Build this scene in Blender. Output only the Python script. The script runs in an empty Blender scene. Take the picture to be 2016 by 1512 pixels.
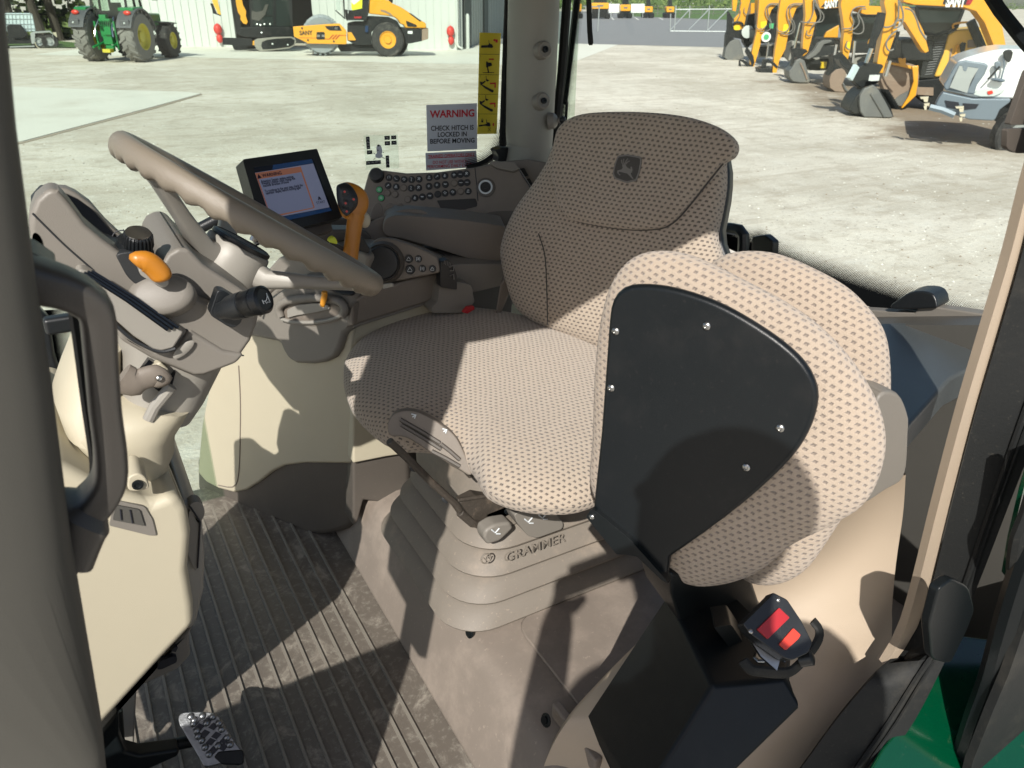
import bpy, bmesh, math, random
import numpy as np
from mathutils import Vector, Matrix
random.seed(7)
sc = bpy.context.scene
COL = sc.collection
R = math.radians
def V(*a): return np.array(a if len(a) > 1 else a[0], float)

# ------------------------------------------------------------------ camera model (tractor axes: X rearwards, Y to the right side, Z up)
F = 1523.; PX, PY = 1008., 756.
pit, rol, yaw = R(26.5), R(.9), R(30)
CAM = V(0, 0, 1.2)
_fh = V(math.sin(yaw), math.cos(yaw), 0); _rt = V(math.cos(yaw), -math.sin(yaw), 0); _up = V(0, 0, 1)
FW = _fh*math.cos(pit)-_up*math.sin(pit); _cu = _fh*math.sin(pit)+_up*math.cos(pit)
CX = _rt*math.cos(rol)+_cu*math.sin(rol); CY = -_rt*math.sin(rol)+_cu*math.cos(rol)
GZ = -1.5
def ray(px, py): return CX*(px-PX)/F+CY*(PY-py)/F+FW
class Plane:
    """a real plane of the place: origin, normal; ex/ey are directions in it (ey the upper one)"""
    def __init__(s, o, n):
        s.o = V(o); n = V(n); s.n = n/np.linalg.norm(n)
        up = V(0, 0, 1) if abs(s.n[2]) < .95 else V(0, 1, 0)
        ex = np.cross(up, s.n); s.ex = ex/np.linalg.norm(ex); s.ey = np.cross(s.n, s.ex)
    def at(s, px, py):
        v = ray(px, py); t = np.dot(s.o-CAM, s.n)/np.dot(v, s.n); return CAM+v*t
    def uv(s, px, py):
        d = s.at(px, py)-s.o; return V(d@s.ex, d@s.ey)
    def w(s, u, v, h=0): return s.o+s.ex*u+s.ey*v+s.n*h
    def off(s, d): q = Plane(s.o+s.n*d, s.n); return q
def YP(y): return Plane((0, y, 0), (0, -1, 0))
def XP(x): return Plane((x, 0, 0), (-1, 0, 0))
def ZP(z): return Plane((0, 0, z), (0, 0, 1))
def G(px, py, z=GZ): return ZP(z).at(px, py)

# ------------------------------------------------------------------ node helpers
class NT:
    def __init__(s, tree): s.t = tree; s.n = tree.nodes; s.l = tree.links
    def new(s, kind, **kw):
        n = s.n.new(kind)
        for k, v in kw.items(): setattr(n, k, v)
        return n
    def set(s, sock, v):
        if isinstance(v, (int, float)): sock.default_value = v
        elif isinstance(v, (tuple, list)): sock.default_value = v if len(v) == len(sock.default_value) else (*v, 1)
        else: s.l.new(v, sock)
    def m(s, op, a, b=0., c=None, clamp=False):
        n = s.new('ShaderNodeMath', operation=op); n.use_clamp = clamp
        s.set(n.inputs[0], a); s.set(n.inputs[1], b)
        if c is not None: s.set(n.inputs[2], c)
        return n.outputs[0]
    def mix(s, f, a, b, mode='MIX'):
        n = s.new('ShaderNodeMixRGB', blend_type=mode); s.set(n.inputs[0], f); s.set(n.inputs[1], a); s.set(n.inputs[2], b)
        return n.outputs[0]
    def noise(s, vec, scale, detail=3, rough=.6, dist=0):
        n = s.new('ShaderNodeTexNoise'); n.inputs['Scale'].default_value = scale; n.inputs['Detail'].default_value = detail
        n.inputs['Roughness'].default_value = rough; n.inputs['Distortion'].default_value = dist
        if vec is not None: s.l.new(vec, n.inputs['Vector'])
        return n.outputs['Fac']
    def ramp(s, f, a, b):
        n = s.new('ShaderNodeMapRange', interpolation_type='SMOOTHSTEP'); s.set(n.inputs[0], f); n.inputs[1].default_value = a; n.inputs[2].default_value = b
        return n.outputs[0]
MATS = {}
def newmat(name):
    m = bpy.data.materials.new(name); m.use_nodes = True; m.node_tree.nodes.clear(); MATS[name] = m
    t = NT(m.node_tree); out = t.new('ShaderNodeOutputMaterial'); b = t.new('ShaderNodeBsdfPrincipled'); t.l.new(b.outputs[0], out.inputs[0])
    return m, t, b, out
def mat(name, col, rough=.5, metal=0., var=.12, vscale=8., bump=.0, bscale=400., dirt=0., dirtcol=(.35, .3, .24), spec=.5, scratch=0., coat=0., emit=None, es=1., rvar=.12, dscale=3.):
    """painted / moulded surface: base colour with a little mottling, grain bump, optional dust and scuffs"""
    m, t, b, out = newmat(name)
    tc = t.new('ShaderNodeTexCoord').outputs['Object']
    n1 = t.noise(tc, vscale, 4)
    c = t.mix(t.m('MULTIPLY', t.m('ABSOLUTE', t.m('SUBTRACT', n1, .5)), 4*var, clamp=True), (*col, 1), tuple(min(1, x*.72) for x in col)+(1,))
    if dirt:
        d = t.ramp(t.noise(tc, dscale, 6, .7), .5, .72); d2 = t.ramp(t.noise(tc, dscale*23, 3, .7), .6, .75)
        c = t.mix(t.m('MULTIPLY', t.m('MAXIMUM', d, d2), dirt), c, (*dirtcol, 1))
    if scratch:
        mp = t.new('ShaderNodeMapping'); t.l.new(tc, mp.inputs[0]); mp.inputs['Scale'].default_value = (1, 9, 3); mp.inputs['Rotation'].default_value = (.4, .7, .5)
        s_ = t.ramp(t.noise(mp.outputs[0], 26, 5, .75, .6), .66, .74)
        c = t.mix(t.m('MULTIPLY', s_, scratch), c, tuple(min(1, x*1.5+.12) for x in col)+(1,))
    t.set(b.inputs['Base Color'], c)
    t.set(b.inputs['Roughness'], t.m('ADD', rough-rvar/2, t.m('MULTIPLY', t.noise(tc, vscale*3.1, 3), rvar), clamp=True))
    b.inputs['Metallic'].default_value = metal; b.inputs['Specular IOR Level'].default_value = spec
    if coat: b.inputs['Coat Weight'].default_value = coat; b.inputs['Coat Roughness'].default_value = .12
    if bump:
        bp = t.new('ShaderNodeBump'); bp.inputs['Strength'].default_value = bump; bp.inputs['Distance'].default_value = .001
        t.l.new(t.noise(tc, bscale, 2, .5), bp.inputs['Height']); t.l.new(bp.outputs[0], b.inputs['Normal'])
    if emit: b.inputs['Emission Color'].default_value = (*emit, 1); b.inputs['Emission Strength'].default_value = es
    return m

# ------------------------------------------------------------------ mesh builder
def catmull(pts, n, closed=True):
    pts = [V(p) for p in pts]; N = len(pts); out = []
    seg = N if closed else N-1
    for i in range(seg):
        p0, p1, p2, p3 = (pts[(i-1) % N], pts[i], pts[(i+1) % N], pts[(i+2) % N]) if closed else (pts[max(i-1, 0)], pts[i], pts[i+1], pts[min(i+2, N-1)])
        for k in range(8):
            t = k/8.
            out.append(.5*((2*p1)+(-p0+p2)*t+(2*p0-5*p1+4*p2-p3)*t*t+(-p0+3*p1-3*p2+p3)*t**3))
    if not closed: out.append(pts[-1])
    return resample(out, n, closed)
def resample(pts, n, closed=True):
    P_ = [V(p) for p in pts]
    if closed: P_ = P_+[P_[0]]
    d = [0.]
    for a, b in zip(P_, P_[1:]): d.append(d[-1]+np.linalg.norm(b-a))
    L = d[-1]; out = []; j = 0
    for i in range(n):
        s = L*i/(n if closed else n-1)
        while j < len(d)-2 and d[j+1] < s: j += 1
        q = (s-d[j])/max(1e-9, d[j+1]-d[j]); out.append(P_[j]*(1-q)+P_[j+1]*q)
    return out
def roundpoly(pts, r, seg=4):
    """polygon with filleted corners (2D or 3D points); r a number or a list"""
    pts = [V(p) for p in pts]; N = len(pts); out = []
    for i in range(N):
        rr = r[i] if isinstance(r, (list, tuple)) else r
        a, b, c = pts[i-1], pts[i], pts[(i+1) % N]
        if rr <= 0: out.append(b); continue
        u = (a-b); w = (c-b); lu, lw = np.linalg.norm(u), np.linalg.norm(w)
        k = min(rr, lu*.49, lw*.49); s, e = b+u/lu*k, b+w/lw*k
        for q in range(seg+1):
            t = q/seg; out.append((1-t)**2*s+2*t*(1-t)*b+t*t*e)
    return out
class MB:
    def __init__(s): s.v = []; s.f = []; s.mi = []; s.uv = {}; s.cur = 0
    def add(s, vs, fs, uvs=None):
        o = len(s.v); s.v += [tuple(map(float, x)) for x in vs]
        for k, f in enumerate(fs):
            s.f.append([i+o for i in f]); s.mi.append(s.cur)
            if uvs is not None: s.uv[len(s.f)-1] = [tuple(uvs[i]) for i in f]
        return s
    def m(s, i): s.cur = i; return s
    def box(s, c, size, rot=None, taper=1.):
        c = V(c); h = V(size)/2; M = np.array(rot) if rot is not None else np.eye(3); vs = []
        for z in (-1, 1):
            k = taper if z > 0 else 1
            for x, y in ((-1, -1), (1, -1), (1, 1), (-1, 1)): vs.append(c+M@V(x*h[0]*k, y*h[1]*k, z*h[2]))
        return s.add(vs, [(3, 2, 1, 0), (4, 5, 6, 7), (0, 1, 5, 4), (1, 2, 6, 5), (2, 3, 7, 6), (3, 0, 4, 7)])
    def prism(s, pts, vec):
        pts = [V(p) for p in pts]; vec = V(vec); n = len(pts)
        vs = pts+[p+vec for p in pts]
        nrm = np.zeros(3)
        for i in range(n): nrm += np.cross(pts[i], pts[(i+1) % n])
        flip = np.dot(nrm, vec) > 0
        a = list(range(n)); b = list(range(n, 2*n))
        fs = [a[::-1], b] if flip else [a, b[::-1]]
        for i in range(n):
            j = (i+1) % n; q = (i, j, n+j, n+i); fs.append(q if flip else q[::-1])
        return s.add(vs, fs)
    def face(s, pts, uvs=None): return s.add(pts, [list(range(len(pts)))], uvs)
    def loft(s, rings, closed=True, cap0=True, cap1=True, uvf=None):
        n = len(rings[0]); vs = [p for r in rings for p in r]; fs = []
        for k in range(len(rings)-1):
            for i in range(n if closed else n-1):
                j = (i+1) % n; fs.append((k*n+i, k*n+j, (k+1)*n+j, (k+1)*n+i))
        if closed and cap0: fs.append(tuple(range(n))[::-1])
        if closed and cap1: fs.append(tuple(range((len(rings)-1)*n, len(rings)*n)))
        return s.add(vs, fs)
    def tube(s, path, r, seg=10, cap=True, flat=None, closed=False, upv=None):
        path = [V(p) for p in path]; n = len(path); rings = []; prev = None
        for i, p in enumerate(path):
            if closed: t = path[(i+1) % n]-path[i-1]
            else: t = path[min(i+1, n-1)]-path[max(i-1, 0)]
            t = t/np.linalg.norm(t)
            if upv is not None: a = V(upv)-t*np.dot(V(upv), t)
            elif prev is None: a = np.cross(t, (0, 0, 1) if abs(t[2]) < .9 else (1, 0, 0))
            else: a = prev-t*np.dot(prev, t)
            a = a/np.linalg.norm(a); prev = a; b = np.cross(t, a)
            rr = r[i] if isinstance(r, (list, tuple)) else r; ra, rb = rr if isinstance(rr, (tuple, list)) else (rr, rr)
            if flat: rb = ra*flat
            rings.append([p+a*ra*math.cos(q)+b*rb*math.sin(q) for q in [2*math.pi*k/seg for k in range(seg)]])
        if closed: rings.append(rings[0]); return s.loft(rings, cap0=False, cap1=False)
        return s.loft(rings, cap0=cap, cap1=cap)
    def lathe(s, o, ax, prof, seg=24, cap=True, ref=None):
        """profile [(radius, height along ax)...]"""
        o = V(o); ax = V(ax); ax = ax/np.linalg.norm(ax); a = np.cross(ax, (0, 0, 1) if abs(ax[2]) < .9 else (1, 0, 0)) if ref is None else V(ref)
        a = a/np.linalg.norm(a); b = np.cross(ax, a)
        rings = [[o+ax*h+(a*math.cos(q)+b*math.sin(q))*max(r, 1e-5) for q in [2*math.pi*k/seg for k in range(seg)]] for r, h in prof]
        return s.loft(rings, cap0=cap, cap1=cap)
    def cyl(s, a, b, r, seg=16, r2=None):
        a, b = V(a), V(b); L = np.linalg.norm(b-a); return s.lathe(a, b-a, [(r, 0), (r if r2 is None else r2, L)], seg)
    def ball(s, c, r, seg=12, sc_=(1, 1, 1)):
        c = V(c); rings = [[c+V(r*math.sin(a)*math.cos(q)*sc_[0], r*math.sin(a)*math.sin(q)*sc_[1], r*math.cos(a)*sc_[2]) for q in [2*math.pi*k/seg for k in range(seg)]] for a in [math.pi*(k+.02)/(seg//2+.04) for k in range(seg//2+1)]]
        return s.loft(rings[::-1])
    def text(s, body, plane, u, v, size, h=.0006, align='CENTER', ang=0., ext=.0, sx=1., bold=0.):
        cu = bpy.data.curves.new('t', 'FONT'); cu.body = body; cu.size = 1; cu.align_x = align; cu.align_y = 'CENTER'; cu.offset = bold; cu.resolution_u = 3
        cu.extrude = 0
        o = bpy.data.objects.new('t', cu); COL.objects.link(o); bpy.context.view_layer.update()
        me = bpy.data.meshes.new_from_object(o); bpy.data.objects.remove(o); bpy.data.curves.remove(cu)
        ca, sa = math.cos(ang), math.sin(ang); vs = []
        for q in me.vertices:
            x, y = q.co.x*size*sx, q.co.y*size; vs.append(plane.w(u+x*ca-y*sa, v+x*sa+y*ca, h+ext))
        fs = [tuple(p.vertices) for p in me.polygons]
        s.add(vs, fs)
        bpy.data.meshes.remove(me); return s
    def build(s, name, mats, parent=None, bevel=0., seg=3, smooth=35., loc=None, ang=30., subsurf=0, merge=False):
        off = V(0, 0, 0)
        if loc is not None: off = V(loc)
        elif parent is not None:
            r = parent
            while r.parent: r = r.parent
            if not r.get('_local'): off = V(r.location)
        me = bpy.data.meshes.new(name); me.from_pydata([tuple(V(v)-off) for v in s.v], [], s.f); 
        if not isinstance(mats, (list, tuple)): mats = [mats]
        for m_ in mats: me.materials.append(MATS[m_] if isinstance(m_, str) else m_)
        for p, i in zip(me.polygons, s.mi): p.material_index = min(i, len(mats)-1)
        if s.uv:
            ul = me.uv_layers.new(name='UVMap')
            for fi, uvs in s.uv.items():
                for li, uv in zip(me.polygons[fi].loop_indices, uvs): ul.data[li].uv = uv
        me.validate(); me.update()
        bm = bmesh.new(); bm.from_mesh(me)
        if merge: bmesh.ops.remove_doubles(bm, verts=bm.verts, dist=2e-5)
        bmesh.ops.recalc_face_normals(bm, faces=bm.faces); bm.to_mesh(me); bm.free()
        if smooth:
            me.shade_smooth(); me.set_sharp_from_angle(angle=R(smooth))
        o = bpy.data.objects.new(name, me); COL.objects.link(o)
        if parent is not None: o.parent = parent
        else: o.location = tuple(off)
        if bevel:
            b = o.modifiers.new('bevel', 'BEVEL'); b.width = bevel; b.segments = seg; b.limit_method = 'ANGLE'; b.angle_limit = R(ang); b.harden_normals = True
        if subsurf:
            b = o.modifiers.new('sub', 'SUBSURF'); b.levels = subsurf; b.render_levels = subsurf
        return o
    def pillow(s, outline, plane, tf, tb, n=96, p=2.6, K=10, fn=None, smooth=True, wobble=0., uvrot=0., pb=None):
        """cushion from a closed outline lying in `plane`: swells tf to the front, tb to the back; UVs in metres along the cloth"""
        uv = [plane.uv(*q) for q in outline]
        uv = catmull(uv, n) if smooth else resample(uv, n)
        c = sum(uv)/n
        def ringset(T, pp, sgn):
            rs = []
            for k in range(K+1):
                a = k/K*math.pi/2; sc_ = math.sin(a)**(2/pp) if k else 0.; h = math.cos(a)**(2/pp) if k < K else 0.
                rs.append((sc_, h*T*sgn))
            return rs
        vs = []; uvs = []; fs = []
        def build(T, pp, sgn):
            base = len(vs); rs = ringset(T, pp, sgn); acc = np.zeros(n); prev = None
            for k, (sk, h) in enumerate(rs):
                for i in range(n):
                    q = c+(uv[i]-c)*max(sk, .02); hh = h
                    if fn and sgn > 0: hh += fn(q, sk)*1.
                    pt = plane.w(q[0], q[1], hh)
                    vs.append(pt)
                cur = np.array(vs[-n:])
                if prev is not None: acc = acc+np.linalg.norm(cur-prev, axis=1)
                else: acc = np.linalg.norm(cur-plane.w(c[0], c[1], 0)-plane.n*h, axis=1)*0+np.array([np.linalg.norm(uv[i]-c)*max(sk, .02) for i in range(n)])
                prev = cur
                for i in range(n):
                    d = uv[i]-c; d = d/np.linalg.norm(d); w = c+d*acc[i]; ca, sa = math.cos(uvrot), math.sin(uvrot)
                    uvs.append((w[0]*ca-w[1]*sa, w[0]*sa+w[1]*ca))
            for k in range(K):
                for i in range(n):
                    j = (i+1) % n; q = (base+k*n+i, base+k*n+j, base+(k+1)*n+j, base+(k+1)*n+i)
                    fs.append(q[::-1] if sgn > 0 else q)
            q = tuple(range(base, base+n)); fs.append(q if sgn > 0 else q[::-1])
            return base
        build(tf, p, 1); build(tb, pb or p, -1)
        return s.add(vs, fs, uvs)
def pv(plane, pts): return [plane.at(*q) for q in pts]
def thing(name, label, cat, loc=(0, 0, 0), rotz=0., group=None, local=False):
    o = bpy.data.objects.new(name, None); COL.objects.link(o); o.location = loc; o.rotation_euler = (0, 0, rotz); o.empty_display_size = .1
    o['label'] = label; o['category'] = cat
    if group: o['group'] = group
    if local: o['_local'] = 1
    return o
def tag(o, label, cat, group=None):
    o['label'] = label; o['category'] = cat
    if group: o['group'] = group
    return o
def kids(o): return [c for c in bpy.data.objects if c.parent == o]
def dup(o, parent=None, loc=None, rotz=None, label=None):
    c = o.copy(); COL.objects.link(c); c.parent = parent
    if loc is not None: c.location = loc
    if rotz is not None: c.rotation_euler = (0, 0, rotz)
    if label: c['label'] = label
    for ch in kids(o): dup(ch, c)
    return c
def screw(mb, p, n, r=.006):
    mb.lathe(p, n, [(r*1.05, -.001), (r, r*.25), (r*.7, r*.55), (r*.45, r*.6), (r*.4, r*.25)], 12)
# ------------------------------------------------------------------ materials
mat('taupe', (.185, .170, .148), .48, bump=.25, bscale=900, var=.1, spec=.45)
mat('pillar_lit', (.22, .215, .19), .5, bump=.2, bscale=900, var=.1, dirt=.08)  # cab taupe with the greenish light through the tinted glass put into it
mat('handle_dark', (.045, .041, .036), .42, bump=.2, bscale=900, var=.1)
mat('panel_black', (.006, .008, .0095), .34, bump=.15, bscale=1100, spec=.28, var=.3, scratch=.12, dirt=.3, dirtcol=(.03, .028, .027), dscale=6)
mat('pillar_shaded', (.062, .060, .052), .6, bump=.12, bscale=1200, var=.06, spec=.3)  # cab taupe darkened: the pillar's shade is put into the colour
mat('taupe_dark', (.085, .074, .063), .5, bump=.3, bscale=900, var=.15, dirt=.08)
mat('taupe_mid', (.17, .145, .12), .5, bump=.35, bscale=900, var=.12, dirt=.12)
mat('bellows', (.178, .155, .128), .62, bump=.3, bscale=500, var=.15, dirt=.35, dirtcol=(.42, .33, .25), dscale=5)
mat('plinth', (.205, .172, .143), .6, bump=.25, bscale=600, var=.2, dirt=.4, dirtcol=(.42, .35, .29), dscale=4, scratch=.35)
mat('beige', (.44, .40, .30), .5, bump=.35, bscale=1100, var=.06, dirt=.1, dirtcol=(.45, .38, .27), dscale=9)
mat('beige_warm', (.42, .34, .255), .5, bump=.35, bscale=1100, var=.06, dirt=.12, dirtcol=(.42, .34, .25), dscale=8)
mat('silver_taupe', (.27, .255, .225), .42, metal=.05, var=.06, bump=.2, bscale=1500, spec=.5)
mat('rim', (.205, .175, .135), .38, var=.1, bump=.5, bscale=1300, spec=.6)
mat('black_plastic', (.010, .012, .014), .36, bump=.3, bscale=800, var=.2, dirt=.1, dirtcol=(.09, .085, .075))
mat('black_gloss', (.006, .007, .009), .1, var=.1)
mat('black_rubber', (.012, .013, .013), .65, bump=.3, bscale=300, spec=.25, dirt=.16, dirtcol=(.13, .115, .09), dscale=7)
mat('black_metal', (.006, .008, .009), .36, bump=.2, bscale=1100, spec=.25, scratch=.05, dirt=.06, dirtcol=(.1, .095, .085), dscale=9)
mat('dash_black', (.02, .022, .024), .55, bump=.3, bscale=700)
mat('steel', (.38, .38, .37), .3, metal=1., var=.2, vscale=60)
mat('worn_steel', (.24, .25, .26), .34, metal=.85, var=.5, vscale=70, bump=.4, bscale=200)
mat('greasy', (.05, .042, .034), .45, var=.5, vscale=40, bump=1., bscale=120, dirt=.5, dirtcol=(.25, .19, .14), dscale=18)
mat('orange', (.43, .165, .013), .38, var=.06, bump=.1, bscale=600, spec=.5)
mat('yellow_mark', (.6, .68, .05), .5)
mat('amber', (.7, .3, .03), .4)
mat('red', (.36, .015, .02), .35)
mat('red_hot', (.62, .05, .03), .3)
mat('white', (.75, .76, .76), .5)
mat('mark', (.62, .66, .68), .5)
mat('green_btn', (.08, .42, .17), .4)
mat('btn', (.022, .024, .026), .45)
mat('grey_mark', (.16, .15, .14), .6)
mat('sticker_grey', (.52, .56, .64), .45, var=.03)
mat('sticker_yellow', (.62, .52, .04), .45, var=.05)
mat('ink', (.01, .012, .02), .5)
mat('ink_red', (.50, .012, .03), .5)
mat('green_body', (.0, .040, .016), .16, var=.05, coat=.6, dirt=.06, dirtcol=(.2, .18, .12))
mat('shelf', (.06, .068, .07), .33, var=.08, bump=.2, bscale=900)
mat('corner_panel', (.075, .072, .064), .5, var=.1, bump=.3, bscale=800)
mat('screen_blue', (.01, .03, .08), .15, emit=(.01, .035, .10), es=.3)
mat('screen_pale', (.12, .13, .2), .15, emit=(.13, .15, .22), es=.4)
mat('screen_pane', (.12, .13, .2), .15, emit=(.11, .13, .20), es=.4)
mat('screen_orange', (.14, .06, .035), .15, emit=(.24, .10, .07), es=.4)
mat('screen_ink', (.01, .01, .03), .2)
mat('screen_dark', (.008, .015, .03), .12)

def fabric(name, base=(.475, .395, .315), dot=(.085, .072, .062), pu=.0118, pvv=.0088):
    m, t, b, out = newmat(name)
    uv = t.new('ShaderNodeUVMap').outputs[0]
    ob = t.new('ShaderNodeTexCoord').outputs['Object']
    sx = t.new('ShaderNodeSeparateXYZ')
    # slight weave waviness
    nz = t.new('ShaderNodeTexNoise'); nz.inputs['Scale'].default_value = 14; nz.inputs['Detail'].default_value = 1; t.l.new(ob, nz.inputs['Vector'])
    sub = t.new('ShaderNodeVectorMath', operation='SUBTRACT'); t.l.new(nz.outputs['Color'], sub.inputs[0]); sub.inputs[1].default_value = (.5, .5, .5)
    scl = t.new('ShaderNodeVectorMath', operation='SCALE'); t.l.new(sub.outputs[0], scl.inputs[0]); scl.inputs['Scale'].default_value = .010
    ad = t.new('ShaderNodeVectorMath', operation='ADD'); t.l.new(uv, ad.inputs[0]); t.l.new(scl.outputs[0], ad.inputs[1]); t.l.new(ad.outputs[0], sx.inputs[0])
    y = t.m('DIVIDE', sx.outputs[1], pvv); row = t.m('FLOOR', y); fy = t.m('SUBTRACT', t.m('SUBTRACT', y, row), .5)
    x = t.m('ADD', t.m('DIVIDE', sx.outputs[0], pu), t.m('MULTIPLY', t.m('FLOORED_MODULO', row, 2.), .5))
    cx_ = t.m('FLOOR', x); fx = t.m('SUBTRACT', t.m('SUBTRACT', x, cx_), .5)
    jit = t.m('MULTIPLY', t.m('SUBTRACT', t.noise(ob, 160, 1), .5), .35)
    fx2 = t.m('ADD', t.m('ADD', fx, jit), t.m('MULTIPLY', fy, -.25))
    fine = t.noise(ob, 1100, 3, .75); fy2 = t.m('ADD', fy, t.m('MULTIPLY', t.m('SUBTRACT', fine, .5), .35))
    dx = t.m('SUBTRACT', 1., t.ramp(t.m('ABSOLUTE', fx2), .16, .28)); dy = t.m('SUBTRACT', 1., t.ramp(t.m('ABSOLUTE', fy2), .12, .30))
    notch = t.ramp(t.m('ADD', t.m('ABSOLUTE', fx2), t.m('MULTIPLY', fy, .6)), .02, .12)
    d = t.m('MULTIPLY', dx, dy); d = t.m('MULTIPLY', d, t.m('MULTIPLY_ADD', notch, .35, .65))
    big = t.noise(ob, 6, 3); soil = t.ramp(t.noise(ob, 9, 5, .65), .52, .75)
    bc = t.mix(t.m('MULTIPLY', big, .35), (*base, 1), tuple(v*.8 for v in base)+(1,))
    bc = t.mix(t.m('MULTIPLY', soil, .14), bc, (.25, .18, .12, 1))
    bc = t.mix(t.m('MULTIPLY', t.ramp(fine, .35, .8), .6), bc, tuple(v*.55 for v in base)+(1,))
    c = t.mix(t.m('MULTIPLY', d, .92), bc, (*dot, 1))
    t.set(b.inputs['Base Color'], c); b.inputs['Roughness'].default_value = .95; b.inputs['Specular IOR Level'].default_value = .15
    b.inputs['Sheen Weight'].default_value = .25; b.inputs['Sheen Roughness'].default_value = .5
    h = t.m('ADD', t.m('MULTIPLY', t.m('SUBTRACT', 1., d), .7), t.m('MULTIPLY', fine, .6))
    bp = t.new('ShaderNodeBump'); bp.inputs['Strength'].default_value = .85; bp.inputs['Distance'].default_value = .0024
    t.l.new(h, bp.inputs['Height']); t.l.new(bp.outputs[0], b.inputs['Normal'])
fabric('fabric', pu=.0102, pvv=.0077); fabric('fabric_pad', (.485, .395, .31), (.20, .165, .14), .0100, .0080)
mat('badge_dark', (.07, .065, .06), .9, bump=.6, bscale=900); mat('badge_light', (.19, .18, .165), .9, bump=.6, bscale=900)

mat('rib_lit_rubber', (.205, .185, .155), .55, var=.35, vscale=20, bump=.3, bscale=300)  # paler than the mat: light on the ridges is put into the colour
def floor_mat():
    m, t, b, out = newmat('floor_rubber')
    ob = t.new('ShaderNodeTexCoord').outputs['Object']
    n = t.noise(ob, 9, 7, .75, 1.2); n2 = t.noise(ob, 70, 4, .7); w = t.ramp(n, .5, .7)
    c = t.mix(w, (.125, .108, .09, 1), (.30, .27, .225, 1)); c = t.mix(t.m('MULTIPLY', t.ramp(n2, .5, .75), .4), c, (.4, .38, .32, 1))
    t.set(b.inputs['Base Color'], c); t.set(b.inputs['Roughness'], t.m('ADD', .4, t.m('MULTIPLY', w, .3)))
    bp = t.new('ShaderNodeBump'); bp.inputs['Strength'].default_value = .3; bp.inputs['Distance'].default_value = .001; t.l.new(n2, bp.inputs['Height']); t.l.new(bp.outputs[0], b.inputs['Normal'])
floor_mat()
def glass(name, tint, gl=.05):
    m = bpy.data.materials.new(name); m.use_nodes = True; m.node_tree.nodes.clear(); MATS[name] = m; t = NT(m.node_tree)
    out = t.new('ShaderNodeOutputMaterial'); tr = t.new('ShaderNodeBsdfTransparent'); tr.inputs[0].default_value = (*tint, 1)
    g = t.new('ShaderNodeBsdfGlossy'); g.inputs['Roughness'].default_value = .02
    mx = t.new('ShaderNodeMixShader')
    fr = t.new('ShaderNodeFresnel'); fr.inputs[0].default_value = 1.45
    dirt = t.ramp(t.noise(t.new('ShaderNodeTexCoord').outputs['Object'], 7, 6, .7), .45, .8)
    t.set(mx.inputs[0], t.m('MINIMUM', t.m('MULTIPLY', fr.outputs[0], .5), .09)); t.l.new(tr.outputs[0], mx.inputs[1]); t.l.new(g.outputs[0], mx.inputs[2])
    df = t.new('ShaderNodeBsdfDiffuse'); df.inputs[0].default_value = (.7, .7, .66, 1); m2 = t.new('ShaderNodeMixShader')
    t.set(m2.inputs[0], t.m('MULTIPLY_ADD', dirt, .012, gl)); t.l.new(mx.outputs[0], m2.inputs[1]); t.l.new(df.outputs[0], m2.inputs[2]); t.l.new(m2.outputs[0], out.inputs[0])
glass('glass_tint', (.835, .89, .84), .012); glass('glass_clear', (.93, .96, .95), .0)
def frit():
    """printed black dots that shrink away from the pane's edge; UV in metres, v=0 at the edge"""
    m = bpy.data.materials.new('frit'); m.use_nodes = True; m.node_tree.nodes.clear(); MATS['frit'] = m; t = NT(m.node_tree)
    out = t.new('ShaderNodeOutputMaterial'); s = t.new('ShaderNodeSeparateXYZ'); t.l.new(t.new('ShaderNodeUVMap').outputs[0], s.inputs[0])
    p = .0042; y = t.m('DIVIDE', s.outputs[1], p*.5); row = t.m('FLOOR', y); fy = t.m('MULTIPLY', t.m('SUBTRACT', t.m('SUBTRACT', y, row), .5), .5)
    x = t.m('ADD', t.m('DIVIDE', s.outputs[0], p), t.m('MULTIPLY', t.m('FLOORED_MODULO', row, 2.), .5)); fx = t.m('SUBTRACT', t.m('SUBTRACT', x, t.m('FLOOR', x)), .5)
    d = t.m('SQRT', t.m('ADD', t.m('MULTIPLY', fx, fx), t.m('MULTIPLY', fy, fy)))
    rad = t.m('MULTIPLY_ADD', s.outputs[1], -11., .56)
    a = t.m('LESS_THAN', d, rad)
    b = t.new('ShaderNodeBsdfDiffuse'); b.inputs[0].default_value = (.008, .009, .01, 1); tr = t.new('ShaderNodeBsdfTransparent'); mx = t.new('ShaderNodeMixShader')
    t.l.new(a, mx.inputs[0]); t.l.new(tr.outputs[0], mx.inputs[1]); t.l.new(b.outputs[0], mx.inputs[2]); t.l.new(mx.outputs[0], out.inputs[0])
frit()
# ================================================================== the cab shell we look into
YD, YR = .40, 1.86
DOOR = YP(YD)
cab = thing('tractor_cab', 'open tractor cab with taupe pillars, ribbed rubber floor and large tinted windows', 'tractor cab', (.4, 1.1, 0))

# ribbed floor mat with a swept-up edge
mb = MB()
mb.box((.1, 1.13, -.02), (1.5, 1.6, .04))
mb.build('floor_mat', 'floor_rubber', cab, bevel=.004, seg=2)
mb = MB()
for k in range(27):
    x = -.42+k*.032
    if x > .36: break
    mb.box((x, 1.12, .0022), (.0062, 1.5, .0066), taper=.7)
mb.build('floor_rib', 'rib_lit_rubber', cab)['kind'] = 'stuff'
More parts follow.
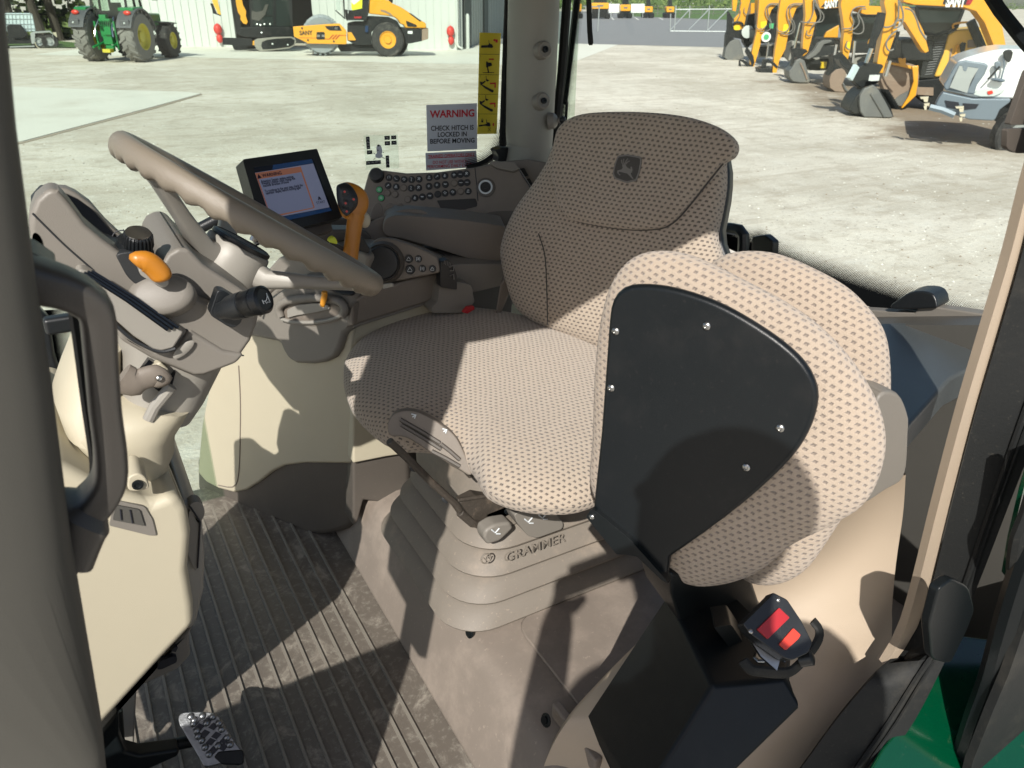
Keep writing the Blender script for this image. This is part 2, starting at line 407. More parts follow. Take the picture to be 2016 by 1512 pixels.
# platform under the seat: sloped front apron, top with a pressed field
mb = MB()
mb.prism([(.40, .34, .0), (.452, .34, .135), (.47, .34, .155), (.52, .34, .17), (1.3, .34, .175), (1.3, .34, 0)], (0, 1.5, 0))
mb.build('seat_platform', 'plinth', cab, bevel=.012, seg=3)
mb = MB(); mb.prism(roundpoly([(.545, .52, .174), (.545, .93, .174), (1.1, .93, .174), (1.1, .52, .174)], .05), (0, 0, .006))
mb.build('platform_panel', 'plinth', cab, bevel=.003)
mb = MB(); mb.prism(roundpoly([(.497, .60, .172), (.512, .60, .172), (.512, .72, .172), (.497, .72, .172)], .005), (0, 0, .03)); mb.build('platform_lug', 'plinth', cab, bevel=.004)
for q in ((925, 1245), (1075, 1418)):
    mb = MB(); n = V(-.93, 0, .36); p = Plane((.43, 0, .078), n).at(*q); mb.lathe(p-n*.001, n, [(.011, 0), (.011, .002), (.007, .003), (.007, .006), (.003, .006)], 12); mb.build('platform_screw', 'black_metal', cab)

# left wheel-arch cover: one smooth pale moulding
Rc = [(1783, 935, .458), (1778, 1010, .455), (1764, 1110, .45), (1756, 1200, .442), (1756, 1240, .435), (1745, 1312, .425), (1660, 1412, .42), (1580, 1516, .42), (1480, 1660, .42)]
Lc = [(1560, 960, .66), (1500, 1060, .66), (1420, 1130, .66), (1340, 1190, .66), (1265, 1265, .66), (1185, 1345, .66), (1110, 1430, .665), (1070, 1510, .67), (1030, 1640, .67)]
RR = catmull([YP(y).at(a, b) for a, b, y in Rc], 40, False); LL = catmull([YP(y).at(a, b) for a, b, y in Lc], 40, False)
rings = [[p+V(.03, .22, -.02) for p in RR], [p+V(.016, .06, -.003) for p in RR], [p+V(.008, .008, 0) for p in RR], RR]
for k in range(1, 9):
    t = k/9; b = math.sin(t*math.pi)*.028
    rings.append([p*(1-t)+q*t+V(-.5, -.75, .4)*b for p, q in zip(RR, LL)])
rings += [LL, [q+V(.012, .012, -.004) for q in LL], [q+V(.03, .02, -.05) for q in LL], [q+V(.05, .025, -.3) for q in LL]]
mb = MB(); mb.loft(rings, closed=False); mb.build('wheel_arch_cover', 'beige_warm', cab, smooth=60)
P_ = YP(.60)
mb = MB()
cap = [(1706, 868), (1722, 800), (1740, 772), (1772, 778), (1790, 820), (1790, 845), (1782, 935), (1745, 965), (1690, 988)]
mb.prism([YP(.456).at(*q) for q in catmull(cap, 40)], (.05, .22, -.01)); mb.build('arch_cap', 'taupe', cab, bevel=.014, seg=4)
# dark rear corner behind, shelf with a hard edge
mb = MB()
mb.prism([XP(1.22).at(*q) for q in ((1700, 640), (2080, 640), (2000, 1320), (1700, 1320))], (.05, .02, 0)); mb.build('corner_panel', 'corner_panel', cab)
SH = ZP(.70)
mb = MB(); mb.prism([SH.at(*q) for q in ((1640, 640), (1765, 634), (1962, 640), (1945, 712), (1902, 730), (1872, 745), (1790, 838), (1690, 900))], (0, 0, -.05)); mb.build('rear_shelf', 'shelf', cab, bevel=.006)
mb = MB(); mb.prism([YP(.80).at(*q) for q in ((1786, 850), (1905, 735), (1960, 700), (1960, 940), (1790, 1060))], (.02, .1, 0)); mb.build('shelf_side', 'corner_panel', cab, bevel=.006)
mb = MB(); mb.prism([XP(1.27).at(*q) for q in ((1560, 600), (1800, 616), (1812, 600), (1962, 622), (1966, 640), (1560, 634))], (.03, 0, 0)); mb.build('shelf_ledge', 'taupe', cab, bevel=.003)
mb = MB(); pb_ = XP(1.26)
mb.prism([pb_.at(*q) for q in catmull([(1752, 608), (1768, 590), (1790, 576), (1815, 573), (1838, 580), (1845, 600), (1842, 607)], 20, True)], (.05, .01, 0)); mb.build('wiper_motor_cover', 'black_plastic', cab, bevel=.01, seg=4)

# rear glass, curved, with printed dots along its lower edge
def rear_xy(t):           # t 0 (left) .. 1 (right)
    y = .42+t*(1.80-.42); return 1.36-.26*abs((y-1.05)/.75)**2.4, y
mb = MB(); n = 24
bz = lambda t: .75-.09*math.sin(math.pi*min(1, t*1.05))+.05*t
lo = [V(rear_xy(i/n)[0], rear_xy(i/n)[1], bz(i/n)-.03) for i in range(n+1)]
hi = [V(rear_xy(i/n)[0]-.12, rear_xy(i/n)[1], 1.98) for i in range(n+1)]
mb.loft([lo, hi], closed=False); mb.build('rear_window', 'glass_tint', cab)
mb = MB(); s = 0.
for i in range(n):
    a, b = lo[i]+V(-.002, 0, 0), lo[i+1]+V(-.002, 0, 0); L = np.linalg.norm(b-a); h = .055
    if i > 19: h *= 1
    mb.add([a, b, b+V(-.004, 0, h+.03), a+V(-.004, 0, h+.03)], [(0, 1, 2, 3)], [(s, -.03), (s+L, -.03), (s+L, h), (s, h)]); s += L
mb.build('rear_window_dots', 'frit', cab)
# round dot patch and catch on the rear glass
RG = XP(1.335)
mb = MB(); c = RG.at(1497, 482)
for k in range(28):
    a0, a1 = 2*math.pi*k/28, 2*math.pi*(k+1)/28
    pt = lambda a, r: c+V(0, math.cos(a)*r*1.1, math.sin(a)*r)
    mb.add([pt(a0, 0), pt(a0, .048), pt(a1, .048), pt(a1, 0)], [(0, 1, 2, 3)], [(.3*k/28*.8, -.01), (.3*k/28*.8, .052), (.3*(k+1)/28*.8, .052), (.3*(k+1)/28*.8, -.01)])
mb.build('latch_dots', 'frit', cab)
lat = MB(); Q = XP(1.30)
lat.prism([Q.at(*q) for q in roundpoly([(1480, 466), (1505, 462), (1522, 476), (1520, 508), (1478, 504)], 4)], (.02, 0, 0))
lat.build('window_latch', 'black_plastic', cab, bevel=.004)
lat = MB(); Q = XP(1.24)
lat.tube([Q.at(*q) for q in ((1418, 448), (1440, 450), (1456, 453), (1464, 464), (1464, 480), (1462, 510))], .0125, 10); lat.build('window_handle', 'black_plastic', cab)

# right-hand glass and quarter glass (down to the floor ahead of the console)
mb = MB(); mb.prism([(-.75, YR, -.02), (1.26, YR, -.02), (1.26, YR, 2.0), (-.75, YR, 2.0)], (0, .005, 0)); mb.build('side_window', 'glass_tint', cab)
# printed dots at the window's rear lower corner
W = YP(YR-.003); mb = MB()
arc = catmull([(915, 326), (940, 320), (962, 308), (980, 290), (990, 264), (994, 236)], 60, False)
pts = [W.at(*q) for q in arc]
for k in range(8):
    for i in range(1, 59):
        t = pts[i+1]-pts[i-1]; t /= np.linalg.norm(t); nn = V(t[2], 0, -t[0]); nn = -nn if nn[0] > 0 else nn
        c = pts[i]+nn*(.0042*k)+t*(.0012 if k % 2 else 0); r = .0022*(1-k/8.5); mb.face([c+V(math.cos(a)*r, 0, math.sin(a)*r) for a in [2*math.pi*q/6 for q in range(6)]])
o_ = mb.build('side_window_dots', 'ink', cab, smooth=0); o_['kind'] = 'stuff'
mb = MB(); mb.tube([p+V(.006, 0, -.006) for p in pts], .008, 6); mb.build('window_seal', 'black_rubber', cab)
# rear right pillar: rounded trim, two screw dimples, seals
PL = YP(1.72)
mb = MB()
def ringP(py, x0, x1):
    a, b = PL.at(x0, py), PL.at(x1, py); c = (a+b)/2; w = np.linalg.norm(b-a)/2
    return [V(c[0]+w*math.cos(q), c[1]+.075*math.sin(q), c[2]) for q in [2*math.pi*k/28 for k in range(28)]]
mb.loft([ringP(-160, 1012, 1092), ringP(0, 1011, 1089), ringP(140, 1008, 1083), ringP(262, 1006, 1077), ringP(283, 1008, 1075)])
mb.build('rear_pillar', 'pillar_lit', cab, smooth=50)
mb = MB(); mb.loft([ringP(282, 1009, 1074), ringP(300, 1006, 1080), ringP(330, 1000, 1096), ringP(420, 990, 1115)]); mb.build('pillar_foot', 'pillar_lit', cab, smooth=50)
for (px, py, r) in ((1071, 98, .019), (1068, 199, .019)):
    p = YP(1.640).at(px, py); n = V(-.05, -.98, .2); mb = MB()
    mb.m(0).lathe(p+n*.004, n, [(r*1.1, -.02), (r, .0), (r*.8, .0035), (r*.4, .001)], 20); mb.m(1).lathe(p+n*.006, n, [(r*.38, -.004), (r*.36, .0035), (r*.2, .004), (r*.15, .001)], 14)
    mb.build('pillar_screw', ['taupe', 'black_metal'], cab)
p = YP(1.64).at(1088, 238); mb = MB(); mb.m(0).lathe(p, (.7, -.6, .1), [(.02, -.01), (.018, .004), (.012, .01), (.006, .012), (.006, .03)], 16); mb.m(1).ball(p+V(.018, -.016, .003), .009)
mb.build('pillar_peg', ['taupe', 'black_plastic'], cab)
mb = MB()
mb.tube([YP(1.83).at(*q) for q in ((1008, -160), (1004, 0), (998, 150), (992, 285), (985, 300))], .0075, 8)
mb.tube([YP(1.83).at(*q) for q in ((1000, -160), (997, 0), (991, 150), (986, 285))], .005, 8)
mb.tube([YP(1.70).at(*q) for q in ((1122, -160), (1116, 0), (1106, 140), (1096, 240), (1093, 300))], (.011), 8)
mb.build('window_seal', 'black_rubber', cab)
mb = MB(); XQ = XP(1.20); s = 0.; pts = [XQ.at(*q) for q in catmull([(1140, -60), (1134, 30), (1124, 120), (1112, 210), (1100, 300)], 30, False)]
for i in range(29):
    a, b = pts[i], pts[i+1]; L = np.linalg.norm(b-a); mb.add([a+V(0, .012, 0), b+V(0, .012, 0), b-V(0, .030, 0), a-V(0, .030, 0)], [(0, 1, 2, 3)], [(s, -.0), (s+L, -.0), (s+L, .042), (s, .042)]); s += L
mb.build('rear_window_dots', 'frit', cab)
# rear wiper arm parked by the pillar, and the short hanging strap
mb = MB(); mb.tube([XP(1.22).at(*q) for q in ((1141, -120), (1136, 0), (1120, 130), (1112, 205))], [.012, .012, .011, .009], 8, flat=.6); mb.tube([XP(1.23).at(*q) for q in ((1116, 200), (1110, 300), (1104, 330))], .004, 8)
mb.build('wiper_arm', 'black_metal', cab)
mb = MB(); mb.tube([XP(1.1).at(*q) for q in ((1158, -60), (1159, 0), (1161, 60), (1163, 84), (1163, 89))], [.006, .006, .0062, .0064, .004], 10); mb.build('cable_tail', 'black_rubber', cab)
# black corner where the right glass meets the console
mb = MB(); mb.prism([YP(1.74).at(*q) for q in roundpoly([(975, 296), (990, 290), (1014, 292), (1018, 302), (1002, 306), (1002, 318), (980, 320), (982, 308)], 3)], (0, .03, 0)); mb.build('window_hinge', 'black_plastic', cab, bevel=.003)

# front-left pillar, close to the lens
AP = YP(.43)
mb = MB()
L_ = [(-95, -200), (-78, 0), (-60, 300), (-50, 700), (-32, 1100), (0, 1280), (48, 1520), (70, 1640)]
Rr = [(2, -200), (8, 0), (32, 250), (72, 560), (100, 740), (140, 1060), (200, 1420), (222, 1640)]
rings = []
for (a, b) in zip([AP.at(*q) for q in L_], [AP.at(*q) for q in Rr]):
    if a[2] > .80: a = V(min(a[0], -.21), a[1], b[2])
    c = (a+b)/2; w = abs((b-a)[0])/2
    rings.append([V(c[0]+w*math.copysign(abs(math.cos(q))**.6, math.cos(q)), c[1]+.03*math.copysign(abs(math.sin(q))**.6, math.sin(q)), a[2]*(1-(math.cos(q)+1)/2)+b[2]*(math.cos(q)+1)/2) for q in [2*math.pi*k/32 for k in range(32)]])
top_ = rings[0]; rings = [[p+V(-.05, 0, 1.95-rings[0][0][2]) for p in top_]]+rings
mb.loft(rings); mb.build('front_pillar', 'pillar_shaded', cab, smooth=60)
mb = MB(); mb.tube([AP.off(-.03).at(*q) for q in ((-20, 1220), (10, 1300), (40, 1420), (70, 1600))], .012, 8); mb.build('pillar_seal', 'black_rubber', cab)
# grab handle on the pillar
HP = YP(.455)
hp = catmull([(40, 540), (80, 553), (125, 566), (165, 586), (190, 616), (198, 700), (206, 800), (216, 880), (216, 935), (196, 975), (158, 1020), (128, 1080)], 40, False)
mb = MB(); wid = lambda t: .0115+.004*abs(2*t-1)**2+(.006 if t > .85 else 0)
path = [HP.at(*q) for q in hp]
rg_ = []
for i, c_ in enumerate(path):
    t_ = path[min(i+1, 39)]-path[max(i-1, 0)]; t_ /= np.linalg.norm(t_); u_ = V(0, 1, 0); w_ = np.cross(t_, u_); w_ /= np.linalg.norm(w_); r_ = wid(i/39)
    rg_.append([c_+u_*r_*1.1*math.copysign(abs(math.cos(q))**.5, math.cos(q))+w_*r_*.74*math.copysign(abs(math.sin(q))**.5, math.sin(q)) for q in [2*math.pi*k/24 for k in range(24)]])
mb.loft(rg_); mb.build('grab_handle', 'handle_dark', cab, smooth=40)
mb = MB(); mb.prism([YP(.46).at(*q) for q in roundpoly([(40, 490), (70, 500), (112, 528), (116, 580), (70, 600), (30, 600)], 5)], (0, .03, 0)); mb.build('handle_mount', 'handle_dark', cab, bevel=.006)
mb = MB(); mb.prism([YP(.46).at(*q) for q in roundpoly([(110, 1050), (160, 1015), (183, 1060), (180, 1085), (172, 1100), (145, 1142), (110, 1150)], 6)], (0, .03, 0)); mb.build('handle_mount', 'handle_dark', cab, bevel=.008)
mb = MB(); mb.tube([YP(.50).at(*q) for q in catmull([(158, 612), (168, 680), (182, 790), (196, 890), (198, 930), (188, 950), (150, 985), (118, 1010)], 30, False)], .0065, 8)
mb.build('pillar_seal', 'black_rubber', cab)

# windscreen wiper motor / front corner seen through the handle
mb = MB(); mb.prism([YP(1.75).at(*q) for q in ((60, 590), (98, 628), (108, 700), (128, 760), (128, 800), (60, 780))], (0, .03, 0)); mb.box(YP(1.7).at(120, 637), (.06, .03, .035)); mb.build('front_pillar_inner', 'black_plastic', cab, bevel=.008)
W2 = YP(1.80); mb = MB(); s = 0.
pts = [W2.at(*q) for q in catmull([(98, 610), (108, 680), (122, 745), (140, 790)], 14, False)]
for i in range(13):
    a, b = pts[i], pts[i+1]; L = np.linalg.norm(b-a); t = (b-a)/L; nn = V(-t[2], 0, t[0]); nn = nn if nn[0] > 0 else -nn
    mb.add([a-nn*.02, b-nn*.02, b+nn*.05, a+nn*.05], [(0, 1, 2, 3)], [(s, -.02), (s+L, -.02), (s+L, .05), (s, .05)]); s += L
mb.build('front_window_dots', 'frit', cab)
mb = MB(); mb.prism([YP(1.7).at(*q) for q in catmull([(80, 745), (110, 742), (135, 762), (142, 775), (110, 800), (80, 790)], 24)], (0, .05, 0)); mb.build('front_trim', 'beige', cab, bevel=.006)

# door opening: rear trim strip, rubber seal, sill, hinge, green body
mb = MB()
st = catmull([(2110, 60), (2068, 220), (2030, 345), (1990, 500), (1948, 640), (1897, 810), (1850, 985), (1803, 1170), (1775, 1255), (1742, 1312)], 30, False)
a_ = [DOOR.at(*q) for q in st]; wpx = [23 if i < 24 else 27-max(0, (i-26))*6 for i in range(30)]
b_ = [DOOR.at(q[0]+w, q[1]+4) for q, w in zip(st, wpx)]
mb.loft([[p+V(.004, .012, 0) for p in a_], a_, b_, [p+V(0, .02, 0) for p in b_]], closed=False); mb.build('door_trim', 'beige_warm', cab, smooth=20)
mb = MB(); DS = YP(YD-.004)
seal_in = [(2130, 60), (2054, 330), (2012, 500), (1972, 640), (1922, 810), (1876, 985), (1830, 1170), (1800, 1265), (1768, 1312), (1742, 1310), (1660, 1400), (1575, 1515), (1480, 1640)]
seal_out = [(2340, 60), (2260, 330), (2190, 500), (2130, 640), (2060, 810), (1990, 985), (1938, 1120), (1895, 1225), (1852, 1320), (1800, 1420), (1738, 1512), (1650, 1660)]
A1 = [DS.at(*q) for q in catmull(seal_in, 50, False)]; B1 = [YP(YD-.05).at(*q) for q in catmull(seal_out, 50, False)]
mb.loft([[p+V(.008, .004, 0) for p in A1], A1, [p*.5+q*.5+V(0, -.002, 0) for p, q in zip(A1, B1)], B1, [p+V(.01, .06, -.01) for p in B1]], closed=False)
mb.build('door_seal', 'black_rubber', cab, smooth=40)
for f, r in ((.62, .0035), (.72, .0022)):
    mb = MB(); mb.tube([p*(1-f)+q*f+V(0, -.005, 0) for p, q in zip(A1, B1)], r, 6); mb.build('seal_lip', 'black_rubber', cab)
mb = MB()
mb.prism([YP(.33).at(*q) for q in roundpoly([(1830, 1230), (1848, 1160), (1875, 1140), (1908, 1156), (1920, 1200), (1905, 1240), (1872, 1308), (1836, 1300)], 10)], (0, .012, 0)); mb.build('door_hinge', 'black_metal', cab, bevel=.004, seg=3)
# green fender outside
mb = MB(); gp = Plane((.8, .28, .3), (-.2, -.5, .85))
mb.prism([gp.at(*q) for q in catmull([(1700, 1530), (1790, 1400), (1840, 1300), (1900, 1240), (1960, 1250), (2200, 1100), (2200, 1700), (1700, 1700)], 30)], (0, 0, -.03)); mb.build('fender', 'green_body', cab, bevel=.006)
mb = MB(); mb.prism([YP(.33).at(*q) for q in ((2100, 850), (2100, 1180), (2004, 1160), (1980, 1130), (1992, 1060), (2016, 960), (2040, 880))], (0, .005, 0)); mb.build('fender_side', 'green_body', cab)
door = MB(); dpn = YP(.30)
door.tube([dpn.at(*q) for q in catmull([(2075, 980), (2030, 1090), (1990, 1215), (1958, 1330), (1925, 1420), (1880, 1560)], 24, False)], .017, 10); door.build('door_frame', 'black_metal', cab)
door = MB(); door.tube([YP(.31).at(*q) for q in catmull([(2060, 880), (2022, 1010), (2003, 1060), (1996, 1130), (2010, 1180)], 20, False)], .008, 8); door.build('door_hose', 'black_rubber', cab)
door = MB(); door.prism([YP(.28).at(*q) for q in ((2100, 1100), (2030, 1200), (1985, 1330), (1955, 1400), (1915, 1500), (1900, 1560), (2200, 1560))], (0, .01, 0)); door.build('door_panel', 'black_rubber', cab)
# inner roof, only its edge shades the seats
roof = MB()
roof.prism([(-.5, .36, 1.92), (-.34, .36, 1.62), (-.2, .36, 1.47), (.0, .36, 1.44), (.5, .36, 1.43), (1.32, .36, 1.43), (1.32, .36, 1.62), (-.4, .36, 2.0)], (0, 1.54, 0)); roof.build('roof', 'taupe', cab, bevel=.04)
mb = MB(); mb.prism([(-.075, .47, -.1), (-.75, .47, -.1), (-.75, .47, .66), (-.075, .47, .67)], (0, .02, 0)); mb.build('front_side_panel', 'black_rubber', cab)
# belt latch box on the rear door post, upper right
mb = MB(); DL = YP(.43)
mb.prism([DL.at(*q) for q in roundpoly([(2026, 138), (2090, 138), (2090, 246), (1988, 246)], 5)], (0, .006, 0))
mb.prism([DL.at(*q) for q in roundpoly([(1984, 254), (2090, 250), (2090, 302), (2000, 302), (1982, 292)], 6)], (0, .006, 0)); mb.build('post_latch', 'taupe_dark', cab, bevel=.002)
# rear window gas strut top right
mb = MB(); mb.tube([XP(1.15).at(*q) for q in ((1930, -40), (1968, 20), (2016, 80), (2060, 130))], .009, 8); mb.build('gas_strut', 'black_metal', cab)
# ================================================================== operator seat, swivelled towards the door
seat = thing('operator_chair', 'large taupe patterned operator seat with deer emblem on its backrest, set on a folded bellows', 'chair', (.66, 1.16, .175))
ph, ti = R(25), R(12)
BN = (-math.cos(ph)*math.cos(ti), -math.sin(ph)*math.cos(ti), math.sin(ti)); BACK = Plane((.80, 1.17, .62), BN)
CUSH = Plane((.62, 1.1, .565), (-.05, -.04, 1))
cush = [(676, 745), (683, 712), (715, 676), (765, 645), (830, 625), (900, 620), (980, 627), (1060, 645), (1130, 668), (1200, 700), (1270, 780), (1275, 880), (1225, 950), (1160, 990), (1095, 1000), (1020, 992), (960, 968), (940, 935), (915, 905), (870, 880), (820, 872), (775, 870), (740, 852), (700, 815), (682, 780)]
mb = MB()
cc = CUSH.uv(960, 800)
def cf(q, s):
    d = q-cc; return .010*math.exp(-((abs(d[0])-.13)/.07)**2)*(1 if s < .95 else 0)*0-.012*math.exp(-(d@d)/.02)
mb.pillow(cush, CUSH.off(-.02), .062, .05, n=120, p=2.5, pb=3, fn=cf, K=14, uvrot=R(60)); mb.build('cushion', 'fabric', seat, merge=True, smooth=70)
back = [(991, 500), (1000, 455), (1022, 408), (1055, 362), (1082, 320), (1096, 285), (1112, 255), (1140, 235), (1180, 227), (1250, 226), (1330, 232), (1395, 248), (1424, 275), (1428, 320), (1428, 370), (1420, 420), (1411, 465), (1420, 500), (1432, 560), (1430, 650), (1395, 720), (1320, 740), (1250, 715), (1180, 688), (1120, 662), (1060, 636), (1022, 606), (1003, 560)]
mb = MB(); bc_ = BACK.uv(1215, 520)
def bf(q, s):
    d = q-bc_; return .016*(math.exp(-((abs(d[0])-.17)/.05)**2)) if d[1] < .1 and s < .9 else 0.
mb.pillow(back, BACK.off(-.03), .05, .05, n=120, p=3, fn=lambda q, s: -.012*math.exp(-((q-bc_)@(q-bc_))/.02), K=14); bk = mb.build('backrest', 'fabric', seat, merge=True, smooth=70)
mb = MB(); mb.prism([BACK.off(-.085).at(*q) for q in catmull([(1180, 260), (1400, 262), (1432, 320), (1434, 380), (1424, 440), (1420, 470), (1436, 520), (1440, 640), (1300, 700), (1100, 640), (1050, 420)], 50)], V(BN)*-.03); mb.build('back_shell', 'black_plastic', seat, bevel=.008)
head = [(1098, 268), (1108, 248), (1130, 232), (1170, 223), (1250, 221), (1340, 228), (1405, 246), (1442, 270), (1452, 292), (1444, 310), (1424, 322), (1395, 358), (1360, 402), (1330, 435), (1300, 450), (1240, 452), (1165, 442), (1125, 430), (1104, 402), (1094, 360), (1092, 310)]
mb = MB(); HPp = BACK.off(.008); mb.pillow(head, HPp, .024, .03, n=120, p=4.5, K=12); hd = mb.build('head_pad', 'fabric', seat, merge=True, smooth=70)
# wing of the head pad that folds back at the right
# emblem: leaping deer in a rounded shield
mb = MB(); EP = BACK.off(.0335); f = lambda pts: [(950+x/3.36, 180+y/3.36) for x, y in pts]
sh = f([(893, 432), (905, 423), (960, 416), (1040, 430), (1054, 438), (1054, 470), (1040, 540), (1020, 590), (960, 606), (940, 602), (880, 580), (868, 565), (862, 545), (875, 480)])
mb.m(0).prism([EP.at(*q) for q in sh], V(BN)*.0012)
c0 = np.mean(np.array(sh), axis=0); sh2 = [tuple(c0+(np.array(q)-c0)*.88) for q in sh]; mb.m(1).prism([EP.at(*q) for q in sh2], V(BN)*.0020)
deer = f([(928, 488), (950, 480), (958, 498), (972, 510), (985, 512), (983, 500), (992, 498), (998, 518), (994, 534), (986, 540), (990, 556), (1004, 578), (996, 580), (974, 556), (962, 544), (945, 540), (922, 534), (908, 530), (904, 540), (917, 552), (912, 556), (896, 540), (896, 524), (926, 516), (932, 504)])
mb.m(0).prism([EP.at(*q) for q in deer], V(BN)*.0030)
for a in ([(930, 484), (922, 470), (920, 452)], [(936, 482), (932, 466), (936, 446)], [(944, 482), (948, 462), (962, 444)], [(950, 480), (958, 468), (974, 458)], [(934, 480), (946, 470), (956, 470)]):
    mb.m(0).tube([EP.off(.0025).at(*q) for q in f(a)], .0011, 6)
mb.build('emblem', ['badge_light', 'badge_dark'], hd)
# seam lines
mb = MB(); mb.tube([BACK.off(.0195).at(*q) for q in catmull([(1060, 460), (1072, 500), (1076, 560), (1078, 640)], 20, False)], .0012, 6); mb.build('seam', 'badge_dark', bk)
mb = MB(); mb.tube([HPp.off(.004).at(*q) for q in catmull(head[10:]+head[:1], 60, False)], .0016, 6); mb.build('piping', 'badge_dark', hd)
mb = MB(); mb.prism([XP(1.04).at(*q) for q in ((968, 545), (1030, 540), (1200, 660), (1200, 740), (1060, 700), (968, 640))], (.02, 0, 0)); mb.build('seat_gap_filler', 'black_plastic', seat)  # dark filler added behind the gap between cushion and backrest, no real part
# suspension bellows
BX, BY = .69, 1.135
def rr(z, hx, hy, r, cx_=BX, cy_=BY, n=8):
    out = []
    for sx, sy, a0 in ((1, -1, -90), (1, 1, 0), (-1, 1, 90), (-1, -1, 180)):
        for k in range(n+1):
            a = R(a0+90*k/n); out.append(V(cx_+sx*(hx-r)+r*math.cos(a), cy_+sy*(hy-r)+r*math.sin(a), z))
    return out
mb = MB(); rings = []; z = .178
H = []
for k in range(4):
    z0, hk, yk = k*.045, .262-k*.019, .212-k*.013
    H += [(z0, hk-.012, yk-.012), (z0+.002, hk, yk), (z0+.008, hk+.003, yk+.003), (z0+.022, hk-.005, yk-.005), (z0+.038, hk-.022, yk-.020), (z0+.043, hk-.034, yk-.030)]
H += [(.182, .196, .166), (.215, .196, .166), (.222, .195, .165), (.252, .182, .152), (.30, .175, .148), (.315, .168, .142)]
for dz, hx, hy in H: rings.append(rr(z+dz, hx, hy, .085))
mb.loft(rings); mb.build('suspension_bellows', 'bellows', seat, smooth=45)
for q in ((815, 920), (878, 982)):
    p = YP(BY-.156).at(*q); mb = MB(); mb.lathe(p, (-.3, -.9, .3), [(.007, -.004), (.007, .002), (.004, .003)], 12); mb.build('bellows_stud', 'black_plastic', seat)
# side skirt plate with moulded maker's word
SK = Plane((.70, BY-.193, .37), (0, -1, .16))
mb = MB()
uvp = SK.uv(1000, 1093); uve = SK.uv(1098, 1058); d = uve-uvp; mb.text('GRAMMER', SK, (uvp[0]+uve[0])/2, (uvp[1]+uve[1])/2, .026, h=.0035, ang=0, ext=.003, sx=1.05, bold=.01)
c = SK.w(*SK.uv(955, 1098), .003); mb.tube([c+SK.ex*.009*math.cos(a)+SK.ey*.009*math.sin(a) for a in [2*math.pi*k/16 for k in range(16)]], .0014, 6, closed=True)
mb.tube([c-SK.ex*.004+SK.ey*.003, c-SK.ey*.004, c+SK.ex*.004+SK.ey*.003], .0012, 6)
mb.build('moulded_word', 'bellows', seat)
# upper steel frame, rails and greasy mechanism under the cushion
mb = MB(); mb.box((BX, BY, .505), (.36, .30, .03)); mb.box((BX-.02, BY-.155, .498), (.38, .02, .03)); mb.box((BX-.02, BY+.155, .498), (.38, .02, .03)); mb.build('slide_frame', 'greasy', seat, bevel=.003)
mb = MB(); MP = YP(BY-.165)
mb.tube([MP.at(*q) for q in ((766, 868), (800, 900), (850, 950), (895, 990), (905, 1005))], .0065, 8)
mb.tube([MP.at(*q) for q in ((900, 985), (930, 980), (960, 976), (1000, 982))], .004, 8); mb.tube([MP.at(*q) for q in ((905, 1008), (930, 1030), (968, 1033))], .008, 8)
mb.prism([MP.at(*q) for q in ((905, 990), (935, 975), (1000, 985), (1010, 1010), (975, 1030), (930, 1025))], (0, .02, 0)); mb.build('slide_lever', 'greasy', seat, bevel=.002)
mb = MB()
for k in range(7): c = MP.at(1012+k*4.2, 1001-k*.8); mb.lathe(c, (0, 1, 0), [(.0075, -.001), (.0075, .001)], 10)
mb.cyl(MP.at(1008, 1000), MP.at(1050, 992), .004); mb.build('spring', 'steel', seat)
mb = MB(); mb.prism([MP.at(*q) for q in ((955, 1012), (1010, 990), (1012, 1015), (1005, 1032), (962, 1040))], (0, .012, 0)); c = MP.off(.003).at(998, 1006); mb.build('lever_bracket', 'bellows', seat, bevel=.003)
mb = MB(); c = MP.off(.002).at(998, 1006); mb.lathe(c, (0, -1, 0), [(.006, 0), (.005, .003), (.003, .003)], 12); mb.build('bracket_bolt', 'black_metal', seat)
for nm, pts, l in (('height_lever', [(955, 1045), (975, 1033), (1005, 1028), (1012, 1040), (985, 1066), (960, 1074), (952, 1060)], .03), ('slide_paddle', [(1012, 1013), (1035, 1002), (1085, 998), (1110, 1030), (1108, 1042), (1058, 1060), (1040, 1056), (1018, 1030)], .035)):
    mb = MB(); mb.prism(roundpoly([YP(BY-.205).at(*q) for q in pts], .006), (0, l, 0)); lv = mb.build(nm, 'taupe', seat, bevel=.008, seg=4)
    mb = MB(); PP = YP(BY-.2065)
    for (x, y) in (((975, 1043),) if nm[0] == 'h' else ((1040, 1022), (1068, 1014))):
        mb.tube([PP.at(x-7, y), PP.at(x, y+6), PP.at(x+8, y-3)], .0012, 5); mb.tube([PP.at(x+2, y+8), PP.at(x+10, y+8)], .0012, 5)
    mb.build('lever_mark', 'mark', lv)
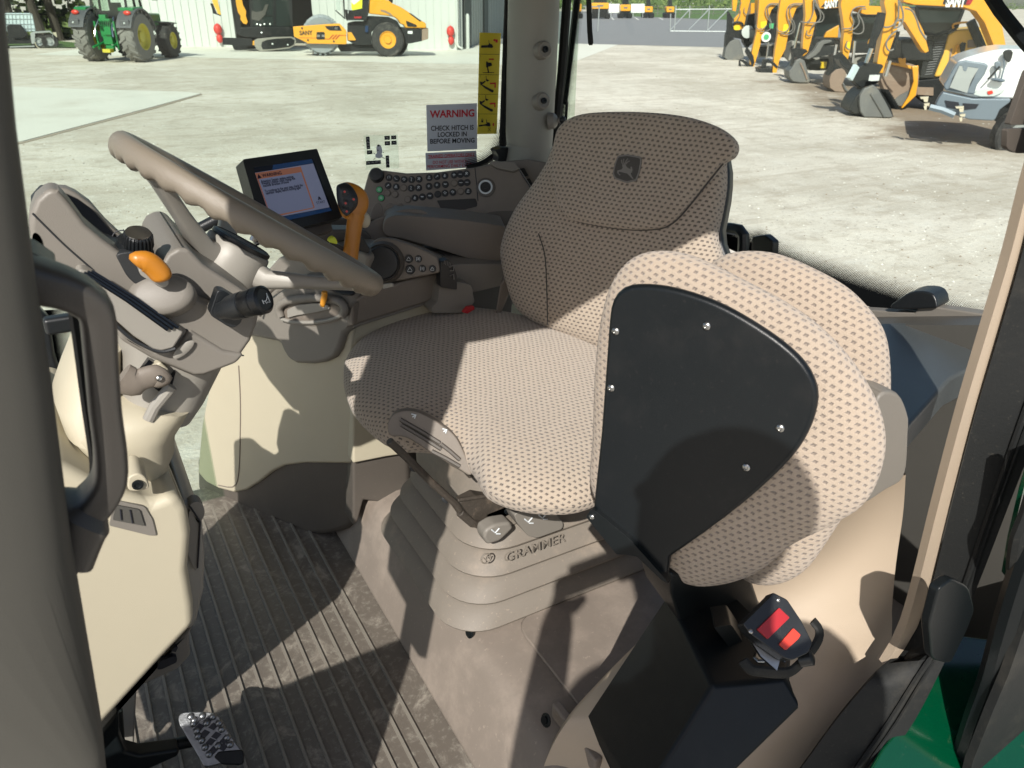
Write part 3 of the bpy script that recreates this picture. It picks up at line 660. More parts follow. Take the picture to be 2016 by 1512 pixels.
# ribbed fore-and-aft handle at the cushion's front corner
HH = Plane((.47, .96, .55), (-.35, -.85, .4))
mb = MB(); out_ = [(763, 835), (775, 815), (800, 808), (830, 813), (872, 838), (902, 866), (930, 935), (900, 922), (850, 892), (800, 862), (768, 858)]
mb.prism([HH.at(*q) for q in catmull(out_, 50)], -HH.n*.05); hn = mb.build('seat_handle', 'taupe_mid', seat, bevel=.009, seg=4)
mb = MB()
for a, b in (((788, 826), (866, 872)), ((790, 836), (868, 884)), ((868, 874), (905, 905)), ((850, 888), (905, 918))): mb.tube([HH.off(.001).at(*a), HH.off(.001).at((a[0]+b[0])/2, (a[1]+b[1])/2-1), HH.off(.001).at(*b)], .0035, 6)
mb.build('handle_rib', 'taupe_dark', hn)
for x, y in ((815, 818), (876, 847)):
    mb = MB(); mb.tube([HH.off(.002).at(x-5, y-3), HH.off(.002).at(x+4, y-1), HH.off(.002).at(x+1, y+6)], .0011, 5); mb.tube([HH.off(.002).at(x+4, y-1), HH.off(.002).at(x-3, y+3)], .0011, 5); mb.build('handle_mark', 'mark', hn)
# armrest on the console side
AR = Plane((.75, 1.44, .72), (-.25, -.95, .1))
top = [(752, 452), (757, 432), (775, 424), (800, 424), (900, 432), (995, 445)]; bot = [(1000, 532), (985, 532), (930, 512), (860, 490), (790, 470), (760, 466)]
mb = MB(); mb.prism(roundpoly([AR.at(*q) for q in top+bot], .008), (.035, .085, .0)); mb.build('armrest', 'taupe_mid', seat, bevel=.016, seg=4)
mb = MB(); mb.prism([YP(1.34).at(*q) for q in ((1000, 540), (1010, 560), (985, 620), (975, 620), (985, 560))], (.02, .03, 0)); mb.build('armrest_post', 'taupe_mid', seat, bevel=.004)

# ================================================================== passenger seat, folded, at the lower right
pas = thing('folding_seat', 'folded passenger seat with black screwed back panel beside the door post', 'folding seat', (.62, .52, .3))
PN = V(-.85, -.5, .1); PAN = Plane((.5, .64, .6), PN)
pad1 = [(1168, 960), (1170, 860), (1174, 740), (1184, 640), (1205, 560), (1240, 512), (1290, 494), (1350, 500), (1410, 525), (1470, 555), (1540, 592), (1610, 640), (1675, 708), (1725, 788), (1744, 860), (1734, 930), (1702, 990), (1640, 1030), (1563, 1068), (1510, 1112), (1468, 1135), (1420, 1148), (1370, 1150), (1325, 1132), (1300, 1110), (1230, 1060)]
mb = MB(); mb.pillow(pad1, PAN.off(-.05), .045, .05, n=120, p=2.3, K=14, uvrot=R(20)); mb.build('seat_pad', 'fabric_pad', pas, merge=True, smooth=70)
pad2 = [(1340, 620), (1375, 545), (1420, 505), (1470, 494), (1530, 500), (1600, 528), (1670, 568), (1722, 622), (1746, 668), (1754, 740), (1750, 820), (1736, 880), (1695, 958), (1645, 1040), (1590, 1116), (1535, 1146), (1480, 1144), (1440, 1110), (1400, 1050), (1350, 850)]
mb = MB(); mb.pillow(pad2, PAN.off(-.15), .05, .05, n=120, p=2.3, K=14, uvrot=R(20)); mb.build('back_pad', 'fabric_pad', pas, merge=True, smooth=70)
pan = [(1197, 640), (1203, 598), (1222, 570), (1256, 561), (1320, 567), (1400, 592), (1470, 628), (1540, 675), (1585, 718), (1607, 762), (1608, 800), (1592, 850), (1560, 900), (1500, 960), (1440, 1010), (1370, 1062), (1318, 1098), (1310, 1146), (1166, 1008), (1168, 985), (1182, 850), (1190, 740)]
PF = PAN.off(.004)
pc2 = catmull([PF.at(*q) for q in pan[:17]], 60, False)+[PF.at(*q) for q in pan[17:]]; mb = MB(); mb.prism(pc2, -PN*.014); pn = mb.build('back_panel', 'panel_black', pas, bevel=.006, seg=5, ang=50)
# fixed flange behind it along the curved edge
for q in ((1212, 652), (1391, 642), (1203, 764), (1536, 843), (1469, 920)):
    mb = MB(); screw(mb, PF.at(*q), PN/np.linalg.norm(PN), .0045); mb.build('panel_screw', 'steel', pn)
mb = MB(); mb.prism([PAN.off(.012).at(*q) for q in roundpoly([(1154, 1018), (1162, 1004), (1172, 1006), (1240, 1062), (1310, 1140), (1316, 1150), (1302, 1142), (1254, 1096), (1230, 1092), (1214, 1092)], 2)], -PN*.012); fl = mb.build('hinge_flange', 'black_metal', pas, bevel=.002)
mb = MB(); screw(mb, PAN.off(.013).at(1165, 1018), PN/np.linalg.norm(PN), .0035); mb.build('flange_screw', 'steel', fl)
# bracket under the pads
mb = MB(); mb.prism([YP(.56).at(*q) for q in ((1320, 1128), (1480, 1140), (1500, 1200), (1470, 1260), (1340, 1230), (1322, 1172))], (.02, .1, 0)); mb.build('hinge_bracket', 'black_metal', pas, bevel=.005)
mb = MB(); mb.prism([YP(.60).at(*q) for q in ((1436, 1140), (1540, 1142), (1604, 1196), (1600, 1214), (1560, 1260), (1432, 1240))], (.02, .1, 0)); mb.build('pad_base', 'taupe_mid', pas, bevel=.006)
# black base box: sloped faces
V1, V2, V3, V4, V5, V6, V7 = (1316, 1172), (1404, 1350), (1545, 1336), (1580, 1390), (1158, 1410), (1200, 1530), (1448, 1530)
ZT = Plane((.6, .5, .46), (.1, -.1, 1))
A = ZT.at(*V1); B = ZT.at(*V2); C_ = ZT.at(*V3)
E1 = YP(.62).at(*V5); E2 = YP(.60).at(1215, 1560)
D_ = YP(.40).at(*V4); D2 = YP(.40).at(1400, 1570); B2 = YP(.44).at(1262, 1570)
mb = MB()
back1 = ZT.at(1420, 1150); back2 = ZT.at(1560, 1290)
vs = [A, B, C_, back2, back1, E1, B2, E2, D_, D2]
fs = [(0, 1, 2, 3, 4), (0, 5, 7, 6, 1), (1, 6, 9, 8, 2)]
mb.add(vs, fs)
lo_ = [E2+V(.02, .02, -.1), D2+V(.1, .05, -.1), D_+V(.14, .08, -.12), back1+V(.1, .1, -.2)]
mb.add([C_, D_, D_+V(.02, .05, -.01), back2, D2, D2+V(.04, .08, 0)], [(0, 1, 2, 3), (1, 4, 5, 2)])
mb.build('base_box', 'black_metal', pas, bevel=.006, seg=3, merge=True, ang=15)
# buckle of the seat belt
bu = thing('seat_belt_buckle', 'black seat belt buckle with two red buttons beside the folded seat', 'seat belt buckle', tuple(YP(.45).at(1530, 1240)))
BP = Plane(tuple(YP(.44).at(1530, 1230)), (-.25, -.6, .76))
body = [(1462, 1228), (1518, 1172), (1522, 1166), (1550, 1180), (1578, 1222), (1600, 1265), (1592, 1285), (1560, 1300), (1545, 1296), (1480, 1250)]
mb = MB(); mb.prism([BP.at(*q) for q in roundpoly(body, 5)], -BP.n*.022); b0 = mb.build('buckle_body', 'black_plastic', bu, bevel=.004, seg=3)
mb = MB(); mb.prism([BP.off(.003).at(*q) for q in roundpoly([(1491, 1239), (1534, 1196), (1555, 1216), (1512, 1258)], 2)], -BP.n*.008); mb.build('release_button', 'red', bu, bevel=.003)
mb = MB(); mb.prism([BP.off(.003).at(*q) for q in roundpoly([(1534, 1268), (1562, 1236), (1577, 1250), (1572, 1258), (1548, 1280)], 3)], -BP.n*.008); mb.build('warning_button', 'red_hot', bu, bevel=.003)
mb = MB(); mb.prism([BP.off(-.024).at(*q) for q in ((1466, 1240), (1548, 1304), (1536, 1298), (1530, 1320), (1498, 1292))], -BP.n*.006); mb.build('buckle_tongue', 'steel', bu)
for q in ((1478, 1243), (1532, 1181)): mb = MB(); screw(mb, BP.at(*q), BP.n, .0028); mb.build('buckle_rivet', 'steel', bu)
mb = MB(); mb.tube([BP.off(-.03).at(*q) for q in catmull([(1600, 1222), (1613, 1240), (1610, 1262), (1590, 1290), (1560, 1320), (1535, 1325), (1500, 1322), (1478, 1318), (1462, 1300)], 30, False)], .007, 8, flat=.5); mb.build('belt_strap', 'black_rubber', bu)
mb = MB(); c = YP(.47).at(1496, 1292); mb.lathe(c+V(0, 0, -.03), (0, 0, 1), [(.014, 0), (.014, .012), (.009, .014), (.009, .028), (.006, .03)], 6); mb.lathe(c+V(0, 0, -.036), (0, 0, 1), [(.02, 0), (.02, .006)], 20); mb.build('anchor_bolt', 'steel', bu, bevel=.001)
mb = MB(); mb.prism([YP(.50).at(*q) for q in roundpoly([(1405, 1235), (1440, 1230), (1480, 1290), (1530, 1316), (1540, 1330), (1500, 1335), (1470, 1318)], 4)], (.02, .03, 0)); mb.build('anchor_plate', 'black_metal', bu, bevel=.003)
mb = MB(); mb.lathe(BP.off(-.02).at(1592, 1296), V(.5, -.6, .5), [(.009, -.01), (.009, .004), (.005, .006)], 12); mb.build('anchor_knob', 'black_plastic', bu)
# ================================================================== steering column, dash pod and wheel
colm = thing('steering_column', 'taupe steering column with dash pod, vents and stalk above a pale lower cover', 'steering column', (0, 1.1, 0))
def ext(name, pts, y0, dy, m, parent, r=0, bevel=.008, seg=3, n=None, **k):
    pl = YP(y0); p = [pl.at(*q) for q in pts]
    if n: p = catmull(p, n)
    elif r: p = roundpoly(p, r)
    mb = MB(); mb.prism(p, (0, dy, 0)); return mb.build(name, m, parent, bevel=bevel, seg=seg, **k)
# pod: near cheek, lower middle with the display, far cheek
near = [(57, 450), (59, 420), (70, 393), (88, 377), (104, 370), (116, 376), (140, 404), (167, 441), (200, 470), (232, 494), (270, 520), (330, 560), (420, 600), (480, 606), (506, 616), (506, 640), (494, 672), (470, 706), (430, 724), (400, 722), (345, 705), (290, 668), (226, 618), (165, 560), (100, 512), (64, 486)]
YN = .985
ext('pod_shell', near, YN, .045, 'taupe', colm, bevel=.014, seg=4)
mid = [(62, 470), (88, 440), (112, 442), (170, 492), (230, 535), (330, 566), (480, 620), (480, 690), (420, 722), (290, 668), (165, 560), (100, 512)]
ext('pod_core', mid, YN+.02, .23, 'dash_black', colm, bevel=.004)
far_ = [(q[0], q[1]) for q in near[:16]]+[(494, 672), (430, 724), (290, 668), (165, 560), (100, 512), (64, 486)]
fc_ = [(88, 420), (96, 380), (108, 370), (130, 371), (150, 380), (178, 400), (210, 437), (246, 470), (300, 515), (345, 545), (480, 610), (494, 672), (430, 724), (290, 668), (165, 560), (100, 490)]; fp = [YP(YN+.22).at(*q) for q in fc_]; mb = MB(); mb.prism(fp, (0, .03, 0)); mb.build('pod_shell', 'taupe', colm, bevel=.012, seg=4)
lin = [(q[0]+3, q[1]+12) for q in fc_[:9]]+[(330, 560), (300, 600), (165, 540), (100, 470)]; mb = MB(); mb.prism([YP(YN+.213).at(*q) for q in lin], (0, .006, 0)); mb.build('display_liner', 'black_gloss', colm)
# seam, screw recess, badge ring on the far cheek
mb = MB(); sp_ = YP(YN-.0005)
mb.tube([sp_.at(*q) for q in catmull([(64, 420), (90, 446), (130, 485), (185, 533)], 20, False)], .0011, 5)
mb.tube([sp_.at(*q) for q in catmull([(366, 648), (400, 672), (440, 690), (480, 700)], 20, False)], .0011, 5); mb.build('pod_seam', 'dash_black', colm)
mb = MB(); c = sp_.at(74, 478); mb.loft([[c+V(math.cos(a)*.0045*k, -.0008, math.sin(a)*.0115*k) for a in [2*math.pi*i/20 for i in range(20)]] for k in (1, .6)]); mb.build('screw_recess', 'taupe_dark', colm)
mb = MB(); mb.box(YP(1.20).at(243, 452)+V(0, 0, 0), (.001, .001, .001)); ring = Plane(tuple(YP(1.195).at(240, 468)), (-.1, -.97, .3))
mb.tube([ring.w(.012*math.cos(a), .010*math.sin(a), .002) for a in [2*math.pi*k/20 for k in range(20)]], .0009, 5, closed=True)
mb.tube([ring.w(-.006, .002, .002), ring.w(-.001, .004, .002), ring.w(.004, -.002, .002), ring.w(.007, -.004, .002)], .001, 5); mb.build('pod_badge', 'ink', colm)
# column housing behind the wheel
hous = [(318, 520), (330, 500), (352, 488), (372, 490), (400, 520), (470, 566), (505, 592), (512, 610), (506, 640), (495, 668), (470, 704), (430, 700), (380, 660), (330, 600)]
ext('column_housing', hous, 1.0, .21, 'taupe', colm, bevel=.02, seg=5)
ext('column_collar', [(226, 500), (262, 494), (318, 540), (340, 560), (372, 610), (350, 620), (300, 590), (250, 545)], YN-.004, .02, 'dash_black', colm, r=.006, bevel=.006)
# lower shell with the vent slots
ext('pod_shell', [(149, 537), (158, 530), (175, 534), (260, 590), (354, 648), (362, 655), (342, 686), (318, 692), (300, 688), (262, 662), (215, 620), (165, 566)], YN-.022, .06, 'silver_taupe', colm, bevel=.007, seg=3)
mb = MB(); vp = YP(YN-.024)
for a, b in (((165, 537), (330, 649)), ((172, 535), (340, 647)), ((180, 534), (350, 645))):
    mb.tube([vp.at(*a), vp.at((a[0]+b[0])/2+2, (a[1]+b[1])/2-2), vp.at(*b)], .0024, 6)
mb.build('vent_slot', 'black_gloss', colm)
mb = MB(); mb.tube([YP(YN-.02).at(*q) for q in catmull([(228, 640), (260, 668), (300, 688), (322, 692), (345, 686)], 20, False)], .0022, 6); mb.build('pod_seam', 'dash_black', colm)
ext('pod_underside', [(222, 636), (262, 666), (305, 690), (350, 684), (372, 648), (440, 690), (482, 698), (466, 716), (440, 726), (402, 740), (380, 741), (297, 706), (236, 670)], YN-.005, .24, 'taupe', colm, bevel=.012, seg=4)
mb = MB(); c = YP(YN-.010).at(361, 688); u_ = V(.8, 0, .55); w_ = V(-.55, 0, .8)
mb.loft([[c+u_*.0165*k*math.cos(a)+w_*.0065*k*math.sin(a)+V(0, -.0006+(.0 if k == 1 else -.001), 0) for a in [2*math.pi*i/24 for i in range(24)]] for k in (1, .75)]); mb.build('screw_recess', 'silver_taupe', colm)
# round bezel and orange shuttle lever, light knob, horn stalk
c = YP(.985).at(312, 575); ax = V(-.35, -.55, .75); ax /= np.linalg.norm(ax)
mb = MB(); dsk = Plane(tuple(YP(.975).at(318, 580)), (-.15, -.85, .5))
mb.loft([[dsk.w(.036*k*math.cos(a)*1.0, .024*k*math.sin(a), h) for a in [2*math.pi*i/32 for i in range(32)]] for k, h in ((1.08, -.02), (1.05, .0), (.98, .006), (.7, .009), (.05, .0095))]); mb.build('lever_boss', 'taupe', colm, smooth=60)
ext('lever_base', [(272, 528), (300, 540), (330, 548), (334, 560), (322, 568), (300, 556), (276, 542)], .955, .03, 'silver_taupe', colm, r=.004, bevel=.004)
mb = MB(); op = YP(.95); pth = [op.at(*q) for q in catmull([(266, 520), (275, 514), (292, 517), (308, 530), (318, 543), (322, 552)], 16, False)]
mb.tube(pth, [(.006, .009)]+[(.0095, .012)]*3+[(.0105, .0125)]*9+[(.0105, .012), (.010, .011), (.006, .007)], 16, upv=(0, 1, 0)); mb.build('shuttle_lever', 'orange', colm, smooth=70)
kp = YP(1.01).at(262, 488); kx = V(.12, -.35, .93); kx /= np.linalg.norm(kx)
mb = MB(); mb.m(0).lathe(kp, kx, [(.026, -.03), (.023, -.005), (.018, .006), (.0165, .012)], 24)
kn = mb.build('knob_stem', 'black_plastic', colm)
k2 = YP(.995).at(272, 471); rg = []
a_ = np.cross(kx, (1, 0, 0)); a_ /= np.linalg.norm(a_); b_ = np.cross(kx, a_)
for h, r0 in ((-.010, .0155), (-.006, .0165), (.006, .0155), (.009, .0135)):
    rg.append([k2+kx*h+(a_*math.cos(t)+b_*math.sin(t))*(r0+(.0009 if i % 4 < 2 else -.0009)) for i, t in enumerate([2*math.pi*i/96 for i in range(96)])])
mb = MB(); mb.loft(rg); mb.build('light_knob', 'black_plastic', colm, smooth=20)
mb = MB(); mb.loft([[k2+kx*h+(a_*math.cos(t)+b_*math.sin(t))*r0 for t in [2*math.pi*i/32 for i in range(32)]] for h, r0 in ((.0085, .0140), (.0100, .0138), (.0105, .009))]); mb.build('knob_rim', 'steel', colm)
ext('stalk_plate', [(412, 620), (428, 572), (440, 572), (470, 590), (478, 634), (462, 646), (450, 644)], .955, .02, 'black_plastic', colm, r=.006, bevel=.004)
s0, s1 = YP(.95).at(432, 612), YP(.90).at(522, 589); d = s1-s0; L = np.linalg.norm(d); d /= L
mb = MB(); mb.lathe(s0, d, [(.010, 0), (.0115, .01), (.0155, .02), (.0165, L*.55), (.0155, L*.56), (.016, L*.57), (.017, L*.8), (.0165, L*.81), (.0175, L*.83), (.0172, L*.97), (.0145, L), (.0135, L+.0005), (.0130, L-.001), (.0125, L-.001)], 28); st_ = mb.build('horn_stalk', 'black_plastic', colm)
hp_ = Plane(tuple(s1+d*.0004), tuple(d)); mb = MB()
mb.tube([hp_.w(-.006, -.001, 0), hp_.w(.001, -.002, 0), hp_.w(.005, .002, 0), hp_.w(.006, .0055, 0), hp_.w(.0055, -.006, 0), hp_.w(.001, -.004, 0)], .0006, 5)
mb.tube([hp_.w(-.002, -.002, 0), hp_.w(-.001, -.005, 0), hp_.w(.002, -.0045, 0)], .0006, 5); mb.tube([hp_.w(-.006, .001, 0), hp_.w(-.006, -.004, 0)], .0006, 5); mb.build('horn_mark', 'mark', st_)

# shaft cover below the pod
ca = V(-.42, 0, -.9)
def ring_at(px0, px1, py0, py1, y, d, nn=28, sq=.75):
    a, b = YP(y).at(px0, py0), YP(y).at(px1, py1); c = (a+b)/2; u = (b-a)/2
    return [c+u*math.copysign(abs(math.cos(t))**sq, math.cos(t))+V(0, 1, 0)*d*(1+math.copysign(abs(math.sin(t))**sq, math.sin(t))) for t in [2*math.pi*k/nn for k in range(nn)]]
mb = MB(); mb.loft([ring_at(228, 484, 655, 700, 1.0, .085), ring_at(243, 458, 700, 742, 1.0, .085), ring_at(244, 420, 790, 812, 1.0, .082), ring_at(236, 392, 830, 850, 1.0, .08)]); mb.build('shaft_cover', 'silver_taupe', colm, smooth=50)
mb = MB(); mb.loft([ring_at(150, 396, 640, 826, .99, .10), ring_at(134, 378, 760, 868, .98, .10), ring_at(120, 363, 850, 884, .98, .10), ring_at(150, 358, 900, 925, .98, .095), ring_at(190, 340, 945, 958, .98, .09), ring_at(200, 330, 980, 990, 1.0, .08)]); 
mb2 = MB(); mb2.loft([ring_at(243, 396, 812, 826, .985, .098), ring_at(150, 384, 858, 856, .975, .105), ring_at(128, 364, 886, 888, .975, .105), ring_at(150, 360, 920, 926, .975, .10), ring_at(200, 345, 952, 948, .98, .09), ring_at(220, 320, 985, 990, 1.0, .08)]); mb2.build('shaft_collar', 'beige', colm, smooth=50)
mb = MB(); mb.loft([ring_at(150, 250, 700, 700, 1.03, .07), ring_at(125, 250, 770, 770, 1.02, .08), ring_at(108, 250, 830, 830, 1.0, .09), ring_at(128, 250, 885, 890, .99, .09)]); mb.build('side_cover', 'beige', colm, smooth=50)
mb = MB(); mb.tube([YP(.985).at(*q) for q in ((338, 760), (305, 800), (292, 826))], .0075, 10); mb.build('gas_spring', 'silver_taupe', colm)
ext('spring_slot', [(293, 708), (306, 716), (290, 745), (318, 766), (346, 732), (336, 772), (312, 770), (270, 740)], .992, .01, 'black_gloss', colm, bevel=0)
ext('tilt_bracket', [(300, 722), (316, 712), (334, 730), (318, 752), (296, 744)], .985, .015, 'beige', colm, bevel=.003)
mb = MB(); mb.tube([YP(.965).at(*q) for q in catmull([(238, 742), (262, 752), (284, 745), (310, 740), (322, 758)], 16, False)], [(.019, .009)]*6+[(.015, .008)]*6+[(.013, .008)]*3+[(.008, .005)], 14, upv=(0, 0, 1)); mb.build('tilt_lever', 'taupe_mid', colm, smooth=60)
mb = MB(); screw(mb, YP(.955).at(314, 745), (.2, -.95, .2), .004); mb.build('lever_screw', 'steel', colm)

# lower dash cover
lower = [(20, 860), (110, 905), (180, 945), (250, 962), (300, 936), (340, 962), (372, 985), (392, 1010), (402, 1060), (404, 1110), (400, 1180), (387, 1225), (375, 1245), (320, 1300), (260, 1366), (200, 1432), (100, 1540), (-60, 1560), (-60, 900)]
low2 = [(20, 895), (110, 905), (180, 945), (235, 965), (300, 990), (345, 972), (370, 1000), (378, 1050), (372, 1120), (383, 1190), (384, 1232), (320, 1300), (260, 1366), (200, 1432), (100, 1540), (-60, 1560), (-60, 900)]
mb = MB(); pl = YP(.93); o_ = [pl.at(*q) for q in low2]
mb.prism(o_, (-.01, .34, -.015)); dl = mb.build('lower_dash', 'beige', colm, bevel=.03, seg=6, ang=20)
ext('lower_dash_edge', [(360, 985), (384, 996), (398, 1020), (404, 1090), (402, 1160), (388, 1222), (378, 1240), (360, 1240), (352, 1100)], .985, .26, 'silver_taupe', colm, bevel=.012, seg=4)
mb = MB(); ip = YP(.978)
mb.prism([ip.at(*q) for q in catmull([(372, 998), (384, 988), (397, 992), (403, 1006), (400, 1020), (390, 1030), (382, 1018)], 30)], (0, .02, 0)); mb.prism([ip.at(*q) for q in roundpoly([(373, 1004), (394, 1028), (390, 1116), (384, 1126), (368, 1088), (366, 1050)], 5)], (0, .01, 0)); mb.build('cable_flap', 'taupe', colm, bevel=.003)
mb = MB(); mb.tube([YP(.976).at(*q) for q in ((373, 996), (383, 1010), (394, 1027), (392, 1070), (389, 1118))], .0012, 5); mb.build('flap_gap', 'ink', colm)
ext('dash_tab', [(250, 940), (272, 930), (288, 940), (296, 962), (276, 968), (252, 968)], .915, .05, 'beige', colm, r=.006, bevel=.004)
mb = MB(); mb.lathe(YP(.9125).at(271, 954), (0, -1, 0), [(.0068, 0), (.0066, .002), (.004, .0025), (.003, .001)], 14); mb.build('tab_screw', 'black_metal', colm)
# small vent framed in the dash, near side
vpn = YP(.927)
mb = MB(); fr_o = [(225, 985), (285, 998), (300, 1022), (308, 1054), (296, 1055), (215, 1035)]; mb.prism([vpn.at(*q) for q in roundpoly(fr_o, 4)], (0, .012, 0)); vt = mb.build('dash_vent', 'taupe', colm, bevel=.004)
mb = MB(); mb.prism([vpn.off(.003).at(*q) for q in roundpoly([(228, 995), (275, 1004), (285, 1036), (222, 1024)], 3)], (0, .004, 0)); mb.build('vent_grille', 'corner_panel', vt, bevel=.001)
mb = MB()
for a, b in (((237, 1003), (239, 1024)), ((256, 1004), (261, 1030))): mb.tube([vpn.off(.0045).at(*a), vpn.off(.0045).at(*b)], .0008, 5)
mb.build('vent_gap', 'ink', vt)
ext('dash_vent', [(115, 958), (180, 978), (170, 1000), (118, 975)], .925, .01, 'beige', colm, r=.004, bevel=.003)
# foot duct below the cover
ext('foot_duct', [(200, 1432), (384, 1225), (372, 1250), (375, 1290), (350, 1318), (290, 1345), (240, 1370)], 1.02, .16, 'taupe', colm, bevel=.012)
mb = MB(); dp = YP(1.012)
mb.prism([dp.at(*q) for q in roundpoly([(315, 1302), (340, 1292), (349, 1294), (348, 1304), (318, 1318), (308, 1318)], 4)], (0, .01, 0)); mb.prism([dp.at(*q) for q in ((336, 1282), (345, 1274), (350, 1276), (346, 1284))], (0, .01, 0)); mb.build('duct_slot', 'ink', colm)

# ------------------------------------------------------------------ wheel
WC = V(.233, 1.143, .910); WA = V(.586, .045, .807); WA /= np.linalg.norm(WA)
WC = YP(1.12).at(503, 428)
wu = np.cross(WA, (0, 1, 0)); wu /= np.linalg.norm(wu); ww = np.cross(WA, wu)
RW = .187
wheel = thing('steering_wheel', 'taupe three spoke steering wheel with finger grips under its rim', 'steering wheel', tuple(WC))
rings = []
N_ = 160
for k in range(N_):
    a = 2*math.pi*k/N_; rad = ww*math.cos(a)+wu*math.sin(a); c = WC+rad*RW
    g = .0034*(math.cos(a*36))
    ring = []
    for j in range(16):
        t = 2*math.pi*j/16; co, si = math.cos(t), math.sin(t)
        r_ = .0146+(g*max(0, -si*.8-co*.3))
        ring.append(c+rad*r_*co*.98+WA*r_*si*1.12)
    rings.append(ring)
rings.append(rings[0]); mb = MB(); mb.loft(rings, cap0=False, cap1=False); mb.build('rim', 'rim', wheel, smooth=70, merge=True)
HC = YP(1.12).at(448, 528)           # hub under the rim plane
mb = MB(); mb.lathe(HC, WA, [(.052, -.045), (.050, -.03), (.047, -.006), (.048, .0), (.047, .018), (.045, .035), (.043, .038)], 40); mb.build('hub', 'silver_taupe', wheel, smooth=40, bevel=.002)
def dome(c, r0, h0, up_, k=1.): return [(r0, h0), (r0*.98, h0+up_*.6), (r0*.9, h0+up_), (.001, h0+up_*1.1)]
mb = MB(); mb.lathe(HC, WA, [(.041, .036), (.043, .040), (.0425, .044), (.038, .046), (.037, .0445), (.02, .045)], 40); mb.build('hub_cap', 'black_plastic', wheel, smooth=40)
for tgt, (px, py), pxh in (((300, 350), (302, 352), (395, 470)), ((620, 525), (622, 522), (490, 535)), ((560, 480), (600, 470), (500, 500))):
    pass
def spoke(ang, name='spoke'):
    rad = ww*math.cos(ang)+wu*math.sin(ang); tang = np.cross(WA, rad)
    e = WC+rad*(RW-.004)-WA*.006; s = HC+rad*.034+WA*.012; m_ = s*.45+e*.55-WA*.012*0
    rings = []
    for p_, w_, h_ in ((s-rad*.01, .022, .020), (s+rad*.02, .017, .016), (s*.5+e*.5-WA*.004, .014, .011), (s*.15+e*.85, .0145, .010), (e, .017, .009)):
        rings.append([p_+tang*w_*math.copysign(abs(math.cos(t))**.6, math.cos(t))+WA*h_*math.copysign(abs(math.sin(t))**.6, math.sin(t)) for t in [2*math.pi*k/20 for k in range(20)]])
    mb = MB(); mb.loft(rings); return mb.build(name, 'silver_taupe', wheel, smooth=50)
SPK = [None]*3
def ang_of(px, py):      # rim angle whose image is nearest to a pixel
    best = None
    for k in range(720):
        a = 2*math.pi*k/720; q = WC+(ww*math.cos(a)+wu*math.sin(a))*RW; d = q-CAM; dd = d@FW; x = PX+F*(d@CX)/dd; y = PY-F*(d@CY)/dd
        e = (x-px)**2+(y-py)**2
        if (d@FW) < (WC-CAM)@FW: e += 0
        if best is None or e < best[0]: best = (e, a)
    return best[1]
A0 = ang_of(285, 330)
for k in range(3): spoke(A0+k*2*math.pi/3)
# ================================================================== right-hand console
con = thing('side_console', 'long taupe side console with a pale front panel, dial and slots, along the right window', 'console', (.5, 1.6, 0))
KP = Plane((.15, 1.93, 0), (-.86, -.5, 0))
def slab(name, pts, plane, depth, m, parent, r=0, bevel=.006, seg=3, n=None, uvw=None, **k):
    p = [plane.at(*q) for q in pts]
    if n: p = catmull(p, n)
    elif r: p = roundpoly(p, r)
    mb = MB(); mb.prism(p, uvw if uvw is not None else -plane.n*depth); return mb.build(name, m, parent, bevel=bevel, seg=seg, **k)
def c5(pts): return [(400+x/2.88, 300+y/2.88) for x, y in pts]
def crop(x0, y0, s): return lambda pts: [(x0+x/s, y0+y/s) for x, y in pts]
Y2 = YP(1.425)
_slab = slab
def slab2(name, pts, plane, depth, m, parent, **k):
    """a console panel that turns the corner: the part right of the bend runs along the cab"""
    o = plane.at(0, 0); dn = plane.n
    XB = 695
    p = [V(*q) for q in pts]; L_, R_ = [], []
    for i, q in enumerate(p):
        a, b = q, p[(i+1) % len(p)]
        (L_ if a[0] <= XB else R_).append(a)
        if (a[0]-XB)*(b[0]-XB) < 0:
            t = (XB-a[0])/(b[0]-a[0]); c = a*(1-t)+b*t; L_.append(c); R_.append(c)
    if len(L_) > 2: _slab(name, [tuple(q) for q in L_], plane, depth, m, parent, **k)
    if len(R_) > 2:
        k2 = dict(k); pc_ = plane.at(XB, 700); _slab(name, [tuple(q) for q in R_], YP(pc_[1]), depth, m, parent, **k2)
# lower skirt sweeping round to the seat, pale panel above it
slab2('console_skirt', [(384, 900), (400, 900), (560, 860), (900, 860), (900, 1010), (716, 985), (704, 1030), (680, 1046), (645, 1056), (600, 1057), (550, 1050), (505, 1038), (460, 1018), (420, 995), (386, 966)], KP.off(-.004), .12, 'taupe_dark', con, bevel=.02, seg=5)
slab2('front_panel', [(388, 930), (391, 890), (396, 836), (408, 775), (424, 720), (446, 670), (474, 620), (510, 590), (700, 560), (900, 560), (900, 880), (760, 900), (690, 914), (600, 913), (560, 918), (535, 930), (510, 950), (485, 966), (460, 971), (430, 963), (405, 950)], KP.off(.008), .10, 'beige', con, bevel=.012, seg=4)
mb = MB(); mb.tube([KP.off(.0085).at(*q) for q in catmull([(470, 720), (473, 780), (473, 850), (470, 930), (460, 958), (430, 955)], 30, False)], .0016, 6)
mb.build('panel_seam', 'taupe_mid', con)
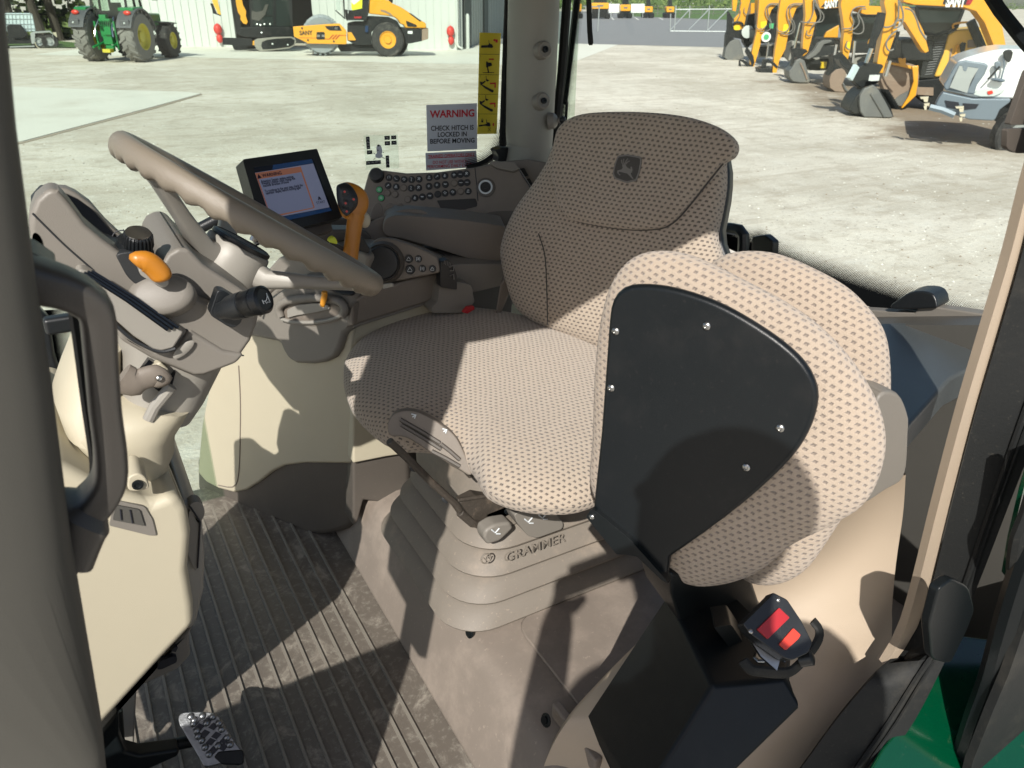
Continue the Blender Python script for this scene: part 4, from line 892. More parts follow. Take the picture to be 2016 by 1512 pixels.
# upper taupe body with the bowl below the grab bar
up_ = [(470, 660), (494, 664), (549, 675), (556, 692), (566, 708), (582, 717), (615, 719), (640, 715), (658, 706), (668, 690), (678, 658), (700, 645), (865, 592), (1000, 560), (1000, 520), (900, 520), (760, 575), (700, 590), (690, 560), (640, 540), (590, 545), (540, 580), (500, 600), (480, 620)]
slab2('console_body', up_, KP.off(.022), .16, 'taupe', con, bevel=.012, seg=4)
mb = MB(); bp_ = KP.off(.0235); mb.prism([bp_.at(*q) for q in catmull(c5([(470, 880), (520, 855), (620, 850), (720, 855), (790, 890), (800, 930), (740, 965), (640, 985), (520, 975), (450, 955)]), 50)], -KP.n*.002); mb.build('bowl', 'taupe_mid', con, bevel=.0)
mb = MB(); mb.tube([KP.off(.03).at(*q) for q in catmull(c5([(440, 930), (430, 880), (470, 845), (560, 830), (650, 825), (720, 830), (780, 850), (805, 890), (790, 920)]), 40, False)], .0085, 10); mb.build('grab_bar', 'taupe', con, smooth=60)
mb = MB(); mb.tube([KP.off(.028).at(*q) for q in catmull(c5([(445, 945), (520, 962), (640, 962), (750, 940), (800, 905)]), 40, False)], .004, 8); mb.build('bowl_lip', 'silver_taupe', con)
mb = MB(); mb.prism([KP.off(.026).at(*q) for q in roundpoly(c5([(482, 890), (540, 862), (640, 852), (712, 862), (724, 885), (640, 905), (540, 920), (486, 935)]), 3)], KP.n*.004); mb.build('bowl', 'silver_taupe', con, bevel=.002)
for pts in (c5([(595, 735), (618, 745), (612, 775), (590, 775)]), ):
    mb = MB(); mb.prism([KP.off(.03).at(*q) for q in pts], KP.n*.004); mb.build('slot_pointer', 'ink', con)
mb = MB(); mb.tube([KP.off(.034).at(*q) for q in catmull([(512, 622), (525, 585), (552, 560), (590, 548)], 20, False)], .003, 6); mb.build('deck_groove', 'taupe_dark', con)
DK = Plane(tuple(KP.off(.03).at(650, 560)), (-.5, -.35, .8))
slab('slot_plate', c5([(640, 720), (700, 712), (790, 735), (850, 770), (862, 790), (840, 806), (780, 800), (700, 768), (650, 745)]), DK, .006, 'black_plastic', con, r=.004, bevel=.002)
slab('slot_gap', c5([(690, 722), (735, 728), (728, 745), (690, 738)]), DK.off(.001), .004, 'ink', con, r=.002, bevel=0)
mb = MB(); p0 = DK.off(.004).at(*c5([(688, 800)])[0]); mb.tube([KP.off(.045).at(*q) for q in c5([(688, 790), (688, 812), (682, 840), (676, 870)])], [.0055, .006, .006, .005], 10); mb.build('pto_lever', 'amber', con, smooth=60)
# lower band of the armrest console and its face with dial and keys
MP_ = Plane((.55, 1.36, .67), (-.5, -.82, .28))
slab2('console_band', c5([(800, 1000), (1350, 828), (1360, 690), (1290, 690), (960, 780), (860, 830), (830, 900)]), KP.off(.028), .10, 'taupe_mid', con, bevel=.006)
face = c5([(950, 520), (980, 490), (1040, 480), (1200, 530), (1330, 590), (1350, 680), (1100, 730), (1000, 745), (945, 700), (930, 620)])
slab('console_face', face, MP_, .08, 'taupe_mid', con, r=.008, bevel=.006)
dc = MP_.off(.001).at(755, 517)
mb = MB(); n = MP_.n; mb.m(0).lathe(dc, n, [(.042, -.01), (.0415, .004), (.036, .012), (.034, .009)], 40); dr = mb.build('dial_ring', 'taupe_dark', con)
mb = MB(); mb.lathe(dc, n, [(.033, .006), (.0325, .016), (.030, .019), (.026, .0195), (.001, .018)], 40); mb.build('dial', 'black_plastic', con)
for x, y, t, r in ((1166, 604, '2', .0078), (1220, 604, '2', .0068), (1173, 665, '', .0092), (1243, 659, '1', .0068), (1300, 660, '', .0068)):
    c = MP_.off(.0015).at(*c5([(x, y)])[0]); mb = MB(); mb.m(0).lathe(c, n, [(r*1.05, -.001), (r, .002), (r*.85, .0032), (.0001, .0033)], 20)
    mb.m(1)
    PQ = Plane(tuple(c), tuple(n))
    if t == '1' or (t == '2' and x > 1200): mb.text(t, PQ, 0, 0, r*.95, h=.0036, bold=.02)
    for a, b in (((-.5, -.6), (-.5, .6)), ((.5, -.6), (.5, .6))) if t and x > 1200 else (((-.5, -.3), (.0, .5)), ((0, .5), (.5, -.2)), ((-.5, -.4), (.5, -.4))):
        mb.tube([PQ.w(a[0]*r, a[1]*r, .0034), PQ.w(b[0]*r, b[1]*r, .0034)], .0004, 4)
    mb.build('console_key', ['btn', 'mark'], con)
slab('orange_sticker', c5([(995, 720), (1066, 712), (1072, 735), (1000, 742)]), MP_.off(.004), .002, 'orange', con, bevel=0)
slab('key_lid', c5([(1010, 748), (1070, 742), (1078, 762), (1020, 775)]), KP.off(.036), .004, 'silver_taupe', con, bevel=.001)
# dark slab added for the shadowy void between console and seat, lever post
slab('void_slab', c5([(1280, 560), (1420, 600), (1700, 690), (1760, 800), (1740, 1000), (1480, 1000), (1300, 900), (1250, 700)]), YP(1.46), .05, 'corner_panel', con, bevel=.004)
slab('lever_block', c5([(1338, 770), (1350, 740), (1440, 735), (1520, 750), (1540, 850), (1500, 890), (1500, 912), (1300, 912), (1295, 880), (1330, 850)]), YP(1.36), .06, 'taupe', con, r=.004, bevel=.006)
mb = MB(); mb.prism([YP(1.34).at(*q) for q in roundpoly(c5([(1350, 620), (1390, 605), (1420, 640), (1440, 700), (1440, 780), (1345, 765), (1345, 680)]), 3)], (0, .02, 0)); 
mb.build('control_lever', 'black_plastic', con, bevel=.004)
mb = MB(); lp = YP(1.338)
for k in range(5): x = 1375+k*5; mb.tube([lp.at(*c5([(1368+k*9, 612+k*3)])[0]), lp.at(*c5([(1366+k*9, 632+k*5)])[0])], .0008, 4)
mb.tube([lp.at(*q) for q in c5([(1395, 650), (1420, 640), (1420, 670), (1400, 670)])], .0015, 5); mb.tube([lp.at(*q) for q in c5([(1398, 700), (1420, 690), (1422, 720)])], .0013, 5); mb.build('lever_scale', 'grey_mark', con)
slab('release_tab', c5([(1475, 910), (1500, 880), (1536, 872), (1540, 890), (1500, 915)]), YP(1.33), .01, 'red', con, bevel=.001)
# humps and top shell behind the armrest
slab('console_hump', c5([(900, 440), (940, 400), (1020, 360), (1100, 330), (1180, 318), (1250, 330), (1270, 370), (1100, 460), (1000, 500), (950, 520), (900, 480)]), Plane((.6, 1.50, .75), (-.3, -.9, .35)), .08, 'taupe_mid', con, n=50, bevel=.014, seg=5)
for x in (985, 1050, 1110):
    slab('hydraulic_lever', c5([(x-35, 340), (x-15, 300), (x+10, 285), (x+28, 300), (x+35, 340), (x+30, 380), (x-30, 380)]), Plane((.6, 1.56, .76), (-.3, -.9, .35)), .03, 'taupe_mid', con, n=24, bevel=.006)
slab('console_nook', c5([(920, 440), (960, 480), (950, 560), (930, 600), (860, 600), (850, 500), (700, 520), (600, 470), (700, 440)]), YP(1.50), .05, 'taupe_dark', con, bevel=.006)
mb = MB()
for pts in (((712, 510), (722, 490), (745, 478), (762, 500), (765, 525)), ): mb.prism([YP(1.30).at(*q) for q in c5(list(pts))], (0, .015, 0))
mb.build('yellow_grip', 'yellow_mark', con, bevel=.003)
mb = MB(); mb.prism([YP(1.31).at(*q) for q in roundpoly(c5([(712, 512), (770, 520), (800, 540), (800, 560), (740, 555), (712, 540)]), 3)], (0, .02, 0)); mb.build('grip_base', 'black_plastic', con, bevel=.003)
mb = MB(); mb.prism([YP(1.37).at(*q) for q in c5([(872, 500), (884, 490), (888, 515), (875, 520)])], (0, .01, 0)); mb.build('yellow_grip', 'yellow_mark', con, bevel=.001)
mb = MB(); mb.prism([YP(1.38).at(*q) for q in c5([(880, 475), (905, 480), (950, 550), (940, 575), (880, 560)])], (0, .02, 0)); mb.build('grip_base', 'black_plastic', con, bevel=.003)
slab('console_filler', [(640, 430), (1010, 430), (1010, 600), (640, 600)], YP(1.63), .03, 'taupe_dark', con, bevel=.003)  # dark filler slab added to close the bright gap under the armrest
slab('console_front', c5([(420, 600), (520, 560), (640, 520), (800, 560), (910, 560), (940, 600), (925, 700), (900, 800), (700, 760), (560, 760), (430, 800), (340, 900), (330, 700)]), KP.off(-.01), .1, 'taupe', con, bevel=.01)

# ------------------------------------------------------------------ button panel on the right window ledge
cp = thing('control_panel', 'grey-brown panel of round black push buttons below the window stickers', 'control panel', (.8, 1.65, .8))
BPn = Plane((.75, 1.65, .76), (-.5, -.75, .45))
c2 = crop(600, 0, 3.36)
slab('panel_housing', [(700, 400), (716, 372), (722, 350), (725, 338), (734, 333), (752, 334), (800, 340), (860, 338), (930, 329), (975, 321), (1010, 318), (1024, 332), (1050, 372), (1085, 420), (1060, 470), (940, 440), (830, 440), (740, 440), (700, 430)], BPn, .10, 'taupe_mid', cp, bevel=.010, seg=4)
slab('panel_housing', [(935, 329), (975, 317), (1040, 312), (1075, 318), (1098, 350), (1098, 430), (1060, 470), (1035, 400), (1012, 345)], Plane((.96, 1.58, .80), (-.62, -.6, .5)), .08, 'taupe_mid', cp, bevel=.006)
slab('panel_top', [(962, 320), (968, 316), (1012, 318), (1024, 332), (1010, 338), (975, 330)], BPn.off(.012), .02, 'taupe', cp, bevel=.003)
mb = MB()
for a, b in (((935, 330), (938, 360)), ((938, 360), (941, 396)), ((1022, 335), (1072, 412))): mb.tube([BPn.off(.0005).at(*a), BPn.off(.0005).at(*b)], .0010, 5)
mb.build('panel_seam', 'ink', cp)
kn = BPn.at(742, 346); mb = MB(); mb.lathe(kn, BPn.n, [(.0175, -.002), (.0165, .010), (.0135, .013), (.001, .0135)], 28); mb.build('dial_knob', 'black_plastic', cp)
rows = [[(557, 1175, 'n'), (606, 1182, 'p'), (657, 1188, 'a'), (707, 1188, 'l'), (756, 1185, 'x'), (823, 1175, 'b'), (875, 1168, 'r'), (927, 1163, 's'), (988, 1158, '+'), (1029, 1154, '-'), (1070, 1150, 'x')],
        [(551, 1228, 'r'), (604, 1236, 'b'), (655, 1243, 'e'), (704, 1245, 'l'), (753, 1242, 'x'), (822, 1232, 'o'), (875, 1225, 'o'), (930, 1220, 't'), (990, 1212, 'e'), (1033, 1210, '-'), (1074, 1207, '-')],
        [(547, 1277, 'e'), (598, 1286, 'e'), (682, 1320, 'e'), (729, 1310, 's'), (778, 1303, 't'), (828, 1296, 't'), (880, 1285, 'd'), (928, 1278, 'a'), (979, 1272, 'a'), (1031, 1267, 'e'), (1081, 1265, 'b')],
        [(493, 1255, 'G'), (506, 1310, 'G')]]
G_ = {'n': [((-.3, -.4), (-.3, .4), (.4, .5), (.4, -.3))], 'p': [((-.5, .4), (-.3, -.2), (.4, -.4))], 'a': [((-.5, 0), (-.1, .4), (.5, .1), (.1, -.4), (-.2, -.1))], 'l': [((-.3, .5), (.1, .5), (-.1, -.5), (.2, -.5))],
      'x': [((-.4, -.4), (.4, .4)), ((-.4, .4), (.4, -.4)), ((-.1, .5), (.5, .1))], 'b': [((-.5, -.4), (.5, -.4)), ((-.4, .0), (.4, .1)), ((-.2, .4), (.3, .4))], 'r': [((-.4, -.4), (0, .1)), ((0, .1), (.3, .4), (.4, 0), (.0, .1))],
      's': [((0, -.5), (0, .5)), ((-.3, -.1), (0, .3), (.4, 0)), ((-.4, -.4), (.4, -.4))], '+': [((-.5, 0), (.5, 0)), ((0, -.5), (0, .5))], '-': [((-.5, 0), (.5, 0))], 'o': [((-.3, 0), (0, .35), (.3, 0), (0, -.35), (-.3, 0))], 't': [((-.5, .1), (.5, .1)), ((-.4, -.1), (.4, -.1))], 'G': [((-.3, -.3), (.3, -.3), (.3, .3), (-.3, .3), (-.3, -.3)), ((0, -.1), (0, .1))], 'e': [], 'd': []}
for row in rows:
    for x, y, g in row:
        c = BPn.off(.0006).at(*c2([(x, y)])[0]); mb = MB(); r = .0072
        mb.m(2).lathe(c, BPn.n, [(r*1.16, -.001), (r*1.14, .0006), (r*1.0, .0008)], 20)
        mb.m(0).lathe(c, BPn.n, [(r, -.001), (r*.98, .0012), (r*.86, .0022), (.0001, .0022)], 20); PQ = Plane(tuple(c), tuple(BPn.n)); mb.m(1)
        for ln in G_[g]: mb.tube([PQ.w(a*r*.95, b*r*.95, .0026) for a, b in ln], .00062, 4)
        o = mb.build('push_button', ['taupe_mid' if g == 'e' else 'green_btn' if g == 'G' else 'btn', 'mark', 'ink' if g != 'e' else 'taupe_dark'], cp)
sc_ = BPn.at(*c2([(1197, 1240)])[0]); mb = MB(); mb.lathe(sc_, BPn.n, [(.024, -.004), (.022, .002), (.019, .003)], 30); mb.build('socket_well', 'taupe_dark', cp)
mb = MB(); mb.lathe(sc_, BPn.n, [(.0165, 0), (.0165, .005), (.0135, .0055), (.0125, .004), (.0125, -.0)], 30); so = mb.build('power_socket', 'mark', cp)
mb = MB(); mb.lathe(sc_, BPn.n, [(.0122, .0034), (.001, .0032)], 24); mb.lathe(sc_+BPn.n*.004, BPn.n, [(.004, 0), (.004, .001)], 12); mb.build('socket_core', 'black_plastic', so)
slab('card_slot', c2([(872, 1325), (1130, 1312), (1142, 1345), (1138, 1365), (1060, 1385), (905, 1390)]), BPn.off(.0012), .004, 'black_plastic', cp, r=.003, bevel=.001)
slab('tray_recess', c2([(1165, 1450), (1200, 1410), (1300, 1395), (1400, 1400), (1420, 1440), (1340, 1490), (1200, 1480)]), BPn.off(.001), .003, 'taupe_dark', cp, n=30, bevel=0)
S2 = Plane((.96, 1.58, .80), (-.62, -.6, .5)).off(.002)
for pts in ([(1365, 1130), (1452, 1108), (1478, 1160), (1390, 1185)], [(1400, 1196), (1488, 1178), (1512, 1228), (1432, 1250)]):
    slab('rocker_switch', c2(pts), S2, .006, 'black_plastic', cp, r=.003, bevel=.0015)

# ------------------------------------------------------------------ touch screen
mo = thing('touch_screen', 'black framed touch screen showing a text page, on an arm behind the wheel', 'monitor', (.34, 1.36, .88))
SN = V(.22, -.86, .45); SP_ = Plane((.34, 1.36, .89), SN)
c8 = crop(450, 280, 6.72)
slab('screen_housing', c8([(185, 225), (1160, 85), (1175, 95), (1505, 985), (1490, 1000), (940, 1130), (470, 1240)]), SP_, .035, 'black_plastic', mo, r=.004, bevel=.004, seg=3)
slab('screen_back', c8([(200, 240), (1140, 100), (1480, 990), (480, 1225)]), SP_.off(-.036), .022, 'taupe_mid', mo, r=.004, bevel=.008)
F1 = SP_.off(.0008)
def flat(name, pts, pl, m, parent, t=.0006): return slab(name, pts, pl, t, m, parent, bevel=0, smooth=0)
scn = flat('screen', c8([(330, 335), (1115, 215), (1375, 905), (600, 1090)]), F1, 'screen_dark', mo)
flat('screen_page', c8([(350, 405), (1120, 280), (1335, 860), (560, 1010)]), F1.off(.0007), 'screen_pale', scn)
flat('screen_bar', c8([(590, 300), (1100, 222), (1118, 275), (580, 360)]), F1.off(.0007), 'screen_blue', scn)
flat('screen_bar', c8([(555, 1020), (1338, 865), (1368, 905), (600, 1070)]), F1.off(.0007), 'screen_blue', scn)
flat('screen_frame', c8([(352, 408), (955, 320), (1140, 860), (1132, 872), (560, 1000)]), F1.off(.0014), 'screen_orange', scn)
flat('screen_pane', c8([(400, 490), (958, 396), (1122, 862), (560, 975)]), F1.off(.0021), 'screen_pane', scn)
mb = MB(); TP = F1.off(.0028); a = TP.uv(*c8([(430, 520)])[0]); b = TP.uv(*c8([(840, 455)])[0]); an = math.atan2(b[1]-a[1], b[0]-a[0])
for (x, y), s in (((430, 522), 'Attention: System update settings.'), ((440, 550), 'Pressing a button could change the'), ((455, 580), 'machine direction of travel'), ((480, 650), 'To continue to the next step, check the'), ((492, 678), 'operator display before moving again')):
    q = TP.uv(*c8([(x, y)])[0]); mb.text(s, TP, q[0], q[1], .0062, h=0, align='LEFT', ang=an, bold=.025, sx=.72)
q = TP.uv(*c8([(445, 445)])[0]); mb.text('WARNING', TP, q[0], q[1], .0075, h=0, align='LEFT', ang=an, bold=.03)
q = TP.uv(*c8([(405, 458)])[0]); mb.add([TP.w(q[0]-.004, q[1]-.003), TP.w(q[0]+.004, q[1]-.002), TP.w(q[0], q[1]+.005)], [(0, 1, 2)])
q = TP.uv(*c8([(1200, 735)])[0]); mb.text('^', TP, q[0], q[1]-.003, .012, h=0, ang=an, bold=.05); q = TP.uv(*c8([(1220, 795)])[0]); mb.text('START', TP, q[0], q[1], .006, h=0, ang=an)
mb.build('screen_text', 'screen_ink', scn, smooth=0)
slab('screen_bracket', c8([(860, 1130), (1360, 1050), (1390, 1170), (1150, 1240), (900, 1250)]), SP_.off(-.03), .03, 'taupe_dark', mo, r=.004, bevel=.006)
mb = MB(); mb.tube([YP(1.42).at(*q) for q in ((500, 478), (540, 462), (600, 445), (640, 430))], .011, 8, flat=.6); mb.build('screen_arm', 'black_metal', mo, bevel=0)
mb = MB(); mb.tube([YP(1.38).at(*q) for q in ((502, 455), (507, 462), (512, 470))], .006, 10); mb.tube([YP(1.38).at(*q) for q in ((504, 460), (498, 474))], .0065, 10); mb.build('arm_bolt', 'steel', mo)

# ------------------------------------------------------------------ orange joystick
js = thing('joystick', 'orange joystick with a black face of red lit buttons beside the screen', 'joystick', tuple(YP(1.33).at(690, 510)))
JP = Plane(tuple(YP(1.31).at(690, 430)), (-.25, -.9, .3))
hd_ = c8([(1440, 620), (1470, 560), (1540, 530), (1620, 535), (1720, 575), (1800, 640), (1845, 720), (1855, 810), (1835, 900), (1800, 960), (1770, 1040), (1745, 1110), (1640, 1120), (1590, 1090), (1580, 1030), (1500, 980), (1440, 800)])
mb = MB(); mb.pillow(hd_, JP.off(-.012), .014, .02, n=60, p=3, K=8); mb.build('grip_head', 'orange', js, merge=True, smooth=70)
ax_ = [JP.off(-.012).at(*q) for q in c8([(1690, 960), (1668, 1080), (1650, 1200), (1630, 1350), (1610, 1520), (1595, 1650)])]
mb = MB(); mb.tube(ax_, [(.017, .015), (.0155, .014), (.0155, .0135), (.0155, .0135), (.0155, .0135), (.0165, .014)], 16); mb.build('grip_stem', 'orange', js, smooth=60)
fc = c8([(1425, 620), (1450, 560), (1540, 535), (1600, 560), (1660, 620), (1705, 700), (1720, 780), (1705, 860), (1650, 930), (1590, 970), (1545, 980), (1490, 920), (1440, 800)])
mb = MB(); mb.pillow(fc, JP.off(-.006), .014, .01, n=50, p=3, K=6); jf = mb.build('button_face', 'black_plastic', js, merge=True, smooth=70)
for q in ((1535, 657), (1655, 757), (1548, 810), (1563, 917)):
    c = JP.off(.0075).at(*c8([q])[0]); mb = MB(); mb.m(0).lathe(c, JP.n, [(.0068, -.003), (.0066, .001), (.005, .002), (.0001, .002)], 18); mb.m(1).lathe(c+JP.n*.0021, JP.n, [(.0022, -.001), (.002, .0005), (.0001, .0006)], 10); mb.build('lit_button', ['btn', 'red_hot'], jf)
mb = MB(); mb.ball(JP.off(-.02).at(*c8([(1800, 1030)])[0]), .011, 14, (1, .8, 1.3)); mb.build('thumb_switch', 'beige', js, smooth=60)

# ------------------------------------------------------------------ rail, pedal, stickers
ra = thing('window_rail', 'thin black rail running across the lower right side window', 'rail', tuple(YP(1.80).at(380, 455)))
mb = MB(); mb.tube([YP(1.80).at(*q) for q in ((262, 512), (300, 493), (350, 470), (400, 446), (450, 420), (520, 385))], .0125, 12); mb.build('rail_tube', 'black_plastic', ra)
mb = MB(); lp = YP(1.55); mb.prism([lp.at(*q) for q in catmull([(350, 455), (358, 440), (372, 430), (388, 448), (392, 470), (385, 500), (372, 520), (352, 510), (348, 480)], 30)], (0, .05, 0)); mb.build('rail_clamp', 'dash_black', ra, bevel=.015, seg=4)

bp2 = thing('brake_pedal', 'worn metal brake pedal with raised grip studs on a bent black arm', 'pedal', tuple(ZP(.1).at(415, 1450)))
PP2 = Plane(tuple(ZP(.13).at(415, 1450)), (-.1, -.55, .83))
pc = crop(0, 1100, 3.665)
slab('pedal_plate', pc([(1285, 1145), (1300, 1118), (1340, 1106), (1480, 1104), (1545, 1112), (1580, 1140), (1700, 1330), (1755, 1395), (1750, 1480), (1700, 1488), (1600, 1475), (1500, 1500), (1470, 1495), (1440, 1440), (1290, 1190)]), PP2, .012, 'worn_steel', bp2, r=.004, bevel=.004)
slab('pedal_lip', pc([(1540, 1430), (1575, 1390), (1745, 1375), (1760, 1400), (1755, 1475), (1720, 1488), (1600, 1482)]), PP2.off(.004), .012, 'black_metal', bp2, r=.003, bevel=.003)
for (x, y) in ((1375, 1140), (1460, 1135), (1535, 1140), (1395, 1190), (1490, 1185), (1580, 1185), (1420, 1240), (1600, 1230), (1430, 1280), (1455, 1310), (1640, 1290), (1480, 1360), (1575, 1350), (1510, 1410), (1400, 1165), (1660, 1340)):
    c = PP2.at(*pc([(x, y)])[0]); mb = MB(); mb.lathe(c, PP2.n, [(.0062, -.001), (.005, .004), (.0035, .0055), (.001, .006)], 10); mb.build('grip_stud', 'worn_steel', bp2)
for k, (x, y) in enumerate(((1420, 1165), (1505, 1160), (1440, 1215), (1540, 1210), (1480, 1260), (1560, 1275), (1620, 1310), (1520, 1320), (1540, 1380), (1610, 1360))):
    c = PP2.off(.001).at(*pc([(x, y)])[0]); mb = MB(); mb.prism([c+PP2.ex*.008*a+PP2.ey*.006*b for a, b in ((-1, 0), (0, -1), (1, 0), (0, 1))], PP2.n*.0006); mb.build('grip_hole', 'ink', bp2)
mb = MB(); ap = Plane(tuple(ZP(.10).at(300, 1470)), (-.1, -.9, .4))
mb.tube([ap.at(*q) for q in catmull(pc([(1400, 1310), (1300, 1330), (1150, 1370), (1000, 1400), (900, 1390), (860, 1330), (850, 1250), (840, 1100)]), 30, False)], [(.0115, .009)]*30, 10); mb.build('pedal_arm', 'black_metal', bp2, smooth=60)
slab('pedal_strut', pc([(850, 1000), (990, 900), (985, 1000), (968, 1345), (900, 1330), (870, 1250)]), YP(1.10), .02, 'silver_taupe', bp2, bevel=.004)
slab('pedal_shield', pc([(700, 1290), (860, 1100), (860, 1280), (900, 1390), (1010, 1420), (1300, 1380), (1290, 1430), (1000, 1560), (720, 1560)]), YP(1.0), .03, 'black_metal', bp2, bevel=.006)

# stickers on the right-hand glass
WS = YP(YR-.002)
cw = crop(680, 190, 7.2)
s1_ = thing('warning_sticker', 'grey warning sticker reading CHECK HITCH IS LOCKED IN BEFORE MOVING', 'sticker', tuple(WS.at(890, 255)))
flat('sticker_sheet', cw([(1147, 120), (1865, 95), (1868, 745), (1163, 780)]), WS, 'sticker_grey', s1_, .0004)
def wtext(mb, s, x0, x1, y0, y1, pl, h, size, cr, bold=.012):
    """one line of lettering between two picture marks on the sheet"""
    a = pl.uv(*cr([(x0, y0)])[0]); b = pl.uv(*cr([(x1, y1)])[0]); L = np.linalg.norm(b-a); an = math.atan2(b[1]-a[1], b[0]-a[0])
    cu = bpy.data.curves.new('t', 'FONT'); cu.body = s; cu.size = 1; o = bpy.data.objects.new('t', cu); COL.objects.link(o); bpy.context.view_layer.update(); w0 = o.dimensions.x; bpy.data.objects.remove(o); bpy.data.curves.remove(cu)
    mb.text(s, pl, (a[0]+b[0])/2, (a[1]+b[1])/2, size, h=h, ang=an, sx=L/(w0*size), bold=bold)
mb = MB(); wtext(mb, 'WARNING', 1205, 1828, 257, 238, WS, .0006, .024, cw, .03); mb.build('sticker_title', 'ink_red', s1_, smooth=0)
mb = MB(); wtext(mb, 'CHECK HITCH IS', 1212, 1815, 455, 440, WS, .0006, .0165, cw, .02); wtext(mb, 'LOCKED IN', 1310, 1718, 543, 533, WS, .0006, .0165, cw, .02); wtext(mb, 'BEFORE MOVING', 1202, 1828, 640, 622, WS, .0006, .0165, cw, .02); mb.build('sticker_text', 'ink', s1_, smooth=0)
s2_ = thing('operator_sticker', 'small grey sticker reading TRAINED OPERATORS ONLY above the button panel', 'sticker', tuple(WS.at(888, 318)))
flat('sticker_sheet', cw([(1135, 800), (1855, 767), (1870, 980), (1855, 1000), (1145, 1050)]), WS, 'sticker_grey', s2_, .0004)
mb = MB(); wtext(mb, 'TRAINED OPERATORS ONLY', 1172, 1830, 855, 822, WS, .0006, .0115, cw, .015); wtext(mb, 'DO NOT USE WITHOUT', 1238, 1765, 937, 915, WS, .0006, .0112, cw, .01); wtext(mb, 'PERFORMING DAILY CHECKS', 1162, 1838, 1000, 968, WS, .0006, .0112, cw, .01)
a = WS.at(*cw([(1172, 876)])[0]); b = WS.at(*cw([(1830, 843)])[0]); mb.tube([a+V(0, -.0008, 0), b+V(0, -.0008, 0)], .0006, 4); mb.build('sticker_text', 'ink_red', s2_, smooth=0)
s3_ = thing('pictogram_sticker', 'tall yellow sticker of five black hitch pictograms beside the rear pillar', 'sticker', tuple(WS.at(963, 165)))
cy_ = crop(930, 50, 6.575)
flat('sticker_sheet', cy_([(93, 93), (370, 100), (315, 1402), (62, 1408)]), WS, 'sticker_yellow', s3_, .0004)
mb = MB(); T3 = WS.off(.0006)
def blk(pts): mb.face([T3.at(*q) for q in cy_(pts)])
def ln(pts, w=.0007): mb.tube([T3.at(*q) for q in cy_(pts)], w, 4)
for a, b in (((85, 372), (352, 376)), ((80, 637), (340, 640)), ((72, 892), (330, 892)), ((66, 1146), (322, 1148))): ln([a, b], .0004)
blk([(113, 258), (190, 255), (192, 288), (113, 290)]); blk([(192, 258), (225, 240), (255, 245), (270, 275), (258, 292), (192, 288)]); ln([(214, 190), (216, 250)]); ln([(216, 235), (240, 250)], .0012)
blk([(178, 468), (194, 466), (200, 480), (245, 482), (256, 520), (222, 532), (204, 538), (216, 608), (200, 610), (190, 545), (178, 540)]); ln([(135, 612), (282, 612)])
for dy, dx in ((0, 0), (250, -8)):
    blk([(95+dx*.5, 725+dy), (130+dx, 735+dy), (165+dx, 715+dy), (172+dx, 730+dy), (130+dx, 765+dy), (105+dx, 760+dy)]); blk([(98+dx, 760+dy), (120+dx, 762+dy), (240+dx, 825+dy), (272+dx, 835+dy), (276+dx, 855+dy), (262+dx, 870+dy), (236+dx, 858+dy), (165+dx, 815+dy)])
    ln([(178+dx, 655+dy), (180+dx, 705+dy)]); blk([(178+dx, 692+dy), (220+dx, 712+dy), (195+dx, 728+dy), (176+dx, 715+dy)])
blk([(85, 1288), (150, 1282), (200, 1270), (228, 1268), (236, 1292), (222, 1308), (150, 1300), (85, 1312)]); ln([(182, 1218), (184, 1270)]); blk([(184, 1255), (222, 1258), (228, 1275), (190, 1272)]); blk([(116, 1228), (142, 1228), (140, 1256), (116, 1256)]); ln([(120, 1228), (122, 1212), (136, 1212), (138, 1228)]); ln([(200, 1322), (240, 1372)], .0004); ln([(240, 1322), (200, 1372)], .0004)
for (x, y), s in (((118, 132), '1'), ((108, 400), '2'), ((100, 660), '3'), ((92, 922), '4'), ((85, 1175), '5')):
    q = T3.uv(*cy_([(x, y)])[0]); mb.text(s, T3, q[0], q[1], .0045, h=0)
mb.build('pictogram', 'ink', s3_, smooth=0)
mb = MB()
blk([(264, 188), (292, 175), (292, 182), (328, 182), (326, 222), (300, 222), (300, 200), (290, 200), (290, 210)]); blk([(212, 430), (262, 430), (262, 424), (285, 438), (262, 452), (262, 444), (212, 444)]); blk([(226, 742), (306, 738), (302, 790), (308, 790), (292, 815), (282, 788), (288, 788), (288, 760), (226, 762)]); blk([(220, 1012), (242, 1000), (300, 1000), (298, 1060), (284, 1060), (284, 1022), (244, 1022), (242, 1030)]); blk([(264, 1264), (282, 1264), (282, 1288), (288, 1288), (272, 1308), (258, 1288), (264, 1288)])
mb.build('red_arrow', 'ink_red', s3_, smooth=0)
s4_ = thing('key_sticker', 'clear sticker with black key symbols around a grey grip drawing', 'sticker', tuple(WS.at(751, 298)))
mat('clear_film', (.8, .8, .76), .3); flat('sticker_sheet', cw([(257, 550), (742, 535), (765, 1015), (290, 1040)]), WS, 'glass_clear', s4_, .0003)
mb = MB(); T3 = WS.off(.0006); cy_b = cy_; cy_ = cw
for p in ([(288, 570), (342, 568), (352, 745), (302, 748)], [(302, 765), (380, 760), (382, 816), (306, 822)], [(552, 560), (630, 555), (632, 612), (555, 616)], [(646, 555), (722, 550), (722, 605), (650, 608)], [(556, 635), (634, 632), (634, 690), (558, 692)], [(650, 628), (725, 625), (728, 682), (652, 686)], [(568, 838), (618, 835), (628, 1005), (578, 1008)], [(293, 915), (502, 902), (505, 955), (295, 972)]): blk(p)
mb.build('key_symbol', 'ink', s4_, smooth=0)
mb = MB(); T3 = WS.off(.0012)
